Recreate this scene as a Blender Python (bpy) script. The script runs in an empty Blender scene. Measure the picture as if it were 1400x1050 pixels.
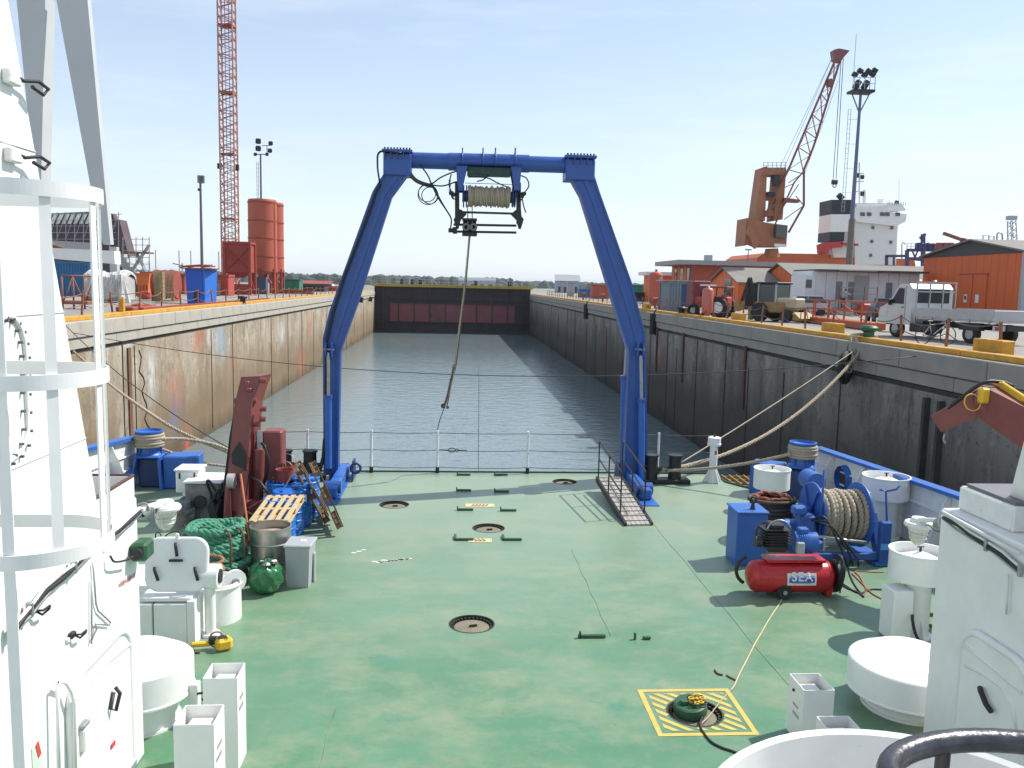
import bpy, math, random
from mathutils import Vector, Matrix
random.seed(7)
sc = bpy.context.scene
col = sc.collection
PI = math.pi
# ---------------------------------------------------------------- camera
FPX = 1150.0; CAMPOS = Vector((0, 0, 5.0))
YAW, PITCH, ROLL = math.radians(4.2), math.radians(6.72), math.radians(1.3)
fw = Vector((math.sin(YAW)*math.cos(PITCH), math.cos(YAW)*math.cos(PITCH), -math.sin(PITCH)))
r0 = fw.cross(Vector((0, 0, 1))).normalized(); u0 = r0.cross(fw).normalized()
rt = r0*math.cos(ROLL) + u0*math.sin(ROLL); up = u0*math.cos(ROLL) - r0*math.sin(ROLL)
cd = bpy.data.cameras.new('camera'); cam = bpy.data.objects.new('camera', cd); col.objects.link(cam)
cd.sensor_width = 36; cd.lens = FPX/1400*36; cd.clip_start = .05; cd.clip_end = 20000
cam.matrix_world = Matrix(((rt.x, up.x, -fw.x, 0), (rt.y, up.y, -fw.y, 0), (rt.z, up.z, -fw.z, 5.0), (0, 0, 0, 1)))
sc.camera = cam
# ---------------------------------------------------------------- sky, sun, exposure
S2 = Vector((.79, .31, 1.0)).normalized()
elev = math.asin(S2.z); azi = math.atan2(S2.x, S2.y)
w = bpy.data.worlds.new('World'); sc.world = w; w.use_nodes = True
nt = w.node_tree; nt.nodes.clear()
out = nt.nodes.new('ShaderNodeOutputWorld'); bg = nt.nodes.new('ShaderNodeBackground')
sky = nt.nodes.new('ShaderNodeTexSky'); sky.sky_type = 'NISHITA'; sky.sun_disc = False
sky.sun_elevation = elev; sky.sun_rotation = azi; sky.altitude = 0
sky.air_density = 1.0; sky.dust_density = .35; sky.ozone_density = 1.4
tc = nt.nodes.new('ShaderNodeTexCoord'); mp = nt.nodes.new('ShaderNodeMapping'); mp.inputs['Scale'].default_value = (1.2, 1.2, 9)
nz = nt.nodes.new('ShaderNodeTexNoise'); nz.inputs['Scale'].default_value = 2.2; nz.inputs['Detail'].default_value = 7; nz.inputs['Roughness'].default_value = .6
rp = nt.nodes.new('ShaderNodeValToRGB'); rp.color_ramp.elements[0].position = .46; rp.color_ramp.elements[1].position = .76
rp.color_ramp.elements[1].color = (.42, .42, .42, 1)
mixc = nt.nodes.new('ShaderNodeMix'); mixc.data_type = 'RGBA'
mixc.inputs[7].default_value = (6.2, 6.5, 6.8, 1)
nt.links.new(tc.outputs['Generated'], mp.inputs[0]); nt.links.new(mp.outputs[0], nz.inputs['Vector'])
nt.links.new(nz.outputs['Fac'], rp.inputs[0]); nt.links.new(rp.outputs[0], mixc.inputs[0])
nt.links.new(sky.outputs[0], mixc.inputs[6]); sepz = nt.nodes.new('ShaderNodeSeparateXYZ'); nt.links.new(tc.outputs['Generated'], sepz.inputs[0])
hr = nt.nodes.new('ShaderNodeMapRange'); hr.interpolation_type = 'SMOOTHSTEP'; hr.inputs[1].default_value = .34; hr.inputs[2].default_value = -.02; hr.inputs[3].default_value = .32; hr.inputs[4].default_value = .74
nt.links.new(sepz.outputs[2], hr.inputs[0]); mixh = nt.nodes.new('ShaderNodeMix'); mixh.data_type = 'RGBA'; mixh.inputs[7].default_value = (5.2, 5.75, 6.3, 1)
nt.links.new(hr.outputs[0], mixh.inputs[0]); nt.links.new(sky.outputs[0], mixh.inputs[6]); nt.links.new(mixh.outputs[2], mixc.inputs[6]); nt.links.new(mixc.outputs[2], bg.inputs[0])
bg.inputs[1].default_value = .11
nt.links.new(bg.outputs[0], out.inputs[0])
sl = bpy.data.lights.new('sun', 'SUN'); sl.energy = 3.6; sl.angle = math.radians(.55); sl.color = (1, .95, .87)
so = bpy.data.objects.new('sun', sl); col.objects.link(so)
so.rotation_euler = (-S2).to_track_quat('-Z', 'Y').to_euler(); so.location = (30, 10, 60)
sc.view_settings.view_transform = 'Standard'; sc.view_settings.look = 'None'
sc.view_settings.exposure = .66; sc.view_settings.gamma = 1; sc.view_settings.use_curve_mapping = False
sc.render.resolution_x = 1024; sc.render.resolution_y = 768

# ---------------------------------------------------------------- measuring helpers (photo pixel -> place in the world)
def ray(px, py): return fw + rt*((px-700)/FPX) + up*((525-py)/FPX)
def G(px, py, z=0.0):
    d = ray(px, py); t = (z-5.0)/d.z; return CAMPOS + d*t
def A(px, py, Y):
    d = ray(px, py); return CAMPOS + d*(Y/d.y)
def AX(px, py, X):
    d = ray(px, py); return CAMPOS + d*(X/d.x)
# ---------------------------------------------------------------- object helpers
def V(*a): return Vector(a)
class M:
    def __init__(s): s.v = []; s.f = []; s.sm = []
    def add(s, vs, fs, smooth=False):
        b = len(s.v); s.v += [Vector(v) for v in vs]
        for f in fs: s.f.append([b+i for i in f]); s.sm.append(smooth)
        return s
    def box(s, c, d, rz=0, R=None):
        R = R if R is not None else Matrix.Rotation(rz, 3, 'Z'); c = Vector(c)
        vs = [c + R @ Vector((x*d[0]/2, y*d[1]/2, z*d[2]/2)) for x in (-1, 1) for y in (-1, 1) for z in (-1, 1)]
        return s.add(vs, [(0,1,3,2),(4,6,7,5),(0,4,5,1),(2,3,7,6),(0,2,6,4),(1,5,7,3)])
    def rbox(s, c, d, b=.02, rz=0, R=None):
        """box with chamfered edges"""
        R = R if R is not None else Matrix.Rotation(rz, 3, 'Z'); c = Vector(c); h = [x/2 for x in d]; b = min(b, min(h)*.9)
        vs = []; idx = {}
        for x in (-1,1):
            for y in (-1,1):
                for z in (-1,1):
                    for k in range(3):
                        p = [x*h[0], y*h[1], z*h[2]]
                        for j in range(3):
                            if j != k: p[j] -= (x,y,z)[j]*b
                        idx[(x,y,z,k)] = len(vs); vs.append(c + R @ Vector(p))
        fs = []
        for k in range(3):
            a, bb = [j for j in range(3) if j != k]
            for sg in (-1,1):
                q = []
                for (u, v_) in ((-1,-1),(1,-1),(1,1),(-1,1)):
                    t = [0,0,0]; t[k] = sg; t[a] = u; t[bb] = v_; q.append(idx[(t[0],t[1],t[2],k)])
                fs.append(q)
        for k in range(3):
            a, bb = [j for j in range(3) if j != k]
            for u in (-1,1):
                for v_ in (-1,1):
                    t0 = [0,0,0]; t0[a] = u; t0[bb] = v_; t1 = list(t0); t0[k] = -1; t1[k] = 1
                    fs.append([idx[(*t0,a)], idx[(*t1,a)], idx[(*t1,bb)], idx[(*t0,bb)]])
        for x in (-1,1):
            for y in (-1,1):
                for z in (-1,1): fs.append([idx[(x,y,z,0)], idx[(x,y,z,1)], idx[(x,y,z,2)]])
        return s.add(vs, fs)
    def beam(s, p0, p1, w_, h_, upv=(0,0,1), b=0):
        p0 = Vector(p0); p1 = Vector(p1); d = p1-p0; L = d.length
        if L < 1e-6: return s
        x = d/L; u = Vector(upv)
        if abs(x.dot(u)) > .98: u = Vector((0,1,0))
        y = u.cross(x).normalized(); z = x.cross(y)
        R = Matrix((x, y, z)).transposed()
        return s.rbox((p0+p1)/2, (L, w_, h_), b, R=R) if b else s.box((p0+p1)/2, (L, w_, h_), R=R)
    def tube(s, pts, r, n=8, cap=True, closed=False):
        pts = [Vector(p) for p in pts]; m = len(pts)
        rr = r if isinstance(r, (list, tuple)) else [r]*m
        T = []
        for i in range(m):
            if closed: t = pts[(i+1) % m]-pts[i-1]
            else: t = pts[min(i+1, m-1)]-pts[max(i-1, 0)]
            T.append(t.normalized() if t.length > 1e-9 else Vector((0,0,1)))
        a = Vector((0,0,1)) if abs(T[0].z) < .9 else Vector((1,0,0))
        nrm = T[0].cross(a).normalized(); vs = []
        for i in range(m):
            nrm = (nrm - T[i]*nrm.dot(T[i])); nrm = nrm.normalized() if nrm.length > 1e-6 else T[i].orthogonal().normalized()
            bn = T[i].cross(nrm)
            for k in range(n):
                an = 2*PI*k/n; vs.append(pts[i] + (nrm*math.cos(an)+bn*math.sin(an))*rr[i])
        fs = []
        for i in range(m if closed else m-1):
            j = (i+1) % m
            for k in range(n): fs.append((i*n+k, i*n+(k+1) % n, j*n+(k+1) % n, j*n+k))
        s.add(vs, fs, True)
        if cap and not closed:
            b = len(s.v)-len(vs)
            s.f.append([b+k for k in range(n)][::-1]); s.sm.append(False)
            s.f.append([b+(m-1)*n+k for k in range(n)]); s.sm.append(False)
        return s
    def cyl(s, p0, p1, r, r1=None, n=20, cap=True):
        """hard-edged capped cylinder/cone"""
        p0 = Vector(p0); p1 = Vector(p1); r1 = r if r1 is None else r1
        t = (p1-p0).normalized(); a = t.orthogonal().normalized(); b = t.cross(a)
        ring = lambda p, q: [p+(a*math.cos(2*PI*k/n)+b*math.sin(2*PI*k/n))*q for k in range(n)]
        s.add(ring(p0, r)+ring(p1, r1), [(k, (k+1) % n, n+(k+1) % n, n+k) for k in range(n)], True)
        if cap:
            if r > 1e-5: s.add(ring(p0, r), [tuple(range(n))[::-1]])
            if r1 > 1e-5: s.add(ring(p1, r1), [tuple(range(n))])
        return s
    def lathe(s, prof, c=(0,0,0), n=28, axis='Z', smooth=False):
        c = Vector(c); vs = []
        for (r, z) in prof:
            for k in range(n):
                an = 2*PI*k/n; x, y = r*math.cos(an), r*math.sin(an)
                vs.append(c + (Vector((x,y,z)) if axis == 'Z' else Vector((z,x,y)) if axis == 'X' else Vector((y,z,x))))
        fs = []
        for i in range(len(prof)-1):
            for k in range(n): fs.append((i*n+k, i*n+(k+1) % n, (i+1)*n+(k+1) % n, (i+1)*n+k))
        s.add([], [])
        if smooth: return s.add(vs, fs, True)
        # separate rings so that profile corners stay crisp while the round stays smooth
        for i in range(len(prof)-1):
            seg = vs[i*n:(i+2)*n]
            s.add(seg, [(k, (k+1) % n, n+(k+1) % n, n+k) for k in range(n)], True)
        return s
    def prism(s, poly, ext):
        """poly: 3D points of one face; ext: extrusion vector"""
        n = len(poly); e = Vector(ext); p = [Vector(q) for q in poly]
        return s.add(p+[q+e for q in p], [tuple(range(n))[::-1], tuple(range(n, 2*n))] + [(k, (k+1) % n, n+(k+1) % n, n+k) for k in range(n)])
    def quad(s, *p): return s.add(p, [tuple(range(len(p)))])
    def rope(s, pts, r, pitch=.2, strands=3, n=5, step=None):
        """laid rope: strands twisted round the path"""
        pts = resample(pts, step or pitch/7)
        L = 0; fr = []
        T0 = (pts[1]-pts[0]).normalized(); nrm = T0.orthogonal().normalized()
        for i, p in enumerate(pts):
            t = (pts[min(i+1, len(pts)-1)]-pts[max(i-1, 0)]).normalized()
            nrm = (nrm-t*nrm.dot(t)).normalized(); fr.append((p, nrm.copy(), t.cross(nrm), L))
            if i+1 < len(pts): L += (pts[i+1]-p).length
        for k in range(strands):
            q = []
            for (p, a, b, l) in fr:
                an = 2*PI*(l/pitch + k/strands); q.append(p+(a*math.cos(an)+b*math.sin(an))*r*.5)
            s.tube(q, r*.56, n)
        return s
    def build(s, name, mat, parent=None, local=False, **kw):
        me = bpy.data.meshes.new(name)
        off = Vector((0,0,0))
        if parent is not None and not local:
            rr = parent
            while rr.parent: rr = rr.parent
            off = rr.location
        me.from_pydata([tuple(v-off) for v in s.v], [], s.f)
        me.polygons.foreach_set('use_smooth', s.sm)
        me.update()
        me.materials.append(mat)
        o = bpy.data.objects.new(name, me); col.objects.link(o)
        if parent is not None: o.parent = parent
        tag(o, **kw); return o
def resample(pts, step):
    pts = [Vector(p) for p in pts]; o = [pts[0]]; carry = 0
    for a, b in zip(pts, pts[1:]):
        L = (b-a).length; d = step-carry
        while d <= L: o.append(a.lerp(b, d/L)); d += step
        carry = L-(d-step)
    if (o[-1]-pts[-1]).length > 1e-4: o.append(pts[-1])
    return o if len(o) > 1 else [pts[0], pts[-1]]
def curve(pts, n=10):
    """Catmull-Rom through the points"""
    p = [Vector(q) for q in pts]; p = [2*p[0]-p[1]] + p + [2*p[-1]-p[-2]]; o = []
    for i in range(1, len(p)-2):
        for k in range(n):
            t = k/n; a, b, c, d = p[i-1], p[i], p[i+1], p[i+2]
            o.append(.5*((2*b)+(c-a)*t+(2*a-5*b+4*c-d)*t*t+(3*b-a-3*c+d)*t**3))
    return o+[p[-2]]
def tag(o, label=None, cat=None, group=None, kind=None):
    if label: o['label'] = label
    if cat: o['category'] = cat
    if group: o['group'] = group
    if kind: o['kind'] = kind
    return o
def thing(name, label, cat, loc=(0,0,0), rz=0, group=None):
    o = bpy.data.objects.new(name, None); col.objects.link(o); o.location = loc; o.rotation_euler = (0,0,rz); o.empty_display_size = .1
    return tag(o, label, cat, group)
def kids(o): return [c for c in bpy.data.objects if c.parent is o]
def dup(o, loc=None, rz=None, label=None, parent=None, tree=None, group=None, euler=None):
    c = o.copy(); col.objects.link(c); c.parent = parent
    if loc is not None: c.location = loc
    if rz is not None: c.rotation_euler = (0,0,rz)
    if euler is not None: c.rotation_euler = euler
    if label: c['label'] = label
    if group: c['group'] = group
    for ch in kids(o): dup(ch, parent=c)
    return c
def sag(a, b, s, n=16):
    a = Vector(a); b = Vector(b); return [a.lerp(b, i/n)-Vector((0,0,s*4*(i/n)*(1-i/n))) for i in range(n+1)]
def arc(c, r, a0, a1, n=12, plane='XZ'):
    c = Vector(c); o = []
    for i in range(n+1):
        t = a0+(a1-a0)*i/n; x, y = r*math.cos(t), r*math.sin(t)
        o.append(c+(Vector((x,0,y)) if plane == 'XZ' else Vector((x,y,0)) if plane == 'XY' else Vector((0,x,y))))
    return o

# ---------------------------------------------------------------- materials
MATS = {}
def lerp3(a, b, t): return tuple(a[i]*(1-t)+b[i]*t for i in range(3))
def mat(name, c, rough=.5, metal=0.0, var=.1, c2=None, amt=0.0, scale=3.0, bump=.0, bscale=30.0, stretch=(1,1,1), spec=.5, coord='Object', c3=None, amt3=0.0, s3=1.0, st3=(1,1,1)):
    """paint/metal/stone: base colour with mottling, second colour (rust, dirt) in noise patches, third in larger patches or streaks"""
    if name in MATS: return MATS[name]
    m = bpy.data.materials.new(name); m.use_nodes = True; MATS[name] = m
    t = m.node_tree; b = t.nodes['Principled BSDF']; L = t.links
    b.inputs['Roughness'].default_value = rough; b.inputs['Metallic'].default_value = metal
    b.inputs['Specular IOR Level'].default_value = spec
    co = t.nodes.new('ShaderNodeTexCoord'); mpn = t.nodes.new('ShaderNodeMapping'); mpn.inputs['Scale'].default_value = stretch
    L.new(co.outputs[coord], mpn.inputs[0])
    n1 = t.nodes.new('ShaderNodeTexNoise'); n1.inputs['Scale'].default_value = scale; n1.inputs['Detail'].default_value = 6; n1.inputs['Roughness'].default_value = .62
    L.new(mpn.outputs[0], n1.inputs['Vector'])
    mr = t.nodes.new('ShaderNodeMapRange'); mr.inputs[1].default_value = .3; mr.inputs[2].default_value = .7
    L.new(n1.outputs['Fac'], mr.inputs[0])
    mx = t.nodes.new('ShaderNodeMix'); mx.data_type = 'RGBA'
    mx.inputs[6].default_value = (*[x*(1-var) for x in c], 1); mx.inputs[7].default_value = (*[min(1, x*(1+var)) for x in c], 1)
    L.new(mr.outputs[0], mx.inputs[0]); last = mx.outputs[2]
    def layer(last, cc, am, sc_, st):
        mp2 = t.nodes.new('ShaderNodeMapping'); mp2.inputs['Scale'].default_value = st; mp2.inputs['Location'].default_value = (3.1, 7.7, 1.3)
        L.new(co.outputs[coord], mp2.inputs[0])
        n2 = t.nodes.new('ShaderNodeTexNoise'); n2.inputs['Scale'].default_value = sc_; n2.inputs['Detail'].default_value = 9; n2.inputs['Roughness'].default_value = .68
        L.new(mp2.outputs[0], n2.inputs['Vector'])
        r2 = t.nodes.new('ShaderNodeMapRange'); th = .72-.34*am
        r2.inputs[1].default_value = th; r2.inputs[2].default_value = th+.1
        L.new(n2.outputs['Fac'], r2.inputs[0])
        mx2 = t.nodes.new('ShaderNodeMix'); mx2.data_type = 'RGBA'; mx2.inputs[7].default_value = (*cc, 1)
        L.new(last, mx2.inputs[6]); L.new(r2.outputs[0], mx2.inputs[0]); return mx2.outputs[2]
    if c3: last = layer(last, c3, amt3, s3, st3)
    if c2: last = layer(last, c2, amt, scale*2.3, stretch)
    L.new(last, b.inputs['Base Color'])
    rr = t.nodes.new('ShaderNodeMapRange'); rr.inputs[3].default_value = max(.02, rough-.1); rr.inputs[4].default_value = min(1, rough+.12)
    L.new(n1.outputs['Fac'], rr.inputs[0]); L.new(rr.outputs[0], b.inputs['Roughness'])
    if bump:
        n3 = t.nodes.new('ShaderNodeTexNoise'); n3.inputs['Scale'].default_value = bscale; n3.inputs['Detail'].default_value = 4
        L.new(co.outputs[coord], n3.inputs['Vector'])
        bp = t.nodes.new('ShaderNodeBump'); bp.inputs['Strength'].default_value = bump; bp.inputs['Distance'].default_value = .02
        L.new(n3.outputs['Fac'], bp.inputs['Height']); L.new(bp.outputs[0], b.inputs['Normal'])
    return m
RUST = (.16, .055, .02)
white = mat('white_paint', (.80,.80,.78), .42, var=.05, c2=(.62,.57,.48), amt=.12, c3=(.66,.62,.55), amt3=.05, s3=1.2, st3=(3,3,.25), scale=2.5, bump=.04, bscale=5)
whiteD = mat('white_paint_worn', (.74,.74,.71), .5, var=.08, c2=(.36,.22,.12), amt=.2, scale=5, bump=.06, bscale=9)
blueP = mat('gantry_blue_paint', (.030,.090,.33), .36, var=.12, c2=(.02,.045,.15), amt=.22, scale=2.5, bump=.05, bscale=8, c3=(.16,.10,.08), amt3=-.12, s3=5, st3=(1,1,.5))
blueL = mat('bright_blue_paint', (.028,.125,.43), .42, var=.12, c2=(.05,.06,.12), amt=.12, scale=4)
blueD = mat('dark_blue_paint', (.012,.035,.14), .45, var=.2, c2=RUST, amt=.15, scale=6)
blackM = mat('black_metal', (.018,.018,.02), .5, var=.3, c2=(.07,.04,.025), amt=.2, scale=8)
rubber = mat('black_rubber', (.02,.02,.022), .7, var=.2, scale=6, bump=.1, bscale=20)
steel = mat('galvanised_steel', (.36,.37,.38), .42, .7, var=.2, c2=(.18,.14,.1), amt=.1, scale=9)
stain = mat('dull_stainless', (.42,.41,.38), .34, .85, var=.12, scale=6, bump=.05, bscale=10)
greyP = mat('grey_plastic', (.36,.38,.39), .5, var=.05, scale=4)
redM = mat('maroon_crane_paint', (.215,.058,.052), .45, var=.12, c2=(.07,.02,.018), amt=.14, scale=4, bump=.04)
redT = mat('red_tank_paint', (.46,.018,.022), .28, var=.08, scale=5, bump=.02, c2=(.20,.02,.02), amt=.06)
orange = mat('orange_shed_paint', (.70,.145,.03), .6, var=.14, c2=(.30,.06,.02), amt=.15, scale=.8, stretch=(1,1,.2))
rustO = mat('red_oxide_paint', (.30,.06,.035), .65, var=.2, c2=(.14,.045,.025), amt=.2, scale=1.3)
siloR = mat('silo_red_oxide', (.42,.095,.05), .55, var=.10, c2=(.22,.055,.03), amt=.10, scale=.5, c3=(.48,.16,.09), amt3=.15, s3=.6, st3=(2,2,.15))
craneO = mat('ship_crane_orange', (.34,.135,.06), .6, var=.2, c2=(.13,.045,.02), amt=.25, scale=.35)
hullO = mat('ship_hull_orange', (.55,.13,.04), .55, var=.1, c2=(.2,.06,.03), amt=.12, scale=.4)
yellow = mat('kerb_yellow_paint', (.56,.29,.03), .65, var=.2, c2=(.24,.17,.08), amt=.48, scale=1.6, bump=.1)
yelB = mat('bright_yellow', (.75,.45,.03), .5, var=.1, c2=(.2,.12,.04), amt=.12, scale=9)
wood = mat('pallet_wood', (.52,.39,.22), .75, var=.2, c2=(.25,.17,.09), amt=.2, scale=5, stretch=(1,6,1), bump=.2)
woodD = mat('old_brown_wood', (.17,.10,.05), .8, var=.3, c2=(.06,.035,.02), amt=.25, scale=5, bump=.2)
ropeW = mat('weathered_rope', (.40,.34,.25), .9, var=.22, scale=30, bump=.4, bscale=120, c2=(.16,.12,.08), amt=.2)
ropeG = mat('green_hawser', (.075,.27,.17), .85, var=.3, scale=14, bump=.5, bscale=90, c2=(.11,.24,.17), amt=.3)
ropeD = mat('dark_hose', (.075,.06,.045), .8, var=.3, scale=9, bump=.2, c2=(.03,.025,.02), amt=.3)
wire = mat('wire_rope', (.09,.085,.08), .6, .4, var=.2, scale=20)
drumB = mat('blue_drum_plastic', (.02,.16,.55), .35, var=.06, scale=4, bump=.03)
bagG = mat('green_bin_bag', (.02,.14,.055), .18, var=.3, scale=5)
greenS = mat('green_steel', (.03,.10,.05), .5, var=.2, scale=6, c2=(.12,.08,.04), amt=.15)
glass = mat('dark_glass', (.03,.04,.045), .08, var=.1, scale=1, spec=.8)
lampgl = mat('lamp_glass', (.60,.60,.52), .15, var=.03)
asph = mat('quay_apron', (.27,.25,.22), .9, var=.14, scale=.25, c2=(.20,.19,.17), amt=.3, bump=.2, bscale=6, c3=(.42,.40,.36), amt3=.3, s3=.09, st3=(1,1,1))
redpl = mat('red_plastic', (.42,.05,.04), .4, var=.1)
skin = mat('skin', (.42,.24,.17), .55, var=.05)
cloth = mat('dark_clothes', (.05,.055,.07), .9, var=.2, scale=20)
clothG = mat('grey_jacket', (.17,.18,.19), .9, var=.2, scale=20)
# ================================================================ SETTING
def nodes_of(name):
    m = bpy.data.materials.new(name); m.use_nodes = True; t = m.node_tree; return m, t, t.nodes['Principled BSDF']
def N(t, k, **kw):
    n = t.nodes.new('ShaderNode'+k)
    for a, b in kw.items():
        if a in n.inputs: n.inputs[a].default_value = b
        else: setattr(n, a, b)
    return n
def noise(t, vec, scale, detail=6, rough=.6, st=(1,1,1), loc=(0,0,0)):
    mp_ = N(t, 'Mapping'); mp_.inputs['Scale'].default_value = st; mp_.inputs['Location'].default_value = loc
    t.links.new(vec, mp_.inputs[0]); n = N(t, 'TexNoise'); n.inputs['Scale'].default_value = scale; n.inputs['Detail'].default_value = detail; n.inputs['Roughness'].default_value = rough
    t.links.new(mp_.outputs[0], n.inputs['Vector']); return n.outputs['Fac']
def rng(t, v, a, b, c=0, d=1):
    n = N(t, 'MapRange'); n.inputs[1].default_value = a; n.inputs[2].default_value = b; n.inputs[3].default_value = c; n.inputs[4].default_value = d
    t.links.new(v, n.inputs[0]); return n.outputs[0]
def mixc_(t, f, a, b):
    n = N(t, 'Mix', data_type='RGBA')
    for s_, i in ((a, 6), (b, 7)):
        if isinstance(s_, tuple): n.inputs[i].default_value = (*s_, 1)
        else: t.links.new(s_, n.inputs[i])
    if isinstance(f, (int, float)): n.inputs[0].default_value = f
    else: t.links.new(f, n.inputs[0])
    return n.outputs[2]
def mul(t, a, b):
    n = N(t, 'Math', operation='MULTIPLY')
    for s_, i in ((a, 0), (b, 1)):
        if isinstance(s_, (int, float)): n.inputs[i].default_value = s_
        else: t.links.new(s_, n.inputs[i])
    return n.outputs[0]
# water
wm, t, b = nodes_of('dock_water')
co = N(t, 'TexCoord').outputs['Object']
c1 = noise(t, co, .05, 4); b.inputs['Base Color'].default_value = (.10,.115,.085,1)
t.links.new(mixc_(t, rng(t, c1, .35, .65), (.15,.205,.22), (.18,.225,.225)), b.inputs['Base Color'])
b.inputs['Roughness'].default_value = .05; b.inputs['IOR'].default_value = 1.33
h1 = noise(t, co, 2.6, 4, .55, (.7, 1.15, 1)); h2 = noise(t, co, .9, 3, .5, (.8,1.2,1), (5,2,0))
ad = N(t, 'Math', operation='ADD'); t.links.new(h1, ad.inputs[0]); t.links.new(mul(t, h2, 1.3), ad.inputs[1])
bp = N(t, 'Bump'); bp.inputs['Strength'].default_value = .5; bp.inputs['Distance'].default_value = .075
t.links.new(ad.outputs[0], bp.inputs['Height']); t.links.new(bp.outputs[0], b.inputs['Normal'])
water_m = wm
QZ = 3.2; WZ = -4.4; XL = -14.5; XR = 14.9; YG = 161.0
M().quad(V(-15.6,-40,WZ), V(16,-40,WZ), V(16,YG+1,WZ), V(-15.6,YG+1,WZ)).build('water', water_m, kind='structure')
# far water, mud flats, sea ground beyond the gate (one sheet to the horizon, below quay level)
flat = mat('tidal_flats', (.22,.21,.18), .7, var=.2, scale=.004, c2=(.42,.44,.45), amt=.35, stretch=(1,3,1))
g = M()
g.quad(V(-6000,-300,-.5), V(XL-60,-300,-.5), V(XL-60,9000,-.5), V(-6000,9000,-.5))
g.quad(V(XL-60,YG+12,-.5), V(XR+60,YG+12,-.5), V(XR+60,9000,-.5), V(XL-60,9000,-.5))
g.quad(V(XR+60,-300,-.5), V(6000,-300,-.5), V(6000,9000,-.5), V(XR+60,9000,-.5))
g.build('ground', flat, kind='structure')
# quay aprons
q = M(); q.prism([V(XL-.75,-40,QZ), V(XL-.75,YG+14,QZ), V(-150,YG+14,QZ), V(-150,-40,QZ)][::-1], (0,0,-5)); q.build('left_quay', asph, kind='structure')
q = M(); q.prism([V(XR+.75,-40,QZ), V(250,-40,QZ), V(250,YG+60,QZ), V(XR+.75,YG+60,QZ)][::-1], (0,0,-5)); q.build('right_quay', asph, kind='structure')
# dock wall concrete: streaks run down the wall; weathering depends on height (tide line)
def wall_mat(name, base, dark, stainc, low, paints, lift=0):
    m, t, b = nodes_of(name); co = N(t, 'NewGeometry').outputs['Position']
    sep = N(t, 'SeparateXYZ'); t.links.new(co, sep.inputs[0])
    a = noise(t, co, .7, 8, .65); last = mixc_(t, rng(t, a, .3, .7), base, tuple(x*.72 for x in base))
    st = noise(t, co, .55, 7, .6, (1,1,.10)); last = mixc_(t, rng(t, st, .47, .60, 0, .9), last, stainc)
    st2 = noise(t, co, 1.6, 8, .7, (1,1,.05), (9,3,0)); last = mixc_(t, rng(t, st2, .56, .66, 0, .7), last, dark)
    bl = noise(t, co, 1.1, 9, .75, (1,1,.6), (2,8,4)); last = mixc_(t, rng(t, bl, .55, .62, 0, .7), last, tuple(min(1, x*1.35) for x in base))
    sp = noise(t, co, 4.5, 6, .7, (1,1,1.3), (4,1,7)); last = mixc_(t, rng(t, sp, .58, .64, 0, .75), last, dark)
    bb1 = noise(t, co, .32, 10, .78, (1,1,.8), (11,4,2)); last = mixc_(t, rng(t, bb1, .50, .60, 0, .75), last, tuple(x*.62 for x in stainc))
    bb2 = noise(t, co, .5, 10, .8, (1,1,.35), (1,14,6)); last = mixc_(t, rng(t, bb2, .55, .64, 0, .7), last, tuple(min(1, x*1.25) for x in base))
    # tide line: darker, browner towards the water
    wob = noise(t, co, .35, 5, .6, (1,1,.2), (7,7,7))
    ad = N(t, 'Math', operation='ADD'); t.links.new(sep.outputs[2], ad.inputs[0]); t.links.new(mul(t, wob, 3.2), ad.inputs[1])
    last = mixc_(t, rng(t, ad.outputs[0], 2.4+lift, -.6+lift, 0, .92), last, low)
    last = mixc_(t, rng(t, ad.outputs[0], -1.6, -2.6, 0, .8), last, tuple(x*.45 for x in low))
    for (y0, y1, z0, z1, pc) in paints:        # old paint splashed on the wall from hulls
        yy = N(t, 'Math', operation='SUBTRACT'); t.links.new(sep.outputs[1], yy.inputs[0]); yy.inputs[1].default_value = (y0+y1)/2
        ya = N(t, 'Math', operation='ABSOLUTE'); t.links.new(yy.outputs[0], ya.inputs[0])
        zz = N(t, 'Math', operation='SUBTRACT'); t.links.new(sep.outputs[2], zz.inputs[0]); zz.inputs[1].default_value = (z0+z1)/2
        za = N(t, 'Math', operation='ABSOLUTE'); t.links.new(zz.outputs[0], za.inputs[0])
        ed = noise(t, co, 1.9, 10, .8, (1,1,.35), (y0, 0, z0))
        e1 = rng(t, ya.outputs[0], (y1-y0)*.55, (y1-y0)*.0); e2 = rng(t, za.outputs[0], (z1-z0)*.58, (z1-z0)*.1)
        mm = mul(t, mul(t, e1, e2), rng(t, ed, .40, .56)); last = mixc_(t, mul(t, mm, .8), last, pc)
    t.links.new(last, b.inputs['Base Color']); b.inputs['Roughness'].default_value = .85
    bh = noise(t, co, 3.0, 8, .7); bp = N(t, 'Bump'); bp.inputs['Strength'].default_value = .5; bp.inputs['Distance'].default_value = .05
    t.links.new(bh, bp.inputs['Height']); t.links.new(bp.outputs[0], b.inputs['Normal']); return m
LPX = lambda px0, px1: (XL/(ray(px0,480).x/ray(px0,480).y), XL/(ray(px1,480).x/ray(px1,480).y))
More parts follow.
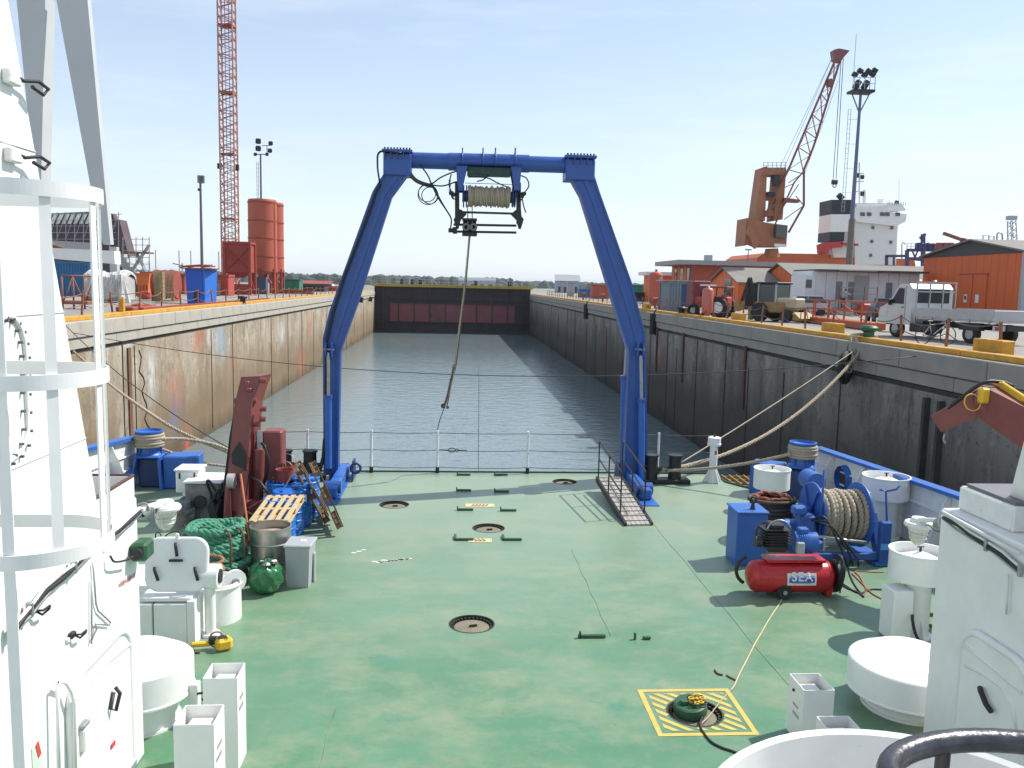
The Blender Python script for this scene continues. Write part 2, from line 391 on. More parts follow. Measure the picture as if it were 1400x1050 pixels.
LP0 = [(47.5,51,1.2,2.5,(.50,.09,.05)), (51.5,53.5,1.0,2.6,(.62,.62,.6)), (54.5,58,.0,2.6,(.16,.35,.55)), (40,42,-1.5,1.9,(.58,.6,.6)), (43,47,-2.8,.6,(.42,.14,.1)), (45.5,47.5,-3.4,-1,(.13,.15,.30)),
      (92,98,-.5,2.6,(.50,.16,.11)), (76,79,.2,2.6,(.55,.58,.6)), (62,65,-2,1.6,(.3,.12,.09)), (88,92,-3.5,-1.2,(.42,.12,.08)), (35.5,38,-4,-1,(.55,.54,.5)), (32,34,1.0,2.2,(.55,.55,.55)), (120,124,-1,2.4,(.4,.15,.1))]
LP = []
for (xa, xb, ya, yb, c_) in ((263,280,446,476,(.52,.10,.05)),(281,290,446,470,(.6,.6,.58)),(292,312,443,490,(.17,.36,.55)),(196,216,480,545,(.58,.6,.6)),(228,252,505,552,(.45,.15,.11)),(232,248,545,590,(.15,.16,.30)),(418,428,424,462,(.5,.17,.11)),(380,390,440,470,(.55,.6,.62)),(312,325,470,520,(.32,.13,.09)),(405,418,480,512,(.45,.13,.08)),(160,185,560,620,(.5,.5,.46)),(165,185,462,470,(.6,.6,.6)),(242,262,458,482,(.33,.24,.24)),(250,262,586,640,(.5,.10,.06))):
    A0, A1 = AX(xa,(ya+yb)/2,XL), AX(xb,(ya+yb)/2,XL); z1_, z0_ = AX((xa+xb)/2,ya,XL).z, AX((xa+xb)/2,yb,XL).z
    LP.append((A0.y-.3, A1.y+.3, z0_-.4, z1_+.4, c_))
lwall = wall_mat('left_dock_wall_concrete', (.43,.37,.28), (.12,.095,.07), (.30,.225,.14), (.185,.13,.07), LP)
rwall = wall_mat('right_dock_wall_shaded', (.25,.228,.20), (.05,.043,.036), (.145,.128,.11), (.05,.042,.034), [(57,60,-1,1.5,(.22,.06,.04)), (60,62,-.5,2.2,(.3,.3,.29)), (80,84,-1,1.5,(.18,.05,.04))], .7)  # same concrete as the left, its shade mixed into darker colours
cope = mat('cope_concrete', (.40,.37,.31), .85, var=.12, scale=.8, c2=(.22,.19,.15), amt=.25, bump=.3, bscale=8, c3=(.33,.27,.18), amt3=.3, s3=.4, st3=(1,1,.4))
copeR = mat('cope_concrete_shaded', (.29,.265,.23), .85, var=.14, scale=.8, c2=(.13,.125,.115), amt=.25, bump=.3, bscale=8)  # cope again, darkened in colour for the shaded right side
joint = mat('wall_joint_dark', (.055,.05,.044), .9, var=.3, scale=3)
def dockwall(side, X, mw, mc, label):
    sg = -1 if side == 'L' else 1
    root = thing('dock_wall', label, 'wall', (X, 0, WZ-3))
    f = M()
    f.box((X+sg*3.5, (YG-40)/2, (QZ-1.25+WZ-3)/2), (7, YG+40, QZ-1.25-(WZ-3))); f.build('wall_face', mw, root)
    # dark recess below the cope, then cope courses as blocks
    M().box((X+sg*.85, (YG-40)/2, QZ-1.18), (1.5, YG+40, .14)).build('recess', joint, root)
    L = 4.6; y = -10; first = None; lower = None
    while y < YG:
        l2 = min(L, YG-y)
        if first is None or l2 < L:
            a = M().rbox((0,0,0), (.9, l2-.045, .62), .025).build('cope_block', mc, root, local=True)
            bb = M().rbox((0,0,0), (.9, l2-.03, .42), .02).build('ledge_block', mc, root, local=True)
            if first is None: first, lower = a, bb
        else:
            a = first.copy(); col.objects.link(a); bb = lower.copy(); col.objects.link(bb)
        a.location = (sg*(.45-.10), y+l2/2, QZ-.31-(WZ-3)); bb.location = (sg*(.45-.02), y+l2/2+1.6, QZ-.62-.03-.21-(WZ-3))
        y += L
    # vertical joints and pipes
    for (yj, wd) in ([(38.2,.10),(39.6,.05),(52,.05),(57,.09),(69,.10),(76,.05),(83,.12),(90,.06),(99,.10),(109,.07),(118,.13),(127,.08),(140,.35),(146,.1)] if side == 'L' else [(20,.22),(31,.10),(36.5,.16),(41,.06),(44.6,.2),(50,.10),(54.5,.06),(57,.22),(62,.12),(66,.3),(72,.1),(80,.25),(86,.08),(92,.2),(101,.1),(108,.2),(117,.1),(126,.2),(136,.1),(147,.2)]):
        M().box((X-sg*.012, yj, -1.5+.4*math.sin(yj)), (.05, wd*.45, 6.2+.8*math.cos(yj))).build('joint', joint, root)
    if side == 'L':   # the long crack
        pts = [V(X+.012, 40.2+.25*math.sin(i*1.7)+.12*random.uniform(-1,1)+i*.08, 1.6-i*.33) for i in range(13)]
        M().tube(pts, .035, 4).build('crack', joint, root)
        M().box((X+.03, 38.9, -1.1), (.08, .35, 5.8)).build('drain_stain', mat('drain_rust', (.15,.075,.04), .85, var=.3, scale=4, stretch=(1,1,.2)), root)
    else:
        for yj in (41.5, 53, 60): # rusty ladder recesses / fender rails
            M().box((X-.04, yj, .6), (.10, .28, 3.2)).build('fender_rail', mat('rust_rail', (.10,.035,.025), .8, var=.3, scale=4), root)
        for yj in (24.2, 25.0):
            M().box((X-.10, yj, -.8), (.2, .14, 5.2)).build('vertical_rail', joint, root)
    return root
dockwall('L', XL, lwall, cope, 'sunlit stained concrete dock wall on the left, with paint splashes and a long crack')
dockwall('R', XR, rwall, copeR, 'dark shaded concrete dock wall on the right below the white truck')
# yellow kerbs
for side, X in (('L', XL), ('R', XR)):
    sg = -1 if side == 'L' else 1
    k = thing('edge_kerb', 'long yellow painted steel kerb along the %s dock edge' % ('left' if side == 'L' else 'right'), 'kerb', (X+sg*.3, 0, QZ))
    y = -8
    while y < YG-2:
        M().rbox((X+sg*.42, y+3.97, QZ+.09), (.42, 7.94, .18), .02).build('kerb_length', yellow, k); y += 8
# gate (caisson)
gateM = mat('gate_red_steel', (.20,.055,.06), .6, var=.2, scale=.25, c2=(.07,.03,.03), amt=.3, c3=(.10,.04,.045), amt3=.4, s3=.2, st3=(1,1,.3))
gateD = mat('gate_dark_steel', (.045,.035,.035), .7, var=.3, scale=.3, c2=(.14,.06,.05), amt=.25)
GX = (XL+XR)/2
gt = thing('dock_gate', 'dark red steel caisson gate closing the far end of the dock', 'gate', (0, YG, WZ-3))
M().box((GX, YG+2, (4.2+WZ-3)/2), (XR-XL+.2, 4, 4.2-WZ+3)).build('gate_body', gateD, gt)
M().box((GX, YG-.12, -.6), (23.6, .22, 3.4)).build('red_band', gateM, gt)
for i in range(10):
    M().box((-13.0+i*2.95, YG-.2, .4), (.22, .34, 8.2)).build('rib', gateD, gt)
for z in (3.3, 2.0, 1.15, -2.4): M().box((GX, YG-.25, z), (XR-XL-.2, .35, .16)).build('stringer', gateD, gt)
M().box((GX, YG+1.6, 4.45), (XR-XL+1, 4.6, .5)).build('walkway', mat('gate_walkway_yellow', (.42,.28,.04), .7, var=.15, c2=(.2,.13,.05), amt=.3, scale=.6), gt)
rl = M()
for i in range(23):
    x = XL+i*1.335; rl.box((x, YG-.6, 5.2), (.06,.06,1.1)); rl.box((x, YG+3.6, 5.2), (.06,.06,1.1))
for z in (5.2, 5.72):
    rl.box((GX, YG-.6, z), (XR-XL,.05,.05)); rl.box((GX, YG+3.6, z), (XR-XL,.05,.05))
rl.build('handrail', steel, gt)
for x in (-9.5,-7.6,-6, 4.5, 11): M().rbox((x, YG+1.5, 5.15), (.7,.8,.95), .1).build('winch_box', blackM, gt)
# far shore: low wooded land
random.seed(3)
folF = mat('far_woods', (.045,.062,.040), .95, var=.35, scale=.02, c2=(.055,.065,.035), amt=.4)
tr = M()
def woods(x0, x1, y, h, n):
    for i in range(n):
        x = x0+(x1-x0)*random.random(); yy = y+random.uniform(-120, 260); r = random.uniform(4, 20); hh = h*random.uniform(.35, 1.0)
        k = 7; vs = [V(x, yy, hh)]; 
        for j in range(2):
            for a in range(k):
                rr = r*(.6 if j == 0 else 1)*random.uniform(.8, 1.2); vs.append(V(x+rr*math.cos(2*PI*a/k), yy+rr*math.sin(2*PI*a/k), hh*(.8 if j == 0 else -.1)*random.uniform(.85, 1.1)))
        fs = [(0, 1+a, 1+(a+1) % k) for a in range(k)] + [(1+a, 1+k+a, 1+k+(a+1) % k, 1+(a+1) % k) for a in range(k)]
        tr.add(vs, fs)
woods(-1500, 100, 1500, 18, 2600); woods(-100, 1900, 1650, 15, 2600)
tr.build('far_woodland', folF, kind='stuff')
# low hazy ridge at far left
rd = M(); pr = None
for i in range(60):
    x = -5200+i*95; h = 30+50*max(0, math.sin(i*.11))*(.7+.3*math.sin(i*.7))*(1 if i < 44 else max(0, (60-i)/16))
    cur = (V(x, 8200, -2), V(x, 8400, h), V(x, 8800, -2))
    if pr: rd.quad(pr[0], cur[0], cur[1], pr[1]); rd.quad(pr[1], cur[1], cur[2], pr[2])
    pr = cur
rd.build('hills', mat('far_hills', (.06,.08,.07), .95, var=.1, scale=.002), kind='structure')
hz = M().box((0, 4350, 26), (12400, 9700, 72))
hm = bpy.data.materials.new('haze_air'); hm.use_nodes = True; tt = hm.node_tree; tt.nodes.clear()
oo = tt.nodes.new('ShaderNodeOutputMaterial'); pv = tt.nodes.new('ShaderNodeVolumePrincipled'); pv.inputs['Color'].default_value = (.80,.88,1,1); pv.inputs['Density'].default_value = .00010; pv.inputs['Anisotropy'].default_value = .2
tt.links.new(pv.outputs[0], oo.inputs['Volume'])
hz.build('haze', hm, kind='stuff')
# ================================================================ THE SHIP: deck, bulwarks, casings, gallows
DS = 22.05     # stern edge
dm, t, b = nodes_of('deck_paint'); co = N(t, 'TexCoord').outputs['Object']
n1 = noise(t, co, .55, 9, .7, (.8,1,1)); last = mixc_(t, rng(t, n1, .35, .65), (.078,.20,.105), (.115,.25,.15))
n2 = noise(t, co, .7, 10, .75, (.7,1,1), (4,1,0)); last = mixc_(t, rng(t, n2, .46, .62, 0, .8), last, (.23,.285,.18))
n3 = noise(t, co, 1.1, 9, .72, (.8,1,1), (1,9,0)); last = mixc_(t, rng(t, n3, .57, .66, 0, .6), last, (.045,.21,.15))
n4 = noise(t, co, 2.2, 10, .78, (.7,1,1), (7,3,0)); last = mixc_(t, rng(t, n4, .54, .70, 0, .6), last, (.27,.26,.185))
n6 = noise(t, co, .8, 9, .8, (2.4,.5,1), (3,6,0)); last = mixc_(t, rng(t, n6, .55, .66, 0, .5), last, (.19,.25,.17))
n7 = noise(t, co, 7.0, 6, .7, (1,1,1), (5,5,0)); last = mixc_(t, rng(t, n7, .66, .70, 0, .8), last, (.15,.10,.05))
n5 = noise(t, co, .42, 8, .7, (1,1,1), (2,2,0)); last = mixc_(t, rng(t, n5, .54, .72, 0, .6), last, (.24,.24,.15))
sep = N(t, 'SeparateXYZ'); t.links.new(co, sep.inputs[0])      # far sheen put into the colour: deck pales towards the stern
wv = noise(t, co, .3, 4, .6, (.5,1,1), (8,8,0)); ad = N(t, 'Math', operation='ADD'); t.links.new(sep.outputs[1], ad.inputs[0]); t.links.new(mul(t, wv, 7), ad.inputs[1])
last = mixc_(t, rng(t, ad.outputs[0], 13.0, 23, 0, .66), last, (.29,.345,.25))
sp = noise(t, co, 16, 3, .6, (1,1,1), (1,1,3)); last = mixc_(t, rng(t, sp, .70, .73, 0, .5), last, (.35,.36,.3))
t.links.new(last, b.inputs['Base Color'])
t.links.new(rng(t, n2, .3, .8, .30, .55), b.inputs['Roughness'])
bh = noise(t, co, 1.3, 6, .6); bp = N(t, 'Bump'); bp.inputs['Strength'].default_value = .12; bp.inputs['Distance'].default_value = .05
t.links.new(bh, bp.inputs['Height']); t.links.new(bp.outputs[0], b.inputs['Normal'])
deckM = dm
hullM = mat('ship_hull_paint', (.10,.13,.2), .5, var=.1, scale=1)
# deck with real round recesses: sheet with holes -> recess cups
HATCH = [(539,690,.33),(668,722,.33),(772,658.5,.31),(645,853,.335),(950,974,.33)]
hc = [(G(px,py), r) for px, py, r in HATCH]
import bmesh
cut = [V(-7.6,DS-1.2,0), V(-7.6,-3,0), V(9.4,-3,0), V(9.4,19.4,0), V(8.2,19.4,0), V(7.2,DS-1.0,0), V(7.2,DS,0), V(-3.6,DS,0), V(-3.6,DS-.5,0), V(-7.6,DS-.5,0)][1:]
bm = bmesh.new()
def ringedges(pts):
    vs = [bm.verts.new(p) for p in pts]; return [bm.edges.new((vs[i], vs[(i+1) % len(vs)])) for i in range(len(vs))]
es = ringedges(cut)
for c, r in hc: es += ringedges([c+V(r*math.cos(2*PI*k/40), r*math.sin(2*PI*k/40), 0) for k in range(40)])
bmesh.ops.triangle_fill(bm, use_beauty=True, edges=es)
for f in list(bm.faces):
    cc = f.calc_center_median()
    if any((cc-c).length < r*.98 for c, r in hc): bm.faces.remove(f)
for f in bm.faces:
    if f.normal.z < 0: f.normal_flip()
me = bpy.data.meshes.new('deck'); bm.to_mesh(me); me.materials.append(deckM)
deck = bpy.data.objects.new('deck', me); col.objects.link(deck); tag(deck, kind='structure')
h = M(); n = len(cut)
h.prism([p-V(0,0,.09) for p in cut], (0,0,-6.5)); h.build('hull', hullM, kind='structure')
rimM = mat('deck_edge_rim', (.03,.07,.06), .5, var=.2)
rim = M()
for a, c in zip(cut, cut[1:]+cut[:1]): rim.beam(a-V(0,0,.03), c-V(0,0,.03), .03, .14)
rim.build('deck_edge', rimM, deck, local=True)
recM = mat('recess_cover', (.19,.175,.12), .7, var=.2, scale=7, c2=(.12,.10,.07), amt=.3, bump=.1)
recD = mat('recess_rim', (.035,.035,.025), .7, var=.3)
for i, (c, r) in enumerate(hc):
    last_ = i == 4
    ht = thing('deck_manhole', ['round bolted manhole in the deck, left and aft near the leaning pallets', 'round bolted manhole between the two small yellow deck signs', 'round bolted manhole beside the gangway foot at the stern', 'large round bolted manhole in the middle of the deck', 'open round manhole inside the yellow striped square'][i], 'manhole', c-V(0,0,.08), group='round manholes in the deck')
    M().lathe([(r,.079),(r,0),(r-.075,0),(r-.075,.035),(0,.035)], (0,0,0), 40).build('cover', recM, ht, local=True)
    M().lathe([(r+.008,.0835),(r-.012,.084),(r-.012,.0)], (0,0,0), 40).build('rim', recD, ht, local=True)
    b1 = M().cyl((0,0,0), (0,0,.06), .019, n=6); d0 = None
    for k in range(30):
        a = 2*PI*k/30
        if d0 is None: d0 = b1.build('bolt', recD, ht, local=True); o_ = d0
        else: o_ = d0.copy(); col.objects.link(o_)
        o_.location = ((r-.045)*math.cos(a), (r-.045)*math.sin(a), 0)
    M().box((.02,.0,.05), (.12,.02,.04), .3).build('handle', recD if not last_ else blackM, ht, local=True)
# weld seams
sm = M()
pass
for x, yy0, yy1 in ((4.35,9.3,19.4),(2.35,11.5,15.5),(-1.3,4,9.5)): sm.tube([V(x+.01*math.sin(k*1.3), yy0+(yy1-yy0)*k/20, .002) for k in range(21)], .005, 4)
sm.build('weld_seam', mat('seam_paint', (.19,.22,.12), .6, var=.5, scale=2), deck, local=True, kind='stuff')
# painted markings: striped square round the open manhole
yl = mat('deck_yellow_paint', (.62,.42,.10), .6, var=.12, scale=6, c2=(.25,.25,.13), amt=.18)
mk = M(); ca, cb, cc_, cd_ = G(868,943), G(995,942), G(1040,1006), G(903,1006)
x0 = (ca.x+cd_.x)/2; x1 = (cb.x+cc_.x)/2; y0 = (cd_.y+cc_.y)/2; y1 = (ca.y+cb.y)/2; z = .004
for (a0,b0,a1,b1) in ((x0,y0,x1,y0+.06),(x0,y1-.06,x1,y1),(x0,y0+.06,x0+.06,y1-.06),(x1-.06,y0+.06,x1,y1-.06)): mk.quad(V(a0,b0,z),V(a1,b0,z),V(a1,b1,z),V(a0,b1,z))
ix0, ix1, iy0, iy1 = x0+.11, x1-.11, y0+.11, y1-.11
def clip(poly, f):
    o = []
    for i in range(len(poly)):
        p, q_ = poly[i], poly[(i+1) % len(poly)]; a, c = f(p), f(q_)
        if a >= 0: o.append(p)
        if (a >= 0) != (c >= 0): o.append(p.lerp(q_, a/(a-c)))
    return o
hcx, hcr = hc[4][0], hc[4][1]+.02
k = -3
while k < 3:
    base = [V(ix0,iy0,z),V(ix1,iy0,z),V(ix1,iy1,z),V(ix0,iy1,z)]
    pl = clip(clip(base, lambda p: (p.x-hcx.x)+(p.y-hcx.y)-k), lambda p: (k+.085)-((p.x-hcx.x)+(p.y-hcx.y)))
    if len(pl) > 2:     # cut where the manhole is
        along = lambda p: ((p.x-hcx.x)-(p.y-hcx.y))
        kk = (k+.042); half = hcr*hcr*2-kk*kk
        if half > 0:
            hh = math.sqrt(half)
            for pc in (clip(pl, lambda p: along(p)-hh), clip(pl, lambda p: -along(p)-hh)):
                if len(pc) > 2: mk.quad(*pc)
        else: mk.quad(*pl)
    k += .17
mk.build('hatch_marking', yl, deck, local=True)
# disc cover lying in the manhole, with chain
cv = thing('manhole_cover', 'round green steel cover lying tilted in the open manhole with a yellow chain on it', 'cover', hcx+V(-.02,.02,.0))
R_ = Matrix.Rotation(.12, 3, 'X') @ Matrix.Rotation(-.1, 3, 'Y')
mm_ = M().lathe([(0,.11),(.17,.11),(.19,.10),(.20,.05),(.20,.0),(0,0)], (0,0,0), 28)
mm_.v = [R_ @ p + V(-.02,.03,.0) for p in mm_.v]; mm_.build('disc', greenS, cv, local=True)
M().cyl((-.10,.02,.10), (-.10,.02,.14), .055, n=14).build('boss', greenS, cv, local=True)
def torus(m, c, R, r, ax='Z', sx=1, n=12, k=6, rot=None):
    pts = []
    for i in range(n):
        a = 2*PI*i/n; p = V(R*sx*math.cos(a), R*math.sin(a), 0)
        if rot is not None: p = rot @ p
        pts.append(Vector(c)+p)
    return m.tube(pts, r, k, closed=True)
for i in range(16):
    rot = Matrix.Rotation((i % 2)*PI/2, 3, 'X') @ Matrix.Rotation(random.uniform(-.3,.3), 3, 'Z')
    m_ = M(); row = i//4; torus(m_, (.0+.045*row-.02, -.07+.05*(i % 4), .135+.01*(i % 3)), .024, .009, sx=1.3, n=10, k=5, rot=rot); m_.build('chain_link', yelB if i % 3 else blackM, cv, local=True)
# small painted signs (dark hand-lettered strokes on yellow)
for i, (px, py, wpx, lab) in enumerate(((656,691,.66,'small yellow painted deck sign nearer the stern with dark strokes'),(656,739,.46,'small yellow painted deck sign just forward of the middle manhole'))):
    c = G(px,py); s_ = thing('deck_sign', lab, 'deck marking', c, group='yellow deck signs')
    hh = .30 if i == 0 else .26
    M().box((0,0,.004), (wpx,hh,.006)).build('plate', mat('sign_cream', (.62,.55,.36), .6, var=.1, scale=8), s_, local=True)
    e = M()
    for (a,b_,c_,d_) in ((0,hh/2-.02,wpx-.03,.015),(0,-hh/2+.02,wpx-.03,.015),(wpx/2-.02,0,.015,hh-.06),(-wpx/2+.02,0,.015,hh-.06)): e.box((a,b_,.0085), (c_,d_,.003))
    e.build('border', yl, s_, local=True)
    e = M(); nn = 5 if i == 0 else 3
    for k in range(nn): e.box((-.08*nn/2+.04+.08*k, .02, .009), (.03,.15,.003), .5 if i else -.45)
    e.box((0,-.05,.0095), (.07*nn,.03,.003)); e.build('lettering', mat('sign_rust_ink', (.18,.09,.02), .7), s_, local=True)
# lashing brackets (flat L pads) on the deck
first = None
LB = [(634,650,0),(685,650,0),(634,671.5,0),(686,673,0),(636,698,0),(695,699,0),(635,739,1),(701,739,1),(809,872,0),(884,874,0)]
names = ['at the stern edge, left of the pair','at the stern edge, right of the pair','in the second row from the stern, left','in the second row from the stern, right','just left of the aft yellow sign','just right of the aft yellow sign','L-shaped, left of the forward yellow sign','L-shaped, right of the forward yellow sign','longest one, right of the large central manhole','short stub right of the longest bracket']
for i, (px, py, L_) in enumerate(LB):
    c = G(px,py); o_ = M().rbox((0,0,.025), ((.36,.05,.05) if i != 8 else (.40,.05,.05)) if i != 9 else (.12,.05,.04), .01)
    if L_: o_.rbox((-.18,.14,.025), (.05,.28,.05), .01)
    else: o_.rbox((-.17,.0,.05), (.03,.05,.10), .008)
    o_ = o_.build('lashing_bracket', greenS, local=True); o_.location = c
    tag(o_, 'dark green lashing bracket '+names[i], 'bracket', 'lashing brackets on the deck')
# spilt white paint, rust stains
sp_ = mat('spilt_white_paint', (.8,.8,.78), .5)
def blob(m, c, rx, ry, n=14, z=.004):
    m.quad(*[Vector(c)+V(rx*math.cos(2*PI*k/n)*random.uniform(.6,1.15), ry*math.sin(2*PI*k/n)*random.uniform(.6,1.15), z) for k in range(n)])
m_ = M()
for k in range(12):
    f = k/11; blob(m_, G(518+f*42, 769-f*5), .05+.04*random.random(), .035+.02*random.random())
for px, py in ((490,754),(497,752),(512,768),(524,766),(484,756)): blob(m_, G(px,py), .06, .03)
o_ = m_.build('paint_spill', sp_); tag(o_, 'splash of spilt white paint on the green deck', 'paint spill')
# ---- stern rail
sr = thing('stern_railing', 'thin stern guard railing with white stanchions and sagging wires', 'railing', (1, DS-.08, 0))
xs = [G(px, 645).x for px in (421,508,598,720,895)]
for x in xs:
    M().cyl((x,DS-.08,.12), (x,DS-.08,1.14), .032, n=10).build('stanchion', white, sr)
    M().cyl((x,DS-.08,0), (x,DS-.08,.16), .05, n=10).build('socket', blackM, sr)
allx = [-5.4]+xs+[7.1]
for z, s_ in ((1.08,.02),(.62,.03),(.16,.03)):
    for a, c in zip(allx, allx[1:]): M().tube(sag((a,DS-.08,z), (c,DS-.08,z), s_, 8), .009, 5).build('rail_wire', wire, sr)
tb = M(); xa = A(618,612,DS-.08).x
torus(tb, (xa,DS-.08,.62), .05, .014, rot=Matrix.Rotation(PI/2,3,'X'), sx=2); torus(tb, (xa+.13,DS-.08,.62), .035, .012, rot=Matrix.Rotation(PI/2,3,'X')); tb.cyl((xa-.34,DS-.08,.62),(xa-.1,DS-.08,.62), .016, n=6); tb.cyl((xa+.14,DS-.08,.62),(xa+.4,DS-.08,.62), .012, n=6)
tb.build('turnbuckle', blackM, sr)
# thin whip aerial at the stern with Y top, and the cord stretched across the dock
pa = A(654,645,DS-.05); M().tube([pa, A(655,498,DS-.05)], .007, 5).build('whip_aerial', wire, None, label='thin vertical rod standing at the stern rail, left of the rightmost middle stanchion', cat='rod')
m_ = M().tube(sag(AX(100,455,XL+.05), AX(1255,487,XR-.05), 1.1, 30), .014, 4); m_.build('stretched_cord', wire, None, label='thin cord stretched across the dock from wall to wall', cat='cord')
# ---- bulwarks
def bulwark(X, ys, zs, sg, label, th=.09):
    r = thing('bulwark', label, 'bulwark', (X, sum(ys)/2, 0))
    q = M(); q.prism([V(X, ys[0], 0), V(X, ys[1], 0), V(X, ys[1], zs[1]), V(X, ys[0], zs[0])], (sg*th, 0, 0)); q.build('plate', whiteD, r)
    M().beam((X+sg*.02, ys[0], zs[0]+.04), (X+sg*.02, ys[1], zs[1]+.04), .26, .07).build('cap_rail', blueL, r)
    y = ys[0]+.3
    while y < ys[1]-.2:
        zz = zs[0]+(zs[1]-zs[0])*(y-ys[0])/(ys[1]-ys[0])
        M().prism([V(X-sg*.01, y, 0), V(X-sg*.55, y, 0), V(X-sg*.10, y, zz-.03), V(X-sg*.01, y, zz-.03)], (0,.03,0)).build('stay', whiteD, r); y += 1.6
    for f in (.42,.70):
        M().beam((X-sg*.02, ys[0]+.05, zs[0]*f), (X-sg*.02, ys[1]-.05, zs[1]*f), .05, .035).build('stringer', white, r)
    return r
bA, bB = AX(185,600,-7.55), AX(120,616,-7.55); kL = (bB.z-bA.z)/(bB.y-bA.y)
bl = bulwark(-7.55, (9, bA.y), (bA.z+kL*(9-bA.y), bA.z), -1, 'white bulwark with blue cap rail on the left side, behind the ladder cage')
bA, bB = AX(1115,614,9.35), AX(1350,695,9.35); kL = (bB.z-bA.z)/(bB.y-bA.y)
br = bulwark(9.35, (8, bA.y), (bA.z+kL*(8-bA.y), bA.z), 1, 'white bulwark with blue cap rail along the right side of the deck')
for (r_, X, y, zc) in ((bl,-7.55,18.6,.36),(br,9.35,18.9,.62),(br,9.35,14.2,.5)):
    sg = 1 if X < 0 else -1
    fl = M().lathe([(.30,-.12),(.33,0),(.33,.10),(.26,.16),(.24,-.1)], (X+sg*.02,y,zc), 24, 'X'); fl.build('fairlead_ring', blueL, r_)
    M().cyl((X+sg*.012,y,zc), (X+sg*.016,y,zc), .26, n=20).build('fairlead_hole', joint, r_)
M().cyl(G(168,668), G(168,668)+V(0,0,.5), .29, n=24).build('blue_bollard', drumB, None, label='short round blue drum on the deck by the left bulwark', cat='drum')
# ---- casings and mast legs (white, both sides)
pL0, pR0 = A(187,679,8.6), A(1287,694,8.6); XC0, HL0, XR0, HR0 = pL0.x, pL0.z, pR0.x, pR0.z
def casing(sg, label):
    X = XC0 if sg < 0 else XR0; r = thing('deck_casing', label, 'deckhouse', (X+sg*2, 5, 0)); H = HL0 if sg < 0 else HR0
    q = M(); q.rbox((X+sg*1.9, 3.8, H/2), (3.8, 9.6, H), .015); q.build('wall', white, r)
    return r, X, H
cl, XC, HC = casing(-1, 'white deckhouse casing on the left with door, clips and cable tray')
cr, XCR, HCR = casing(1, 'white deckhouse casing on the right in shade with door and cable tray')
# coaming / bin on the far end of left casing: raised white trough with dark inside
lip = M()
for (a,b_,c_,d_) in ((XC0-.03, 8.05, .03, 1.06),(XC0-1.13, 8.05, .03, 1.06)): lip.box((a, b_, HL0+.11), (c_, d_, .22))
lip.box((XC0-.58, 8.56, HL0+.11), (1.07,.03,.22)); lip.box((XC0-.58,7.53,HL0+.11),(1.07,.03,.22)); lip.build('trough', whiteD, cl)
M().box((XC0-.58,8.05,HL0+.012),(1.06,1.0,.02)).build('trough_floor', mat('trough_inside', (.22,.20,.19), .7, var=.2), cl)
M().tube([V(XC0-.02,7.5,HL0+.225),V(XC0-.02,8.57,HL0+.225),V(XC0-1.15,8.57,HL0+.225)], .018, 6).build('trough_edging', mat('edging_dark', (.10,.04,.035), .6), cl)
def door(root, X, sg, y0, y1, z0, z1, rad=.28):
    """rounded door outline with raised flange on the X face"""
    out = []
    for (cy, cz, a0) in ((y1-rad, z1-rad, 0), (y0+rad, z1-rad, PI/2), (y0+rad, z0+rad, PI), (y1-rad, z0+rad, 1.5*PI)):
        out += arc((X, cy, cz), rad, a0, a0+PI/2, 8, 'YZ')
    fr = M().tube([p-V(sg*.03,0,0) for p in out], .045, 6, closed=True); fr.build('door_frame', white, root)
    d = M().prism([p-V(sg*.05,0,0) for p in out], (sg*.045,0,0)).build('door', white, root)
    return out
dy0, dy1 = AX(92,1000,XC).y, AX(172,890,XC).y
door(cl, XC, -1, dy0, dy1, -.05, 1.62)
door(cr, XCR, 1, AX(1420,900,XCR).y, AX(1318,900,XCR).y, .0, 1.62)
def rodX(root, pts, X, off, r, name, m=white): M().tube([AX(px,py,X)+V(off,0,0) for px, py in pts], r, 7).build(name, m, root)
# rain gutters, handrails
rodX(cl, [(95,958),(103,945),(112,934),(140,905),(168,882),(174,881)], XC, .05, .018, 'rain_gutter')
rodX(cl, [(68,1060),(66,935),(70,931),(78,934),(85,945),(90,962),(91,1060)], XC, .07, .016, 'hand_rail')
rodX(cl, [(122,792),(122,880),(121,878),(129,860),(127,852)], XC, .02, .008, 'wire_loop', steel)
rodX(cl, [(124,770),(128,825),(131,835),(148,851),(147,855),(127,853)], XC, .02, .008, 'wire_loop', steel)
rodX(cr, [(1321,880),(1345,897),(1370,917),(1405,947)], XCR, -.05, .02, 'rain_gutter')
rodX(cr, [(1326,910),(1350,920),(1380,942),(1392,965),(1398,1000)], XCR, -.05, .018, 'door_seam')
rodX(cr, [(1384,785),(1381,840)], XCR, -.04, .012, 'conduit', whiteD)
# dogs/clips
def clip_(root, px, py, X, sg, s=1.0, n='door_clip'):
    p = AX(px,py,X); o_ = V(-sg*1,0,0); m_ = M()
    m_.rbox(p+o_*.03*s, (.06*s,.10*s,.07*s), .01)
    m_.tube([p+o_*.05*s, p+o_*.10*s+V(0,.06,-.02)*s, p+o_*.12*s+V(0,.15,-.01)*s, p+o_*.09*s+V(0,.20,-.06)*s, p+o_*.07*s+V(0,.10,-.08)*s, p+o_*.05*s], .012*s, 6)
    m_.build(n, blackM, root)
    M().rbox(p+o_*.015*s+V(0,-.06*s,-.03*s), (.03*s,.09*s,.05*s), .006).build('clip_plate', whiteD, root)
clip_(cl, 40, 835, XC, -1, .8); clip_(cl, 95, 868, XC, -1, .75)
for i,(px,py) in enumerate(((146,948),(163,928))): 
    p = AX(px,py,XC)
    if i == 0:
        M().tube([p+V(.08,.0,.06), p+V(.12,0,.0), p+V(.10,-.06,-.14), p+V(.07,-.10,-.10), p+V(.07,-.02,.02)], .018, 7).build('door_handle', blackM, cl)
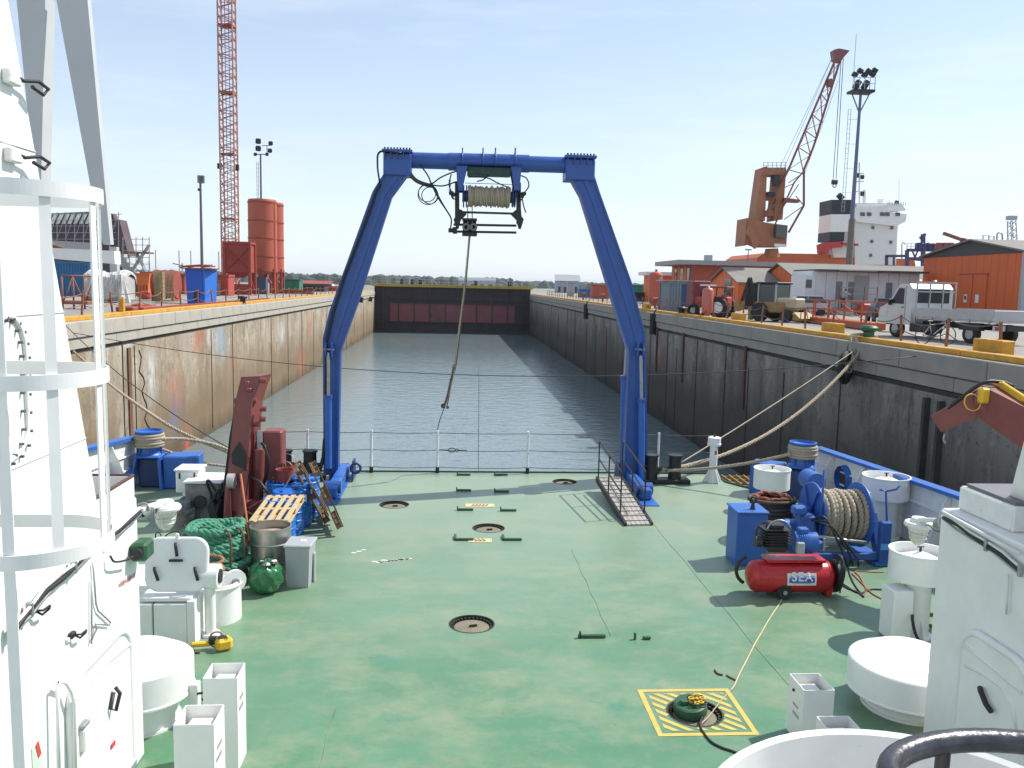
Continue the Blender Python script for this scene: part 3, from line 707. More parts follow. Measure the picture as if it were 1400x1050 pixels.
p = AX(1357,951,XCR); M().tube([p+V(-.08,.08,.04), p+V(-.10,.04,.03), p+V(-.10,-.06,-.06), p+V(-.10,-.14,-.09)], .028, 8).build('door_handle', blackM, cr)
p = AX(104,1010,XC); M().rbox(p+V(.05,0,0), (.09,.10,.20), .012).build('hinge', whiteD, cl); M().rbox(p+V(.07,0,.13), (.06,.12,.04), .01).build('hinge_pin', steel, cl)
# red/green stickers
stk = mat('sticker_red', (.55,.05,.05), .5); stg = mat('sticker_pale_green', (.55,.72,.55), .6)
def sticker(px, py, a, b_, m_, z=0, tilt=0):
    p = AX(px,py,XC)+V(.004+z,0,0); R = Matrix.Rotation(tilt, 3, 'X')
    M().box(p, (.004,a,b_), R=R).build('sticker', m_, cl)
sticker(50,1035,.15,.22,stg); sticker(51,1025,.05,.13,stk,.004,.3); sticker(147,1022,.12,.12,stg); sticker(146,1018,.09,.05,stk,.056); 
# cable tray along the casing tops
def cable(root, pts, X, off):
    P = [AX(px,py,X)+V(off,0,0) for px, py in pts]
    for k, (r_, dz, m_) in enumerate(((.022,0,blackM),(.014,.035,whiteD),(.012,-.03,steel))):
        q = [p+V(.01*math.sin(i*2.1+k), 0, dz+.012*math.sin(i*1.7+k)) for i, p in enumerate(resample(P, .25))]
        M().tube(q, r_, 6).build('cable', m_, root)
    for p in resample(P, .75)[1:]: M().rbox(p+V(0,0,0), (.05,.035,.12), .008).build('cable_clamp', steel, root)
cable(cl, [(184,700),(160,722),(120,750),(70,795),(30,835),(5,865)], XC, .05)
cable(cr, [(1296,708),(1330,728),(1365,752),(1402,780)], XCR, -.05)
rodX(cr, [(1296,700),(1350,729),(1402,757)], XCR, -.06, .02, 'tray_edge', whiteD)
M().rbox((XCR+.80, 8.1, HCR+.13), (1.3,.9,.26), .02).build('roof_box', whiteD, cr)
M().box((XCR+.80, 8.1, HCR+.28), (1.2,.8,.03)).build('roof_box_lid', mat('lid_grey', (.16,.15,.16), .4), cr)
# small stencilled text (red) on the left casing and dark loops
txt = M()
for i in range(8):
    p = AX(163+i*2.9, 800-i*1.9, XC)+V(.004,0,0); txt.box(p, (.003,.035,.05 if i % 3 else .03))
txt.build('stencil_text', mat('stencil_red', (.55,.25,.25), .6), cl, kind='stuff')
sp2 = thing('alarm_box', 'dark green box lamp fixed on the far corner of the left casing', 'signal box', AX(182,752,XC)+V(.12,0,0))
M().rbox(AX(181,752,XC)+V(.09,.02,0), (.16,.24,.19), .025).build('housing', greenS, sp2)
M().cyl(AX(181,752,XC)+V(.09,-.10,0), AX(181,752,XC)+V(.09,-.15,0), .055, n=14).build('lens', blackM, sp2)
M().tube(curve([AX(176,754,XC)+V(.1,-.15,0), AX(160,766,XC)+V(.08,0,0), AX(146,768,XC)+V(.07,0,0), AX(143,760,XC)+V(.05,0,0)],6), .010, 6).build('lead', blackM, sp2)
# mast legs
def mastleg(sg, X, label):
    r = thing('mast_leg', label, 'mast', (X+sg*1.0, 5.5, 2.8)); H0 = HL0
    if sg < 0:
        a0 = AX(137,709,X); a1 = A(11,0,6.3); a2 = a1+(a1-a0)*.35
    else:
        a0 = AX(1372,712,X+.45); a1 = A(1412,560,7.2); a2 = a1+(a1-a0)*1.8; H0 = HR0
    a0.z = H0
    near = [V(p.x, p.y-3.6+.25*i, p.z) for i, p in enumerate((a0, a2))]
    w_ = sg*1.3
    vs = [a0, near[0], near[1], a2]
    M().prism(vs, (w_,0,0)).build('casing_plate', white, r)
    return r, a0, a1, a2
ml, a0, a1, a2 = mastleg(-1, XC, 'tall white tapering mast leg rising from the left casing, brightly lit')
mr, _, _, _ = mastleg(1, XCR, 'pale white tapering mast leg at the right edge above the right casing')
# manhole with ring of bolts on the lit face
def faceP(px, py):   # point on the lit face of the left mast leg (plane through a0,a1 and the Y axis direction)
    n_ = (a1-a0).cross(V(0,1,0)).normalized(); d = ray(px,py); t_ = (a0-CAMPOS).dot(n_)/d.dot(n_); return CAMPOS+d*t_, (n_ if n_.x > 0 else -n_)
pts = [(-6,438),(3,434),(12,432),(20,438),(27,450),(31,466),(33,485),(34,510),(34,535),(35,560),(36,585),(33,605),(24,620),(12,630),(0,636)]
bp_ = [faceP(*q_) for q_ in pts]
M().tube([p+n_*.01 for p, n_ in bp_], .02, 6).build('manhole_edge', white, ml)
for (px, py) in pts:
    for dx in (-6, 3):
        p, n_ = faceP(px+dx, py+(4 if dx > 0 else 2)); M().cyl(p, p+n_*.03, .012, n=6).build('bolt', mat('bolt_shadow_grey', (.12,.11,.12), .5), ml)  # bolt shadows on the white plate put into the dark bolt colour
for (px,py) in ((20,110),(22,215)):
    p, n_ = faceP(px,py); m_ = M(); m_.tube([p+n_*.03+V(0,-.12,.03), p+n_*.06, p+n_*.10+V(0,.14,.03), p+n_*.12+V(0,.24,.0), p+n_*.10+V(0,.2,-.05), p+n_*.08+V(0,.08,-.02)], .014, 6); m_.build('clip', blackM, ml)
    M().rbox(p+n_*.03+V(0,-.1,0), (.06,.16,.10), .01).build('clip_plate', whiteD, ml)
for zz in (3.6, 4.7, 5.9):
    f = (zz-a0.z)/(a1.z-a0.z); p = a0.lerp(a1, f); M().tube([p+V(.004,-3.0,0), p+V(.004,0,0)], .006, 4).build('plate_seam', whiteD, ml)
# ladder cage (hoops and straps)
lc = thing('ladder_cage', 'white flat-bar safety cage of hoops and straps round the ladder at the left edge', 'ladder cage', (-2.43, 5.0, 2.8))
CX, CY, CR = -2.43, 5.0, .42
hoops = [3.44, 4.42, 5.45]
for z_ in hoops:
    pts = [V(-3.05, CY-CR, z_)] + [V(CX+CR*math.cos(a), CY+CR*math.sin(a), z_) for a in [(-PI/2+PI*k/48) for k in range(49)]] + [V(-3.05, CY+CR, z_)]
    q = M(); vs = []; m2 = len(pts)
    for i, p in enumerate(pts):
        tt_ = (pts[min(i+1,m2-1)]-pts[max(i-1,0)]).normalized(); n_ = V(tt_.y,-tt_.x,0)
        vs += [p+n_*.006+V(0,0,.042), p+n_*.006-V(0,0,.042), p-n_*.006-V(0,0,.042), p-n_*.006+V(0,0,.042)]
    fs = [(i*4+k_, i*4+(k_+1) % 4, i*4+4+(k_+1) % 4, i*4+4+k_) for i in range(m2-1) for k_ in range(4)]
    q.add(vs, fs); q.build('hoop', white, lc)
for an in (-82, -48, -4, 34):
    a = math.radians(an); p = V(CX+(CR-.014)*math.cos(a), CY+(CR-.014)*math.sin(a), 0)
    zl_ = 2.0 if an < -80 else 3.40; M().box(p+V(0,0,(zl_+5.49)/2), (.010,.058,5.49-zl_), math.radians(an)).build('strap', white, lc)
for yy in (CY-.22, CY+.22): M().tube([V(-2.93,yy,.3), V(-2.97,yy,5.6)], .022, 8).build('ladder_rail', white, lc)
for k in range(17): M().tube([V(-2.95,CY-.22,.5+.3*k), V(-2.95,CY+.22,.5+.3*k)], .012, 6).build('rung', white, lc)
# ---- blue gallows (A-frame)
YF = 21.25
gl = thing('stern_gallows', 'tall blue steel A-frame gallows straddling the stern', 'gantry frame', (1.1, YF, 0))
def leg(outer, inner, nm='leg'):
    pl = [A(px,py,YF-.22) for px, py in outer]+[A(px,py,YF-.22) for px, py in inner[::-1]]
    o_ = M().prism(pl, (0,.46,0)).build(nm, blueP, gl)
    # edge flanges
    f = M()
    for line in (outer, inner):
        for (a, c) in zip(line, line[1:]):
            f.beam(A(*a,YF-.22)+V(0,-.012,0), A(*c,YF-.22)+V(0,-.012,0), .05, .05, (0,1,0))
    f.build('flange', blueP, o_)
    # centre crease plate
    mid = [((a[0]+c[0])/2+2, (a[1]+c[1])/2) for a, c in zip(outer, inner)]
    f = M()
    for a, c in zip(mid, mid[1:]): f.beam(A(*a,YF-.22)+V(0,-.01,0), A(*c,YF-.22)+V(0,-.01,0), .10, .03, (0,1,0))
    f.build('doubler', blueP, o_)
    return o_
leg([(444,650),(443,462),(452,425),(511,262),(526,238)], [(461,648),(464,482),(486,420),(535,268),(560,234)])
leg([(884,668),(881,457),(862,386),(818,262),(811,240)], [(853,668),(861,482),(848,440),(795,268),(776,234)])
# top heads
for (xa_, xb_, y0_, y1_) in ((524,562,209,240),(774,813,217,247)):
    a = A(xa_,y0_,YF-.3); c = A(xb_,y1_,YF-.3)
    M().rbox(((a.x+c.x)/2, YF, (a.z+c.z)/2), (abs(c.x-a.x), .62, abs(a.z-c.z)), .02).build('head', blueP, gl)
    M().rbox(((a.x+c.x)/2, YF, a.z+.06), (abs(c.x-a.x)+.06, .74, .07), .012).build('head_flange', blueP, gl)
    for k in range(9):
        x = a.x+(c.x-a.x)*(k+.5)/9
        M().cyl((x, YF-.30, a.z+.02), (x, YF-.30, a.z+.14), .022, n=6).build('bolt', blackM, gl)
        if k % 2 == 0: M().box((x, YF-.33, a.z-.04), (.02,.10,.16)).build('gusset', blueP, gl)
bz0, bz1 = A(560,219,YF), A(778,226,YF)
M().cyl(bz0, bz1, .195, n=28).build('cross_beam', blueP, gl)
sA, sB = A(613,221,YF), A(723,224,YF)
M().cyl(sA, sB, .215, n=28).build('beam_sleeve', blueP, gl)
for px in (632,660,677,704):
    c = A(px,222,YF); m_ = M(); torus(m_, c, .25, .02, rot=Matrix.Rotation(PI/2,3,'Y'), n=24, k=6); m_.box(c+V(0,-.02,.27), (.03,.12,.14)); m_.build('collar', blueP, gl)
# lower leg gear: hydraulic cylinders
def cylr(px0, py0, px1, py1, pxr, pyr, r, Y, nm=''):
    a, b_, c = A(px0,py0,Y), A(px1,py1,Y), A(pxr,pyr,Y)
    cc = M().cyl(a, b_, r, n=18).build('ram_barrel', blueL if nm else blueP, gl)
    M().cyl(b_, b_+(b_-a).normalized()*.09, r*1.2, n=18).build('gland', blueP, cc)
    M().cyl(b_, c, r*.5, n=12).build('ram_rod', steel, cc)
cylr(449,640,449,545,449,482,.085,YF-.42,'l'); cylr(459.5,637,459.5,510,459,470,.10,YF+.30)
cylr(877,655,877,550,876,486,.085,YF-.42,'l'); cylr(853,645,855,518,858,470,.12,YF+.34,'l')
for px in (450,875): 
    c = A(px,478,YF-.36); M().rbox(c+V(-.07,0,0), (.035,.22,.34), .01).build('lug', blueP, gl); M().rbox(c+V(.07,0,0), (.035,.22,.34), .01).build('lug', blueP, gl); M().cyl(c+V(-.12,0,0), c+V(.12,0,0), .035, n=10).build('pin', steel, gl)
# foot beams
for xw in (G(461,668).x, G(872,672).x):
    M().rbox((xw, 20.45, .16), (.26, 2.7, .26), .03).build('foot_beam', blueL, gl)
    M().box((xw, 20.15, .012), (.40, 3.0, .018)).build('foot_plate', blueL, gl)
    M().cyl((xw-.2, 19.45, .22), (xw+.2, 19.45, .22), .15, n=20).build('foot_trunnion', blueP, gl)
    m_ = M(); torus(m_, (xw+.36, 20.95, .34), .12, .035, rot=Matrix.Rotation(PI/2,3,'X'), n=16); m_.build('shackle', blueD, gl)
    M().prism([V(xw-.3,20.85,.02),V(xw-.3,21.6,.02),V(xw-.3,21.45,.5),V(xw-.3,21.05,.5)], (.04,0,0)).build('foot_bracket', blueD, gl)
    M().prism([V(xw+.26,20.85,.02),V(xw+.26,21.6,.02),V(xw+.26,21.45,.5),V(xw+.26,21.05,.5)], (.04,0,0)).build('foot_bracket', blueD, gl)
# hoses draped along the left leg
for k, off in enumerate((0, .05)):
    M().tube(curve([A(549,209,YF-.4)+V(0,off,0), A(520,207,YF-.4)+V(0,off,0), A(516,225,YF-.4)+V(0,off,0), A(519,250,YF-.4)+V(0,off,0)], 6), .022, 6).build('hose', blackM, gl)
M().tube([A(520,252,YF-.3), A(514,262,YF-.3), A(505,290,YF-.3), A(470,380,YF-.3), A(455,430,YF-.3), A(446,470,YF-.3), A(446,545,YF-.3)], .035, 7).build('hose', rubber, gl)
M().tube([A(444,600,YF-.3), A(442,625,YF-.35), A(438,640,YF-.4), A(434,655,YF-.5)], .05, 7).build('hose', rubber, gl)
for k, pts in enumerate(([(556,231),(568,246),(585,253),(592,252)], [(575,226),(585,240),(590,252),(600,272),(612,290),(617,300),(616,312)], [(590,252),(602,243),(615,237),(625,234)], [(590,253),(606,254),(622,249)], [(592,255),(606,280),(616,296)])):
    M().tube(curve([A(px,py,YF-.15-.04*k) for px, py in pts], 7), .05 if k == 0 else .018, 7).build('hose', wood if k == 0 and False else blackM if k else ropeD, gl)
for k, (dx, dz, R0) in enumerate(((0,0,.24),(.05,-.02,.20),(-.02,.04,.21))):
    m_ = M(); torus(m_, A(585,266,YF-.3)+V(dx,.02*k,dz), R0, .012, rot=Matrix.Rotation(PI/2,3,'X'), n=26, k=5); m_.build('hose_loop', blackM, gl)
# ---- net winch hanging from the cross beam
nw = thing('hanging_winch', 'rope winch in a dark frame hanging below the blue cross beam', 'winch', A(667,270,YF))
YW = YF-.05
def bx2(nm, x0_, y0_, x1_, y1_, dy, m_, yoff=0, b_=.01):
    a, c = A(x0_,y0_,YW), A(x1_,y1_,YW); return M().rbox(((a.x+c.x)/2, YW+yoff, (a.z+c.z)/2), (abs(c.x-a.x), dy, abs(a.z-c.z)), b_).build(nm, m_, nw)
bx2('top_plate', 624,227,712,230, .7, blueD)
bx2('motor_housing', 639,229,698,241, .5, mat('winch_green_dark', (.03,.075,.07), .6, var=.3, scale=8), .05)
for (a_, b_) in (((624,229,640,229,637,256,627,256)), ((698,230,713,230,709,258,700,258))) if False else ((624,0),(697,1)):
    x = a_; pl = [(x,229),(x+15,229),(x+(10 if not b_ else 13),250),(x+(9 if not b_ else 12),262),(x+(3 if not b_ else 5),262),(x+(1 if not b_ else 4),250)]
    for yy in (-.30, .26): M().prism([A(px,py,YW)+V(0,yy,0) for px, py in pl], (0,.035,0)).build('side_plate', blueD if yy > 0 else blueP, nw)
for pr_ in (((625,248),(625,300)),((709,250),(709,306))):
    M().beam(A(*pr_[0],YW), A(*pr_[1],YW), .11, .11, (0,1,0)).build('drop_arm', blackM, nw)
dA, dB = A(640,268,YW), A(697,270,YW)
M().cyl(A(632,268,YW), A(704,270,YW), .14, n=20).build('drum', blueD, nw)
for px, m_ in ((633,blueD),(637,blueD),(700,blueD),(703,blueD)): M().cyl(A(px,268.5,YW), A(px,268.5,YW)+V(.03,0,0), .27, n=28).build('drum_flange', m_, nw)
# rope lay on the drum: individual turns
rw = M(); nn = 26
for k in range(nn):
    c = dA.lerp(dB, (k+.5)/nn); rr = .225+.02*math.sin(k*1.9)+random.uniform(-.01,.015)
    torus(rw, c, rr, .024, rot=Matrix.Rotation(PI/2+random.uniform(-.10,.10),3,'Y') @ Matrix.Rotation(random.uniform(0,6),3,'Z'), n=22, k=6)
M().cyl(dA, dB, .215, n=24).build('rope_core', ropeW, nw); rw.build('rope_turns', ropeW, nw)
bx2('cross_bar', 636,250,700,252.5, .06, blackM)
bx2('lower_beam', 627,288.6,703,293.4, .12, blackM)
for s_ in (0,1):
    x = 624 if not s_ else 712; d = 1 if not s_ else -1
    M().prism([A(px,py,YW)+V(0,-.05,0) for px, py in ((x,285),(x+7*d,287),(x+14*d,293),(x+6*d,301),(x+3*d,313),(x+0*d,313),(x-4*d,300),(x-1*d,296))], (0,.10,0)).build('knuckle', blackM, nw)
for y_ in (307,316.5): M().cyl(A(620,y_,YW), A(706,y_+1.5,YW), .03, n=10).build('guide_rod', blackM, nw)
M().cyl(A(613,315,YW), A(624,315,YW), .055, n=10).build('guide_motor', blackM, nw); M().cyl(A(619,315,YW), A(625,315,YW), .085, n=8).build('guide_nut', blackM, nw)
bx2('fairlead_top', 632,298.6,652,302.5, .3, blackM); bx2('fairlead_bottom', 632,318,652,323, .3, blackM); bx2('fairlead_back', 633,302,651,318, .06, blackM, .1)
for px in (637.2, 647.2):
    m_ = M(); torus(m_, A(px,311,YW)+V(0,-.12,0), .072, .026, rot=Matrix.Rotation(PI/2,3,'X'), n=18, k=8); m_.build('roller', mat('roller_grey', (.20,.20,.16), .5), nw)
for px in (639.5, 645.5): M().tube([A(px,280,YW), A(px+.2,311,YW), A(px+.1,318,YW)], .014, 5).build('lead_rope', ropeW, nw)
for k, pts in enumerate(([(712,240),(720,244),(723,254),(718,262),(712,270)], [(710,262),(716,268),(710,276)], [(714,272),(716,282),(719,291)], [(617,238),(614,252),(617,262),(620,272)], [(614,250),(618,270),(624,272)], [(640,242),(665,243),(680,250),(694,256)], [(652,248),(660,246),(668,240)])):
    M().tube(curve([A(px,py,YW-.1) for px, py in pts], 6), .016, 5).build('hose', blackM, nw)
for px, py in ((620,266),(617,264),(713,268),(716,265)): M().rbox(A(px,py,YW-.1), (.12,.12,.09), .02).build('valve', blackM, nw)
for px, py in ((615,255),): 
    for k in range(6): 
        m_ = M(); torus(m_, A(px,py-8+k*3.2,YW-.1), .025, .007, n=8, k=4, rot=Matrix.Rotation(PI/2,3,'X') @ Matrix.Rotation(PI/2*(k % 2),3,'Y')); m_.build('chain_link', blackM, nw)
# hanging fall: rope from fairlead to the stanchion
hr = thing('hanging_rope', 'frayed rope hanging from the winch fairlead and tied to the stern rail', 'rope', A(642,323,YW))
pts = [A(642,321,YW), A(636,385,YW+.1), A(629,440,YW+.15), A(622,497,YW+.2), A(616,530,YW+.2), A(607,558,YW+.25)]
M().rope(curve(pts,8), .026, .18).build('rope', ropeW, hr)
M().tube([A(643,321,YW), A(637,390,YW+.1), A(624,497,YW+.2), A(611,556,YW+.25)], .012, 5).build('pilot_line', wire, hr)
M().rope(curve([A(621,500,YW+.2)+V(0,-.05,0), A(618,515,YW+.2), A(615,528,YW+.2), A(611,545,YW+.2), A(607,555,YW+.2)],6), .036, .2).build('splice', mat('tarred_rope', (.16,.12,.09), .9, var=.3, scale=20), hr)
for c, r_ in (((621,501),.07),((617,519),.055),((606,555),.09),((612,557),.06)):
    m_ = M(); torus(m_, A(*c,YW+.18), r_*.4, r_*.32, n=10, k=7, rot=Matrix.Rotation(1.2,3,'X')); m_.build('knot', ropeD, hr)
M().tube([A(607,558,YW+.25), A(601,575,YW+.3), A(598,588,DS-.1)], .012, 5).build('tail', wire, hr)
# ================================================================ THINGS ON DECK
def drumvent(loc, R, z0, z1, Rp, label, grp='open-topped white drum ventilators', foot=True, n=36):
    """drum-headed ventilator: open cylinder with inner cone on a pedestal"""
    r = thing('deck_ventilator', label, 'ventilator', (loc[0], loc[1], 0), group=grp)
    M().lathe([(Rp,z0-.02),(R*.99,z0),(R,z0+.015),(R,z1-.02),(R+.012,z1-.02),(R+.012,z1),(R-.015,z1),(R-.015,z1-.16),(R*.9,z1-.17)], (0,0,0), n).build('drum_head', white, r, local=True)
    M().lathe([(R*.97,z1-.17),(R*.3,z1-.05),(R*.08,z1-.02),(0,z1-.02)], (0,0,0), n).build('inner_cone', whiteD, r, local=True)
    M().lathe([(Rp+.06,0),(Rp+.06,.03),(Rp,.03),(Rp,z0-.06),(Rp+.035,z0-.06),(Rp+.035,z0)], (0,0,0), n).build('pedestal', white, r, local=True)
    M().cyl((0,0,z1-.04), (0,0,z1+.05), .018, n=8).cyl((-.05,0,z1+.05), (.05,0,z1+.05), .012, n=6).build('spindle', blackM, r, local=True)
    if foot:
        for a in (.4, 2.5, 4.6): M().prism([V((Rp)*math.cos(a),(Rp)*math.sin(a),.03), V((Rp+.16)*math.cos(a),(Rp+.16)*math.sin(a),.03), V(Rp*math.cos(a),Rp*math.sin(a),.3)], (.012,.012,0)).build('foot_bracket', white, r, local=True)
    return r
def X_at(px, Y): return A(px, 500, Y).x
YB = 11.45; vB = drumvent((A(1257,770,YB).x, YB), (A(1295,770,YB)-A(1220,770,YB)).x/2, A(1257,790,YB).z, A(1257,752,YB).z, .19, 'white drum ventilator with red label and grey locker attached, right of the compressor')
M().box((.02,-.385,A(1257,779,11.1).z), (.11,.03,.06)).build('warning_label', stk, vB, local=True)
M().rbox((-.35,-.10,.39), (.30,.38,.76), .02).build('side_locker', white, vB, local=True)
M().tube(curve([V(-.22,-.3,.42), V(-.28,-.42,.38), V(-.24,-.46,.2), V(-.08,-.4,.02)],6), .022, 7).build('cable', rubber, vB, local=True)
vC = drumvent((A(1209,690,16.3).x, 16.3), (A(1239,660,16.3)-A(1180,660,16.3)).x/2, A(1209,680,16.3).z, A(1209,650,16.3).z, .27, 'white drum ventilator standing behind the rope reel, before the right bulwark')
M().box((-.02,-.43,1.12), (.07,.01,.06)).build('rust_label', stk, vC, local=True)
vD = drumvent((A(1055.5,650,18.4).x, 18.4), (A(1079,650,18.4)-A(1032,650,18.4)).x/2, A(1055,667,18.4).z, A(1055,640,18.4).z, .22, 'low white drum ventilator behind the coil of dark hose')
# slim post ventilator
vE = thing('post_ventilator', 'slim white air pipe with wide collar standing at the stern right corner', 'ventilator', (A(974,655,21.1).x, 21.1, 0))
M().lathe([(.135,0),(.10,.1),(.10,.95),(.165,.97),(.165,1.18),(.13,1.20),(0,1.2)], (0,0,0), 22).build('pipe', white, vE, local=True)
M().lathe([(.1,1.0),(.18,1.0),(.18,1.03),(.1,1.03)], (0,0,0), 22).build('collar', white, vE, local=True)
M().box((.02,-.11,.8), (.05,.02,.09)).build('rust_patch', rustO, vE, local=True)
for a in (.2, 2.9, -1.2): M().prism([V(.1*math.cos(a),.1*math.sin(a),0), V(.26*math.cos(a),.26*math.sin(a),0), V(.1*math.cos(a),.1*math.sin(a),.35)], (.015,.015,0)).build('foot_bracket', white, vE, local=True)
M().cyl((0,0,1.2),(0,0,1.26), .03, n=8).build('plug', blackM, vE, local=True)
# mushroom ventilators
def mushroom(loc, R, z1, label):
    r = thing('mushroom_ventilator', label, 'ventilator', (loc[0], loc[1], 0), group='large white mushroom ventilators')
    M().lathe([(R*.6,z1-.52),(R*.98,z1-.52),(R*1.015,z1-.50),(R*1.015,z1-.48),(R,z1-.47),(R,z1-.15),(R*.98,z1-.135),(R*.60,z1-.005),(R*.58,z1),(0,z1)], (0,0,0), 56).build('cap', white, r, local=True)
    M().lathe([(R*.75,0),(R*.75,.03),(R*.70,.03),(R*.70,z1-.50)], (0,0,0), 40).build('pedestal', white, r, local=True)
    return r
mv = mushroom((A(190,900,9.3).x, 9.3), .58, .86, 'large white mushroom ventilator half hidden by the left casing')
M().rbox((.62,-.05,.22), (.10,.12,.5), .01).build('switch_box', whiteD, mv, local=True)
M().tube([V(.66,-.1,.36), V(.76,-.12,.38), V(.8,-.14,.34), V(.72,-.12,.30)], .014, 6).build('switch_handle', blackM, mv, local=True)
mushroom((A(1242,900,9.4).x, 9.4), (A(1242,900,9.4)-A(1168,900,9.4)).x, A(1242,888,9.4).z, 'large white mushroom ventilator half hidden by the right casing')
# open topped white boxes with jugs
def openbox(x, y, w_, d_, h_, label):
    r = thing('open_box', label, 'box', (x, y, 0), group='tall open-topped white boxes'); t_ = .008
    for nm, c, s_ in (('side_panel',(-w_/2,0,h_/2),(t_,d_,h_)),('side_panel',(w_/2,0,h_/2),(t_,d_,h_)),('front_panel',(0,-d_/2,h_/2),(w_-t_,t_,h_)),('back_panel',(0,d_/2,h_/2),(w_-t_,t_,h_))): M().box(c, s_).build(nm, white, r, local=True)
    M().rbox((0,.02,h_-.34), (w_*.72, d_*.7, .5), .03).build('contents', whiteD, r, local=True)
    tx = M()
    for k in range(5):
        for sgn in (-1,1): tx.box((sgn*(w_/2+.0055), .05-.03*k, h_-.27), (.003,.018,.035)); tx.box((sgn*(w_/2+.0055), .04-.035*k, h_-.37), (.003,.022,.04))
    tx.build('stencil_text', mat('stencil_grey', (.36,.35,.34), .6), r, local=True, kind='stuff')
    M().cyl((-w_/2-.004,.05,h_-.12), (-w_/2-.02,.05,h_-.12), .018, n=8).build('knob', blackM, r, local=True)
    return r
openbox(A(307,930,8.42).x, 8.42, .33, .34, 1.0, 'taller-looking open white box at lower left, the farther of the pair')
openbox(A(273,1000,7.15).x, 7.15, .33, .34, 1.2, 'open white box at lower left, the nearer of the pair')
openbox(A(1110,930,8.7).x, 8.7, .34, .40, A(1110,932,8.7).z, 'open white box at lower right beside the striped deck square')
openbox(A(1150,990,7.9).x, 7.9, .34, .38, A(1150,992,7.9).z, 'open white box at lower right, mostly hidden behind the round white tub')
# foreground tub and pipe handle
tub = thing('round_tub', 'big round white tub rim in the near foreground at bottom right', 'tub', (1.52, 2.25, 2.6))
tc_ = G(1290,1165,3.62); Rt = .60
M().lathe([(Rt,-1.2),(Rt,-.01),(Rt-.012,.0),(Rt-.03,-.01),(Rt-.03,-.30),(0,-.32)], tc_, 72).build('tub_wall', whiteD, tub)
hp = G(1395,1068,3.74); hn = thing('grab_rail', 'thick grey steel pipe loop crossing the white tub in the near foreground', 'rail', hp)
pts = [hp+V(.34*math.cos(a), .20*math.sin(a), .0) for a in [math.radians(d) for d in range(215, -50, -9)]]
M().tube(pts, .033, 16).build('pipe', mat('worn_steel_pipe', (.075,.075,.085), .32, .6, var=.3, scale=14, c2=(.25,.25,.25), amt=.1, bump=.15, bscale=40), hn)
M().cyl(hp+V(-.1,.18,-.5), hp+V(-.1,.18,0), .02, n=10).build('post', blackM, hn)

# ---- capstans
def capstan(x, y, rz, label):
    r = thing('capstan', label, 'capstan', (x, y, 0), rz, 'blue mooring capstans')
    M().prism([V(-.45,-.35,0),V(-.30,-.30,.75),V(-.30,.30,.75),V(-.45,.35,0)], (.05,0,0)).build('side_plate', blueL, r, local=True)
    M().prism([V(.30,-.40,0),V(.22,-.30,.75),V(.22,.30,.75),V(.30,.40,0)], (.06,0,0)).build('side_plate', blueL, r, local=True)
    M().rbox((-.04,.1,.36), (.5,.42,.7), .03).build('gearbox', blueD, r, local=True)
    M().rbox((-.04,0,.775), (.66,.68,.05), .02).build('top_plate', blueL, r, local=True)
    M().rbox((.72,.05,.40), (.78,.60,.78), .03).build('motor_housing', blueL, r, local=True)
    M().lathe([(.30,.80),(.26,.84),(.24,.95),(.25,1.12),(.29,1.28),(.32,1.34),(.32,1.37),(.29,1.375),(.27,1.32),(0,1.22)], (-.05,0,0), 32).build('drum_head', blueL, r, local=True)
    q = M()
    for k in range(5): torus(q, (-.05,0,1.02+.062*k), .31+.012*(k % 2), .036, n=40, k=8)
    q.build('rope_turns', ropeW, r, local=True)
    for a in (0,1.05,2.1,3.14,4.2,5.2): M().box((-.05+.27*math.cos(a), .27*math.sin(a), .90), (.05,.03,.18), a).build('whelp', blueL, r, local=True)
    return r
cL = capstan(A(208,640,20.3).x, 20.3, 0, 'blue mooring capstan with rope turns at the left stern, beside the bulwark')
cRx = A(1093,640,19.6).x
cR = capstan(cRx, 19.6, 2.6, 'blue mooring capstan with rope turns at the right stern, in front of the bulwark end')
M().rbox((cRx-.6, 20.9, .42), (.8,.5,.84), .03).build('winch_cabinet', blueL, cR) if False else None
# ---- bollards
def bollards(x, y, label, sep_=.62, h_=.74):
    r = thing('double_bollard', label, 'bollard', (x, y, 0), group='black double bollards at the stern')
    M().rbox((0,0,.06), (sep_+.75,.42,.12), .02).build('base', blackM, r, local=True)
    for s_ in (-1,1):
        M().lathe([(.17,.1),(.16,h_-.05),(.19,h_-.04),(.19,h_),(0,h_)], (s_*sep_/2,0,0), 24).build('post', blackM, r, local=True)
    M().cyl((-sep_*.9,0,.36), (sep_*.9,0,.36), .06, n=12).build('cross_bar', blackM, r, local=True)
    return r
bR = bollards(A(906,650,21.0).x, 21.0, 'black double bollard holding the thick rope, right of the gallows foot')
bL = bollards(A(407,645,21.2).x, 21.2, 'black double bollard at the stern behind the maroon crane')
# ---- gangway leaning at the right gallows leg
gw = thing('boarding_gangway', 'narrow ribbed gangway with dark handrails lying at the foot of the right gallows leg', 'gangway', G(850,690))
g0l, g0r = G(817,652,.35), G(849,652,.35); g1l, g1r = G(857,717,.04), G(890,716,.04)
plM = mat('gangway_boards', (.36,.34,.31), .8, var=.15, scale=8, c2=(.22,.16,.12), amt=.3, stretch=(1,.3,1), bump=.15)
for k in range(5):
    f0, f1 = k/5+.01, (k+1)/5-.01
    a, b_, c, d_ = g0l.lerp(g0r,f0), g0l.lerp(g0r,f1), g1l.lerp(g1r,f1), g1l.lerp(g1r,f0)
    M().prism([a,b_,c,d_], (0,0,-.04)).build('plank', plM, gw)
for k in range(11):
    f = (k+.3)/11; M().beam(g0l.lerp(g1l,f)+V(0,0,.012), g0r.lerp(g1r,f)+V(0,0,.012), .03, .014).build('cleat', plM, gw)
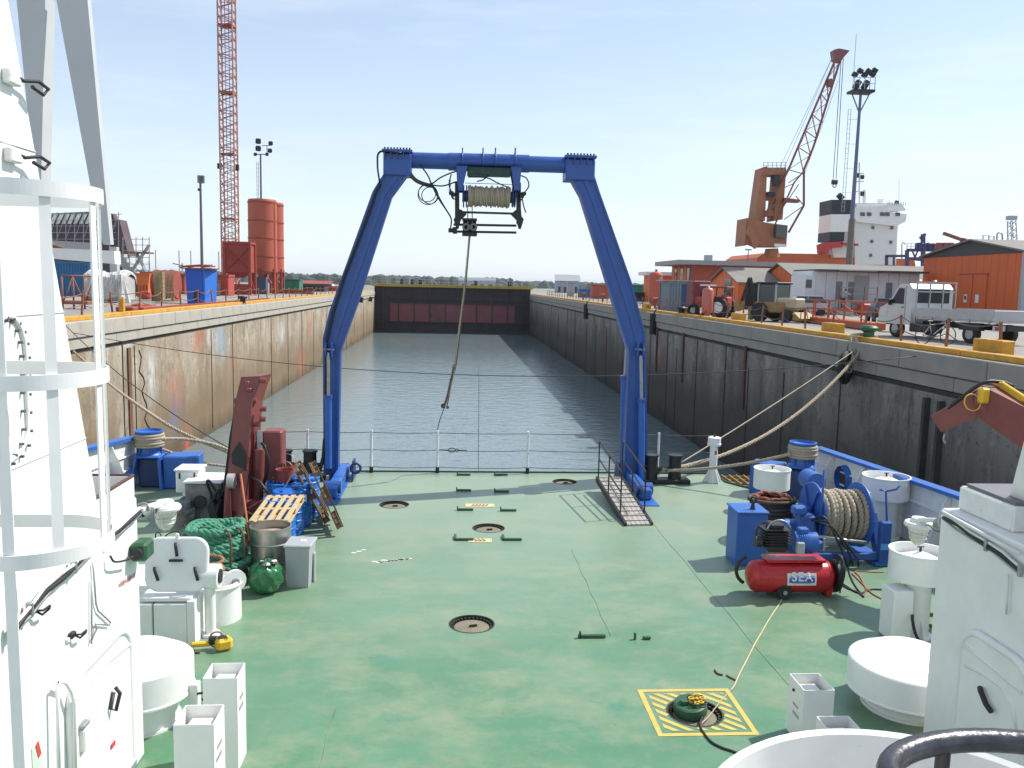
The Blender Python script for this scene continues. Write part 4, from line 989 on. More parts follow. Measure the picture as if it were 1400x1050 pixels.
M().beam(g0l-V(.02,0,.05), g1l-V(.02,0,.04), .05, .14).build('side_beam', blackM, gw); M().beam(g0r+V(.02,0,-.05), g1r+V(.02,0,-.04), .05, .14).build('side_beam', blackM, gw)
for sd, (p0, p1) in enumerate(((g0l,g1l),(g0r,g1r))):
    ups = [p0.lerp(p1,f) for f in (.03,.40,.80)]
    for u in ups: M().beam(u, u+V(0,0,.92), .028,.028).build('rail_post', blackM, gw)
    for hh in (.92,.48): M().beam(ups[0]+V(0,0,hh), ups[-1]+V(0,0,hh), .026,.026).build('hand_rail', blackM, gw)
# gratings at the stern corners
def grating(pts, n, m1, label):
    r = thing('deck_grating', label, 'grating', sum(pts, V(0,0,0))/4)
    a, b_, c, d_ = pts
    for k in range(n):
        f = (k+.5)/n; M().beam(a.lerp(d_,f), b_.lerp(c,f), .03, .05).build('grate_bar', m1, r)
    for f in (0,.33,.66,1): M().beam(a.lerp(b_,f)-V(0,0,.04), d_.lerp(c,f)-V(0,0,.04), .04, .04).build('bearer', m1, r)
grating([V(7.38,DS-.9,-.08),V(7.38,DS+.2,-.08),V(9.0,DS+.2,-.08),V(8.9,DS-.9,-.08)], 8, mat('yellow_brown_grating', (.34,.20,.05), .7, var=.2, scale=4), 'yellow brown grating platform at the right stern corner below deck level')
grating([V(-6.1,DS-1.7,.02),V(-6.1,DS-.7,.02),V(-4.3,DS-.7,.02),V(-4.3,DS-1.7,.02)], 16, mat('grey_grating', (.30,.33,.36), .6, var=.1, scale=4), 'grey steel grating at the left stern behind the white locker')
# ---- mooring ropes
def mooring(nm, a, b_, s_, r_, label, m_=ropeW, laid=True, extra=None):
    t_ = thing(nm, label, 'rope', a)
    P = sag(a, b_, s_, 26) if not extra else curve(extra, 8)
    q = M()
    if laid: q.rope(P, r_, r_*7, step=r_*1.6)
    else: q.tube(P, r_, 6)
    q.build('line', m_, t_); return t_
qb = V(XR+.5, 30.2, QZ+.35)
eb = V(A(905,645,21.0).x, 20.9, .36)
r1 = mooring('mooring_rope', AX(1169,490,XR-.25), eb, .80, .062, 'thick pale mooring rope from the quay bollard down to the stern bollards, over the tyre')
M().rope(curve([AX(1169,490,XR-.25), AX(1175,478,XR-.05), V(XR+.1,30.25,QZ+.24), qb+V(.3,.1,-.15), qb+V(.5,.3,-.2)],8), .055, .35).build('eye', ropeW, r1)
M().rope(curve([AX(1168,492,XR-.27), AX(1164,478,XR-.1), V(XR+.1,30.6,QZ+.22), qb+V(.2,.5,-.15)],8), .055, .35).build('eye', ropeW, r1)
q = M()
for k in range(4): torus(q, AX(1167.5-k*2,491+k*5,XR-.27), .085, .035, n=14, k=6, rot=Matrix.Rotation(1.0+.2*k,3,'X'))
q.build('lashing', ropeW, r1)
mooring('mooring_rope', V(cRx-.3,19.45,1.1), V(A(905,650,21.0).x+.1, 20.85, .36), .10, .045, 'rope running low from the right capstan to the stern bollards')
mooring('mooring_line', AX(1170,478,XR-.1), V(A(925,640,21).x,20.9,.5), .06, .018, 'thin straight line from the tyre up on the wall to the stern bollards', laid=False)
la = AX(92,470,XL+.1); lb = G(318,618,.75)
mooring('mooring_rope', la, lb, .45, .05, 'thick brown mooring rope running from the left dock wall to the stern deck', extra=[AX(100,480,XL+.1), AX(150,525,XL+1.6), A(205,565,24), A(250,592,22.5), A(312,618,21.2)])
mooring('mooring_rope', V(cL.location.x+.25,20.1,1.12), A(312,640,21), .05, .042, 'rope leaving the left capstan top towards the maroon crane', extra=[V(cL.location.x+.2,20.1,1.2), A(250,600,20.8), A(290,607,21), A(315,616,21.3)])
mooring('mooring_rope', V(cL.location.x+.05,20.1,1.12), A(312,640,21), .05, .038, 'rope leaving the left capstan low towards the maroon crane', extra=[V(cL.location.x-.1,19.97,1.05), A(225,615,20.4), A(260,630,20.8), A(314,638,21.2)])
mooring('mooring_line', AX(85,440,XL+.1), A(312,612,21.5), .3, .016, 'thin dark line slanting down from the left dock wall', wire, False)
# ---- maroon deck crane (left)
kc = thing('deck_crane', 'folded maroon hydraulic deck crane standing upright at the left stern', 'crane', G(330,708))
YC = 17.2
def pxp(px, py, dy=0): return A(px, py, YC)+V(0,dy,0)
top_b = [(321,551),(344,551)]; 
F = [(328,516,.10),(321,551,0),(311,690,-.25)]; Rr = [(355,515,.10),(344,551,0),(338,700,-.25)]
wdt = .46
fl_ = [pxp(x,y,d) for x,y,d in F]; fr_ = [pxp(x,y,d) for x,y,d in Rr]
for i in range(2):
    a, b_, c, d_ = fl_[i], fr_[i], fr_[i+1], fl_[i+1]
    M().prism([a,b_,c,d_], (0.12,wdt,0)).build('boom_head' if i == 0 else 'boom', redM, kc)
# side cheek plates and lugs
for px, py in ((357,521),(357,560),(356,574),(348,581),(321,549),(344,549)): M().cyl(pxp(px,py,.1)-V(.04,0,0), pxp(px,py,.1)+V(.08,0,0), .055, n=10).build('pin_boss', redM, kc)
M().rbox(pxp(337,528,.10), (.10,.12,.20), .02).rbox(pxp(340,533,.04), (.12,.1,.08), .02).build('hook_lug', redM, kc)
M().prism([pxp(320,632,-.16), pxp(319,618,-.15), pxp(329,603,-.13), pxp(339,618,-.15), pxp(338,640,-.17)], (0,.03,0)).build('fork_recess', blackM, kc)
M().prism([pxp(336,640,-.32), pxp(345,640,-.32), pxp(340,700,-.5), pxp(331,712,-.5)], (.0,.12,0)).build('fork_leg', redM, kc)
M().prism([pxp(313,660,-.30), pxp(319,648,-.30), pxp(322,700,-.35), pxp(312,712,-.4)], (.0,.12,0)).build('fork_leg', redM, kc)
M().cyl(pxp(318,652,-.36), pxp(327,652,-.36), .15, n=20).build('sheave', mat('sheave_grey', (.5,.48,.45), .5, .3), kc)
M().rbox(pxp(369,627,.45)+V(.0,0,0), (.40,.45,1.05), .03).build('slew_column', redM, kc)
M().rbox(pxp(345,700,.25), (1.0,.9,.55), .04).build('base_block', redM, kc)
M().cyl(pxp(353,615,.1), pxp(350,690,.1), .12, n=16).build('luff_ram', redM, kc); M().cyl(pxp(352,590,.1), pxp(353,615,.1), .06, n=12).build('luff_ram_rod', steel, kc)
for k in range(7):
    M().tube(curve([pxp(357,605,.0)+V(.02*k,-.04*k,0), pxp(366+k,618+2*k,-.1-.03*k), pxp(368-k,645+k*2,-.12), pxp(358,668+k*3,-.1)],6), .022, 6).build('hydraulic_hose', blackM, kc)
for k in range(3): M().tube([pxp(322-k*1.5,556,.2), pxp(316-k*1.5,600,.1), pxp(312-k*1.5,640,.05), pxp(308-k*2,680,0), pxp(303-k*3,708,-.1)], .022, 6).build('hydraulic_hose', rubber, kc)
M().tube([pxp(345,645,-.3), pxp(362,652,-.45), pxp(378,668,-.6)], .03, 7).build('hydraulic_hose', blackM, kc)
for k in range(4):
    q = M(); torus(q, pxp(305,702,.0)+V(-.05*k,-.05,.0), .34-.04*k, .03, n=22, k=6, rot=Matrix.Rotation(1.1,3,'Y')); q.build('hose_coil', rubber, kc)
# orange lever & red bar & junk around the crane base
M().tube([A(341,738,15.6), A(336,700,16.2), A(329,648,16.7)], .022, 7).build('pry_bar', mat('bar_orange', (.42,.12,.05), .6), None, label='long thin orange-red bar leaning against the crane foot', cat='bar')
M().tube([A(340,695,16.4), A(413,653,17.6)], .02, 6).build('steel_bar', redM, None, label='thin maroon bar lying slanted towards the red buckets', cat='bar')
# ---- pallets
def pallet(w_, l_, label, m_=wood, ns=6, group='wooden pallets', t_=.022):
    r = thing('wooden_pallet', label, 'pallet', (0,0,0), group=group)
    for k in range(ns):
        x = -w_/2+.05+(w_-.10)*k/(ns-1); M().rbox((x,0,.13), (w_/ns*.62,l_,t_), .004).build('deck_board', m_, r, local=True)
    for y in (-l_/2+.05,0,l_/2-.05): M().rbox((0,y,.10), (w_,.09,.035), .004).build('cross_board', m_, r, local=True)
    for x in (-w_/2+.06,0,w_/2-.06):
        for y in (-l_/2+.06,0,l_/2-.06): M().rbox((x,y,.055), (.1,.1,.055), .006).build('block', m_, r, local=True)
    for x in (-w_/2+.06,0,w_/2-.06): M().rbox((x,0,.012), (.1,l_,t_), .004).build('bottom_board', m_, r, local=True)
    return r
p1 = pallet(.70, 1.25, 'light new pallet lying tilted on top of the blue drums', ns=5)
pa_ = A(371,712,14.75); pb_ = A(388,678,15.95); p1.location = (pa_+pb_)/2-V(0,0,.12); 
dv = pb_-pa_; p1.rotation_euler = (math.atan2(dv.z, dv.y)+.0, -.03, -.06)
p2 = pallet(1.15, 1.25, 'dark weathered pallet on deck under the green hawser coil', woodD, 8); p2.location = G(290,806)+V(-.15,.55,0); p2.rotation_euler = (0,0,.12)
p3 = pallet(.95, 1.25, 'dark brown pallet standing on edge, the outer one leaning by the blue drums', woodD, 6); p3.location = A(446,672,16.9)+V(.12,0,-.02); p3.rotation_euler = (PI/2-.12, .0, 1.10); 
p3.rotation_euler = Matrix(((.30,.35,-.887),(.0,.0,0),(0,0,0))).to_euler() if False else (0,0,0)
def orient(o, xa, ya, loc):
    xa = Vector(xa).normalized(); ya = Vector(ya); ya = (ya-xa*ya.dot(xa)).normalized(); za = xa.cross(ya)
    o.rotation_euler = Matrix((xa,ya,za)).transposed().to_euler(); o.location = loc
orient(p3, (.25,-.95,.0), (-.38,0,.92), A(450,674,16.7))
p4 = dup(p3, label='dark brown pallet standing on edge, the inner one nearer the bollards'); orient(p4, (.20,-.97,0), (-.46,0,.88), A(438,668,17.3)+V(-.12,.1,-.05))
p5 = pallet(.9, .9, 'broken grey-brown pallet lying under the maroon crane hoses', woodD, 5); p5.location = G(322,748)+V(.15,.5,0); p5.rotation_euler = (0,.04,.3)
# ---- blue drums
def bdrum(x, y, label, grp='blue plastic drums'):
    r = thing('plastic_drum', label, 'drum', (x,y,0), group=grp); R = .29
    prof = [(.25,0),(R-.01,.02),(R,.05)]
    for k in range(5):
        z_ = .12+k*.16; prof += [(R,z_),(R+.012,z_+.015),(R+.012,z_+.03),(R,z_+.045)]
    prof += [(R,.84),(R+.012,.85),(R+.012,.88),(R-.03,.89),(R-.03,.865),(0,.865)]
    M().lathe(prof, (0,0,0), 28).build('body', drumB, r, local=True)
    for a in (.8,3.9): M().cyl((.17*math.cos(a),.17*math.sin(a),.865),(.17*math.cos(a),.17*math.sin(a),.885),.035,n=10).build('bung', blackM, r, local=True)
    return r
dr = bdrum(A(383,745,15.9).x, 15.9, 'nearest blue plastic drum, under the light pallet beside the steel drum')
for i, (px, y, lab) in enumerate(((395,16.5,'second blue plastic drum of the row, going aft from the light pallet'),(407,17.1,'third blue plastic drum of the row, with a white paper label'),(418,17.7,'fourth and farthest blue plastic drum, beside the standing pallets'))):
    d2 = dup(dr, (A(px,720,y).x, y, 0), label=lab)
    if i == 1: M().box((.16,-.243,.62), (.14,.008,.14), .55).build('paper_label', white, d2, local=True)
dk = dup(dr, (A(386,700,17.2).x,17.2,0), label='blue drum in the second row hidden behind the front ones')
# steel drum
sd = thing('steel_drum', 'open dull stainless drum with debris inside, front of the blue drums', 'drum', (A(371,790,14.05).x, 14.05, 0)); R = .33
M().lathe([(R-.02,0),(R,.02),(R,.30),(R+.012,.31),(R,.33),(R,.60),(R+.012,.61),(R,.63),(R,.86),(R+.015,.865),(R+.015,.885),(R-.008,.885),(R-.008,.70),(0,.70)], (0,0,0), 40).build('body', stain, sd, local=True)
M().lathe([(0,.79),(R*.6,.77),(R-.012,.74)], (0,0,0), 24).build('debris', mat('debris_tan', (.30,.24,.18), .9, var=.4, scale=12, bump=.5), sd, local=True)
# grey bin
gb = thing('waste_bin', 'grey plastic bin with flat lid standing right of the steel drum', 'bin', (A(409,811,13.55).x, 13.7, 0), -.06)
M().prism([V(-.17,-.2,0),V(.17,-.2,0),V(.17,.2,0),V(-.17,.2,0)], (0,0,.01)).build('base', greyP, gb, local=True)
vs = [V(x*.17,y*.2,0) for x,y in ((-1,-1),(1,-1),(1,1),(-1,1))]+[V(x*.20,y*.24,.68) for x,y in ((-1,-1),(1,-1),(1,1),(-1,1))]
M().add(vs, [(0,1,5,4),(1,2,6,5),(2,3,7,6),(3,0,4,7)]).build('body', greyP, gb, local=True)
M().rbox((0,0,.70), (.45,.53,.045), .015).build('lid', greyP, gb, local=True); M().box((.05,.02,.725), (.09,.08,.004)).build('lid_label', whiteD, gb, local=True)
M().rbox((.205,.1,.25), (.03,.10,.5), .01).build('rear_foot', greyP, gb, local=True)
# green bag
bg_ = thing('rubbish_bag', 'shiny green rubbish bag slumped in front of the steel drum', 'bag', (A(364,818,13.3).x, 13.3, 0))
q = M(); nn, mm2 = 36, 20; vs = []
for j in range(mm2+1):
    th = PI*j/mm2
    for i in range(nn):
        ph = 2*PI*i/nn; fold = 1+.05*math.sin(ph*5+j*.7)+.05*math.sin(ph*9-j*.9)+random.uniform(-.03,.03)
        rr = .27*fold*(math.sin(th)**.75); z_ = .27-.27*math.cos(PI-th)*1.02
        rr *= (1 if z_ < .42 else 1-.35*(z_-.42)/.12)
        vs.append(V(rr*math.cos(ph), rr*math.sin(ph), max(0,z_*.98)+.02*math.sin(ph*3)*(1 if z_ > .3 else 0)))
q.add(vs, [(j*nn+i, j*nn+(i+1) % nn, (j+1)*nn+(i+1) % nn, (j+1)*nn+i) for j in range(mm2) for i in range(nn)], True); q.build('bag_skin', bagG, bg_, local=True)
for k in range(9):
    a = k*.7; M().rbox((.05+.10*math.cos(a),-.05+.10*math.sin(a),.50+.01*(k % 3)), (.09,.06,.03), .01, rz=a).build('rubbish', (woodD, whiteD, blackM)[k % 3], bg_, local=True)
# ---- green hawser coil
gc = thing('hawser_coil', 'big coil of thick green mooring hawser stacked on a dark pallet', 'rope coil', p2.location+V(.05,.05,.14))
q = M(); c0 = p2.location+V(.05,.0,.14); P = []
lay = 9; nt_ = 40
for l_ in range(lay):
    Rl = .55-.022*l_+.045*math.sin(l_*2.3+.5); ox, oy = .05*math.sin(l_*1.7), .05*math.cos(l_*2.1)
    for i in range(nt_):
        a = 2*PI*i/nt_; P.append(c0+V(ox+(Rl+.02*math.sin(a*3+l_))*math.cos(a), oy+(Rl+.02*math.cos(a*2+l_))*math.sin(a), .06+l_*.078+.078*i/nt_+.012*math.sin(a*4+l_*2)))
q.rope(P, .062, .30, step=.035); q.build('hawser', ropeG, gc)
q = M(); P = []
for l_ in range(4):
    for i in range(nt_):
        a = 2*PI*i/nt_+1; rr = .42-.09*l_+.03*math.sin(a*2+l_); P.append(c0+V(.02+rr*math.cos(a), .03*math.sin(a*2)+rr*math.sin(a), .74+.03*math.sin(a*3+l_)-.04*l_))
q.rope(P, .055, .28, step=.035); q.build('hawser', ropeG, gc)
q = M()
for a in (-.9,-.5): q.tube(curve([c0+V(.45*math.cos(a),.45*math.sin(a),.80), c0+V(.60*math.cos(a),.60*math.sin(a),.74), c0+V(.64*math.cos(a),.64*math.sin(a),.4), c0+V(.60*math.cos(a),.60*math.sin(a),.08)],5), .018, 5)
q.build('lashing', mat('lashing_brown', (.14,.08,.05), .9), gc)
q = M(); P = [G(262,818)+V(.3+.18*math.cos(a*.9), .1+.14*math.sin(a*.9), .16+.02*a) for a in range(26)]
q.rope(P, .03, .16); tag(q.build('old_rope', mat('orange_brown_rope', (.32,.17,.09), .9, var=.3, scale=20)), 'small tangle of orange-brown rope between hatch lid and green coil', 'rope')
# ---- red buckets and clutter near the drums
def bucket(x, y, z, r_, h_, m_, label, nm='bucket'):
    t_ = thing(nm, label, nm.replace('_',' '), (x,y,z)); M().lathe([(r_*.82,0),(r_,h_),(r_+.012,h_),(r_-.01,h_-.01),(r_*.80,.02),(0,.02)], (0,0,0), 24).build('body', m_, t_, local=True)
    M().tube(arc((0,0,h_-.01), r_*1.02, 0, PI, 12, 'XZ') , .006, 4).build('handle', steel, t_, local=True); return t_
b1_ = bucket(A(407,664,17.3).x-.02, 17.2, .9, .17, .26, mat('bucket_dull_red', (.28,.06,.045), .6, var=.2), 'dull red bucket standing on the rear blue drums')
b1_.location.z = .89; b1_.location.x = dk.location.x+.05
b2_ = bucket(A(388,660,18.4).x, 18.6, 0, .24, .95, rustO, 'rusty red open drum behind the blue ones')
random.seed(11)
JL = ['grey-brown wooden board leaning by the green coil','brown board leaning on the crane base','steel bar between crane column and drums','brown board behind the crane column','pale board behind the red bucket','dark board at the left foot of the crane','steel bar nearest the standing pallets','brown board crossing behind the blue drums','steel bar near the grimy chest']
jk = ((340,700,'wood'),(352,705,'wood'),(365,668,'metal'),(372,672,'wood'),(392,648,'wood'),(300,722,'wood'),(398,652,'metal'),(376,664,'wood'),(312,716,'metal'))
for i, (px, py, kd) in enumerate(jk):
    z_ = random.uniform(.1,.5); p = A(px, py, 16.6+random.uniform(-.2,.9)); p.z = max(.1, p.z)
    e = p+V(random.uniform(-.7,.7), random.uniform(-.4,.4), -p.z+.03); s_ = p+(p-e)*.25
    q = M().beam(e, s_, .09 if kd == 'wood' else .04, .03, b=.004)
    tag(q.build('scrap_board' if kd == 'wood' else 'scrap_bar', (woodD if i % 3 else wood) if kd == 'wood' else steel), 'loose '+JL[i], 'scrap', 'loose scrap round the maroon crane')
random.seed(8)
for i, (px, py, R0, r_, m_, lab, nm) in enumerate(((308,742,.34,.024,rubber,'loose black hose tangle on deck at the left foot of the crane','hose_tangle'),(262,742,.26,.02,ropeD,'brown hose tangle left of the green hawser coil','hose_tangle'),(300,690,.30,.028,rubber,'black hose tangle hanging at the left side of the crane','hose_tangle'),(352,742,.22,.018,ropeW,'pale rope tangle between crane foot and steel drum','rope_tangle'),(222,752,.30,.012,blackM,'thin dark cable tangle on deck below the left floodlight','cable_tangle'))):
    c_ = G(px,py) if i != 2 else A(px,py,17.0); P = [c_+V(R0*(.6+.4*math.sin(k*.53+i))*math.cos(k*.71), .2+R0*(.6+.4*math.cos(k*.41))*math.sin(k*.71), r_+.012*k*(1 if i != 2 else 1.6)*abs(math.sin(k*.9))) for k in range(26)]
    tag(M().tube(curve(P,5), r_, 6).build(nm, m_), lab, 'rope' if 'rope' in nm else 'hose' if 'hose' in nm else 'cable')
# ---- white locker on pedestal + dirty grey chest
lk = thing('white_locker', 'small white steel locker with lid clips raised on a pedestal, left stern', 'locker', G(256,706))
a = A(237,674,17.6); c = A(268,645,17.6); wx = abs(c.x-a.x); cx_ = (a.x+c.x)/2
M().rbox((cx_+.05,17.85,(a.z+c.z)/2), (wx,.5,abs(c.z-a.z)), .02).build('box', white, lk); M().rbox((cx_+.05,17.85,c.z+.03), (wx+.06,.56,.05), .015).build('lid', whiteD, lk)
for dx in (-.15,.15): M().box((cx_+.05+dx,17.595,c.z-.09), (.03,.02,.13)).build('clip', blackM, lk)
M().box((cx_+.05,17.596,a.z+.22), (.10,.012,.05)).build('label', stk, lk)
M().cyl((cx_,17.85,0),(cx_,17.85,a.z), .12, n=14).build('pedestal', whiteD, lk)
gm = mat('grimy_grey_machinery', (.20,.20,.19), .7, var=.4, scale=5, c2=(.07,.05,.04), amt=.4, bump=.2)
ch = thing('grey_chest', 'grimy grey white-topped chest beside the maroon crane foot', 'chest', G(276,716))
cp = G(277,716); M().rbox(cp+V(0,.45,.42), (.72,.8,.82), .03).build('body', gm, ch); M().rbox(cp+V(0,.45,.85), (.78,.86,.05), .015).build('top', whiteD, ch)
M().cyl(cp+V(-.05,.04,.45), cp+V(-.05,-.03,.45), .13, n=16).build('round_valve', blackM, ch); M().cyl(cp+V(.24,.04,.5), cp+V(.24,-.02,.5), .09, n=14).build('round_valve', blueD, ch)
pmq = thing('valve_unit', 'dirty grey pump unit with flanges standing below the white locker', 'pump', G(245,722))
cp = G(246,722); M().cyl(cp+V(0,.2,0), cp+V(0,.2,.5), .16, n=16).build('body', gm, pmq); M().cyl(cp+V(0,.2,.28), cp+V(0,.2,.34), .24, n=16).build('flange', gm, pmq); M().cyl(cp+V(-.22,.2,.2), cp+V(.25,.2,.2), .09, n=12).build('cross_pipe', gm, pmq); M().rbox(cp+V(.0,.5,.25), (.3,.3,.5), .04).build('motor', blueD, pmq)
# ---- floodlight arms on both casings
def flood(root_label, P0, P1, sg, S=.82):
    r = thing('deck_floodlight', root_label, 'lamp', P0, group='white deck floodlights on arms')
    M().beam(P0, P1+V(0,0,.10), .10, .05, b=.01).build('arm', whiteD, r); M().beam(P0+V(0,.05,-.10), P1+V(0,0,.04), .03, .03).build('arm_brace', white, r)
    M().lathe([(a_*S,b_*S) for a_,b_ in [(0,.16),(.10,.155),(.12,.10),(.185,.09),(.20,.06),(.19,.03),(.13,.0),(.14,-.02),(.12,-.04)]], P1, 26).build('lamp_housing', whiteD, r)
    M().lathe([(a_*S,b_*S) for a_,b_ in [(.115,-.04),(.115,-.12),(.09,-.20),(.04,-.235),(0,-.24)]], P1, 22, smooth=True).build('glass_globe', lampgl, r)
    q = M()
    for k in range(3): torus(q, P1+V(0,0,(-.02-.06*k)*S), (.135-.012*k)*S, .006, n=18, k=4)
    for k in range(4):
        a = k*PI/2; q.tube([P1+V(.14*math.cos(a),.14*math.sin(a),0)*S, P1+V(.12*math.cos(a),.12*math.sin(a),-.14)*S, P1+V(.03*math.cos(a),.03*math.sin(a),-.25)*S], .005, 4)
    q.build('guard', whiteD, r)
    M().tube(curve([P0+V(0,-.05,.02), P0.lerp(P1,.4)+V(0,-.08,-.06), P0.lerp(P1,.75)+V(0,-.06,.03), P1+V(0,-.1,.05)],6), .012, 6).build('lead', blackM, r)
    for k in range(3):
        q = M(); torus(q, P0.lerp(P1,.15+.07*k)+V(0,-.03,0), .08, .014, n=14, k=5, rot=Matrix.Rotation(1.2+.3*k,3,'X')); q.build('lead_loop', steel, r)
flood('white floodlight with glass globe on an arm from the left casing corner', A(190,697,8.65), A(226,700,9.0), -1)
flood('white floodlight with glass globe on an arm from the right casing corner', A(1296,712,8.7), A(1256,722,9.2), 1)
# ---- open hatch (left)
Yh = 11.3
hb = thing('raised_hatch', 'white raised escape hatch with its rounded square lid standing open', 'hatch', G(232,891))
def hx(px): return A(px, 820, Yh).x
bt = A(232,826,Yh).z
for (a_, b_) in ((188,207),(209,255)): M().rbox(((hx(a_)+hx(b_))/2, Yh+.45, bt/2), (hx(b_)-hx(a_), .9, bt), .012).build('locker_body' if a_ > 200 else 'side_body', white, hb)
M().rbox((hx(225), Yh+.2, bt+.05), (hx(262)-hx(190), .34, .06), .01).build('hinge_shelf', white, hb)
M().prism([V(hx(256),Yh-.02,0),V(hx(256),Yh-.02,bt+.04),V(hx(256),Yh+1.0,bt+.04),V(hx(256),Yh+1.0,0)], (.10,0,0)).build('cheek_plate', white, hb)
hz0 = bt+.12; cxh = hx(233)+.02
lidw, lidh, rad = .80, .70, .17
pts = []
for (cx2, cz2, a0_) in ((lidw/2-rad,lidh/2-rad,0),(-lidw/2+rad,lidh/2-rad,PI/2),(-lidw/2+rad,-lidh/2+rad,PI),(lidw/2-rad,-lidh/2+rad,1.5*PI)): pts += arc((cx2,0,cz2), rad, a0_, a0_+PI/2, 8, 'XZ')
lean = Matrix.Rotation(math.radians(-10), 3, 'X'); lc_ = V(cxh, Yh+.22, bt+.13+lidh/2)
M().prism([lc_+lean @ p for p in pts], lean @ V(0,.03,0)).build('hatch_lid', white, hb)
fl2 = M().tube([lc_+lean @ (p*1.0+V(0,.035,0)) for p in pts], .03, 6, closed=True).build('lid_flange', white, hb)
for (dx, dz, tl) in ((-.27,-.13,.12),(.27,-.13,.10),(0,.20,.05)):
    M().tube([lc_+lean @ V(dx-.01,-.04,dz+.10), lc_+lean @ V(dx,-.06,dz+.06), lc_+lean @ V(dx+tl*.4,-.05,dz-.08)], .022, 7).build('lid_clip', blackM, hb)
M().box(lc_+lean @ V(0,-.03,.06), (.18,.03,.03)).build('lid_handle', blackM, hb); M().rbox(lc_+lean @ V(0,0,.38), (.05,.03,.10), .01).build('lid_eye', white, hb)
M().lathe([(.36,0),(.36,bt-.0),(.34,bt-.0),(.34,bt-.12),(0,bt-.14)], (hx(268),Yh+.95,0), 36).build('coaming', white, hb)
M().lathe([(.36,bt-.05),(.39,bt-.05),(.39,bt-.03),(.36,bt-.03)], (hx(268),Yh+.95,0), 36).build('coaming_rim', whiteD, hb)
M().rbox((hx(262)-.9, Yh+1.2, bt*.5), (1.5,.9,bt), .02).build('deck_house_box', white, hb)
gn = thing('gooseneck_vent', 'white gooseneck air pipe with drum-shaped side head beside the open hatch', 'ventilator', G(288,872))
pb2 = G(288,868); M().cyl(pb2, pb2+V(0,0,.78), .075, n=18).build('pipe', white, gn); M().cyl(pb2+V(-.14,0,.86), pb2+V(.14,0,.86), .17, n=24).build('drum_head', white, gn); M().cyl(pb2+V(.14,0,.86), pb2+V(.16,0,.86), .10, n=18).build('flap', blackM, gn); M().cyl(pb2, pb2+V(0,0,.04), .13, n=16).build('foot_flange', white, gn)
hw = thing('handwheel_valve', 'white valve stand with a round handwheel facing right of the gooseneck pipe', 'valve', G(300,855))
pb3 = G(302,852)+V(.02,.2,0); M().rbox(pb3+V(0,0,.32), (.10,.12,.64), .02).build('stand', white, hw); M().rbox(pb3+V(.10,.28,.32), (.08,.10,.62), .02).build('stand_leg', white, hw)
rw_ = Matrix.Rotation(PI/2,3,'X') @ Matrix.Rotation(.5,3,'Y'); M().cyl(pb3+V(.13,-.02,.58), pb3+V(.16,-.06,.58), .17, n=26).build('wheel_disc', white, hw); M().cyl(pb3+V(.16,-.06,.58), pb3+V(.19,-.10,.58), .05, n=14).build('hub', steel, hw); M().cyl(pb3+V(.0,.1,.58), pb3+V(.14,-.02,.58), .03, n=10).build('spindle', steel, hw)
for k in range(3): M().box(pb3+V(0,-.065,.30+.05*k), (.11,.01,.025), 0).build('warning_stripe', yelB if k % 2 == 0 else blackM, hw)
# yellow tool
ct = thing('power_tool', 'yellow and black hand-held power tool lying on the green deck by the hatch', 'tool', G(296,892))
p = G(306,888); M().rbox(p+V(0,0,.09), (.22,.18,.17), .04, rz=.5).build('motor_body', yelB, ct); M().rbox(p+V(-.02,-.02,.18), (.1,.08,.03), .01, rz=.5).build('vent_cover', blackM, ct)
M().rbox(p+V(-.30,.0,.08), (.26,.07,.06), .015, rz=.15).build('handle_housing', yelB, ct); M().rbox(p+V(-.14,.02,.12), (.12,.10,.1), .02).build('grip', blackM, ct)
q = M(); torus(q, p+V(-.10,.03,.13), .10, .014, n=18, k=6, rot=Matrix.Rotation(1.2,3,'X')); q.build('loop_handle', mat('tool_grey', (.25,.2,.15), .5), ct)
M().tube(curve([p+V(-.42,0,.06), p+V(-.5,-.05,.02), p+V(-.45,-.14,.015), p+V(-.28,-.12,.015)],6), .012, 6).build('lead', blackM, ct)
for k in range(3): M().box(p+V(.03*k-.02,.0,.178), (.012,.12,.006), .5).build('rib', blackM, ct)

# ================= right side
# blue box
bb = thing('blue_locker', 'tall bright blue steel box with sloping lid, left of the red compressor', 'locker', (A(1026,775,14.5).x, 14.8, 0), -.03)
M().rbox((0,0,.49), (.56,.60,.98), .012).build('body', blueL, bb, local=True); M().rbox((0,0,1.0), (.60,.66,.04), .012).build('lid', blueL, bb, local=True)
M().cyl((.05,-.12,1.02), (.05,-.12,1.15), .05, .02, n=10).build('hook_base', blackM, bb, local=True); q = M(); torus(q, (.05,-.12,1.19), .055, .018, n=14, k=6, rot=Matrix.Rotation(PI/2,3,'X')); q.build('hook_ring', blackM, bb, local=True)
# coil of dark hose
hc_ = thing('hose_coil', 'stacked coil of dark brown hose and rope behind the blue locker', 'hose coil', (A(1052,745,16.2).x, 16.2, 0))
q = M(); c0 = V(A(1052,745,16.2).x, 16.2, 0)
P = []
for l_ in range(11):
    for i in range(36):
        a = 2*PI*i/36; rr = .42+.025*math.sin(l_*2.7)+.01*math.sin(3*a+l_); P.append(c0+V(.02*math.sin(l_)+rr*math.cos(a), rr*math.sin(a), .05+l_*.073+.073*i/36))
q.tube(P, .042, 8); q.build('hose', ropeD, hc_)
P = [c0+V((.30+.05*math.sin(i*.9))*math.cos(i*.42), (.30+.05*math.cos(i*1.3))*math.sin(i*.42), .86+.03*math.sin(i*1.9)) for i in range(60)]
q = M().rope(curve(P,3), .028, .15); q.build('rope', mat('red_brown_rope', (.28,.09,.055), .9, var=.3, scale=18), hc_)
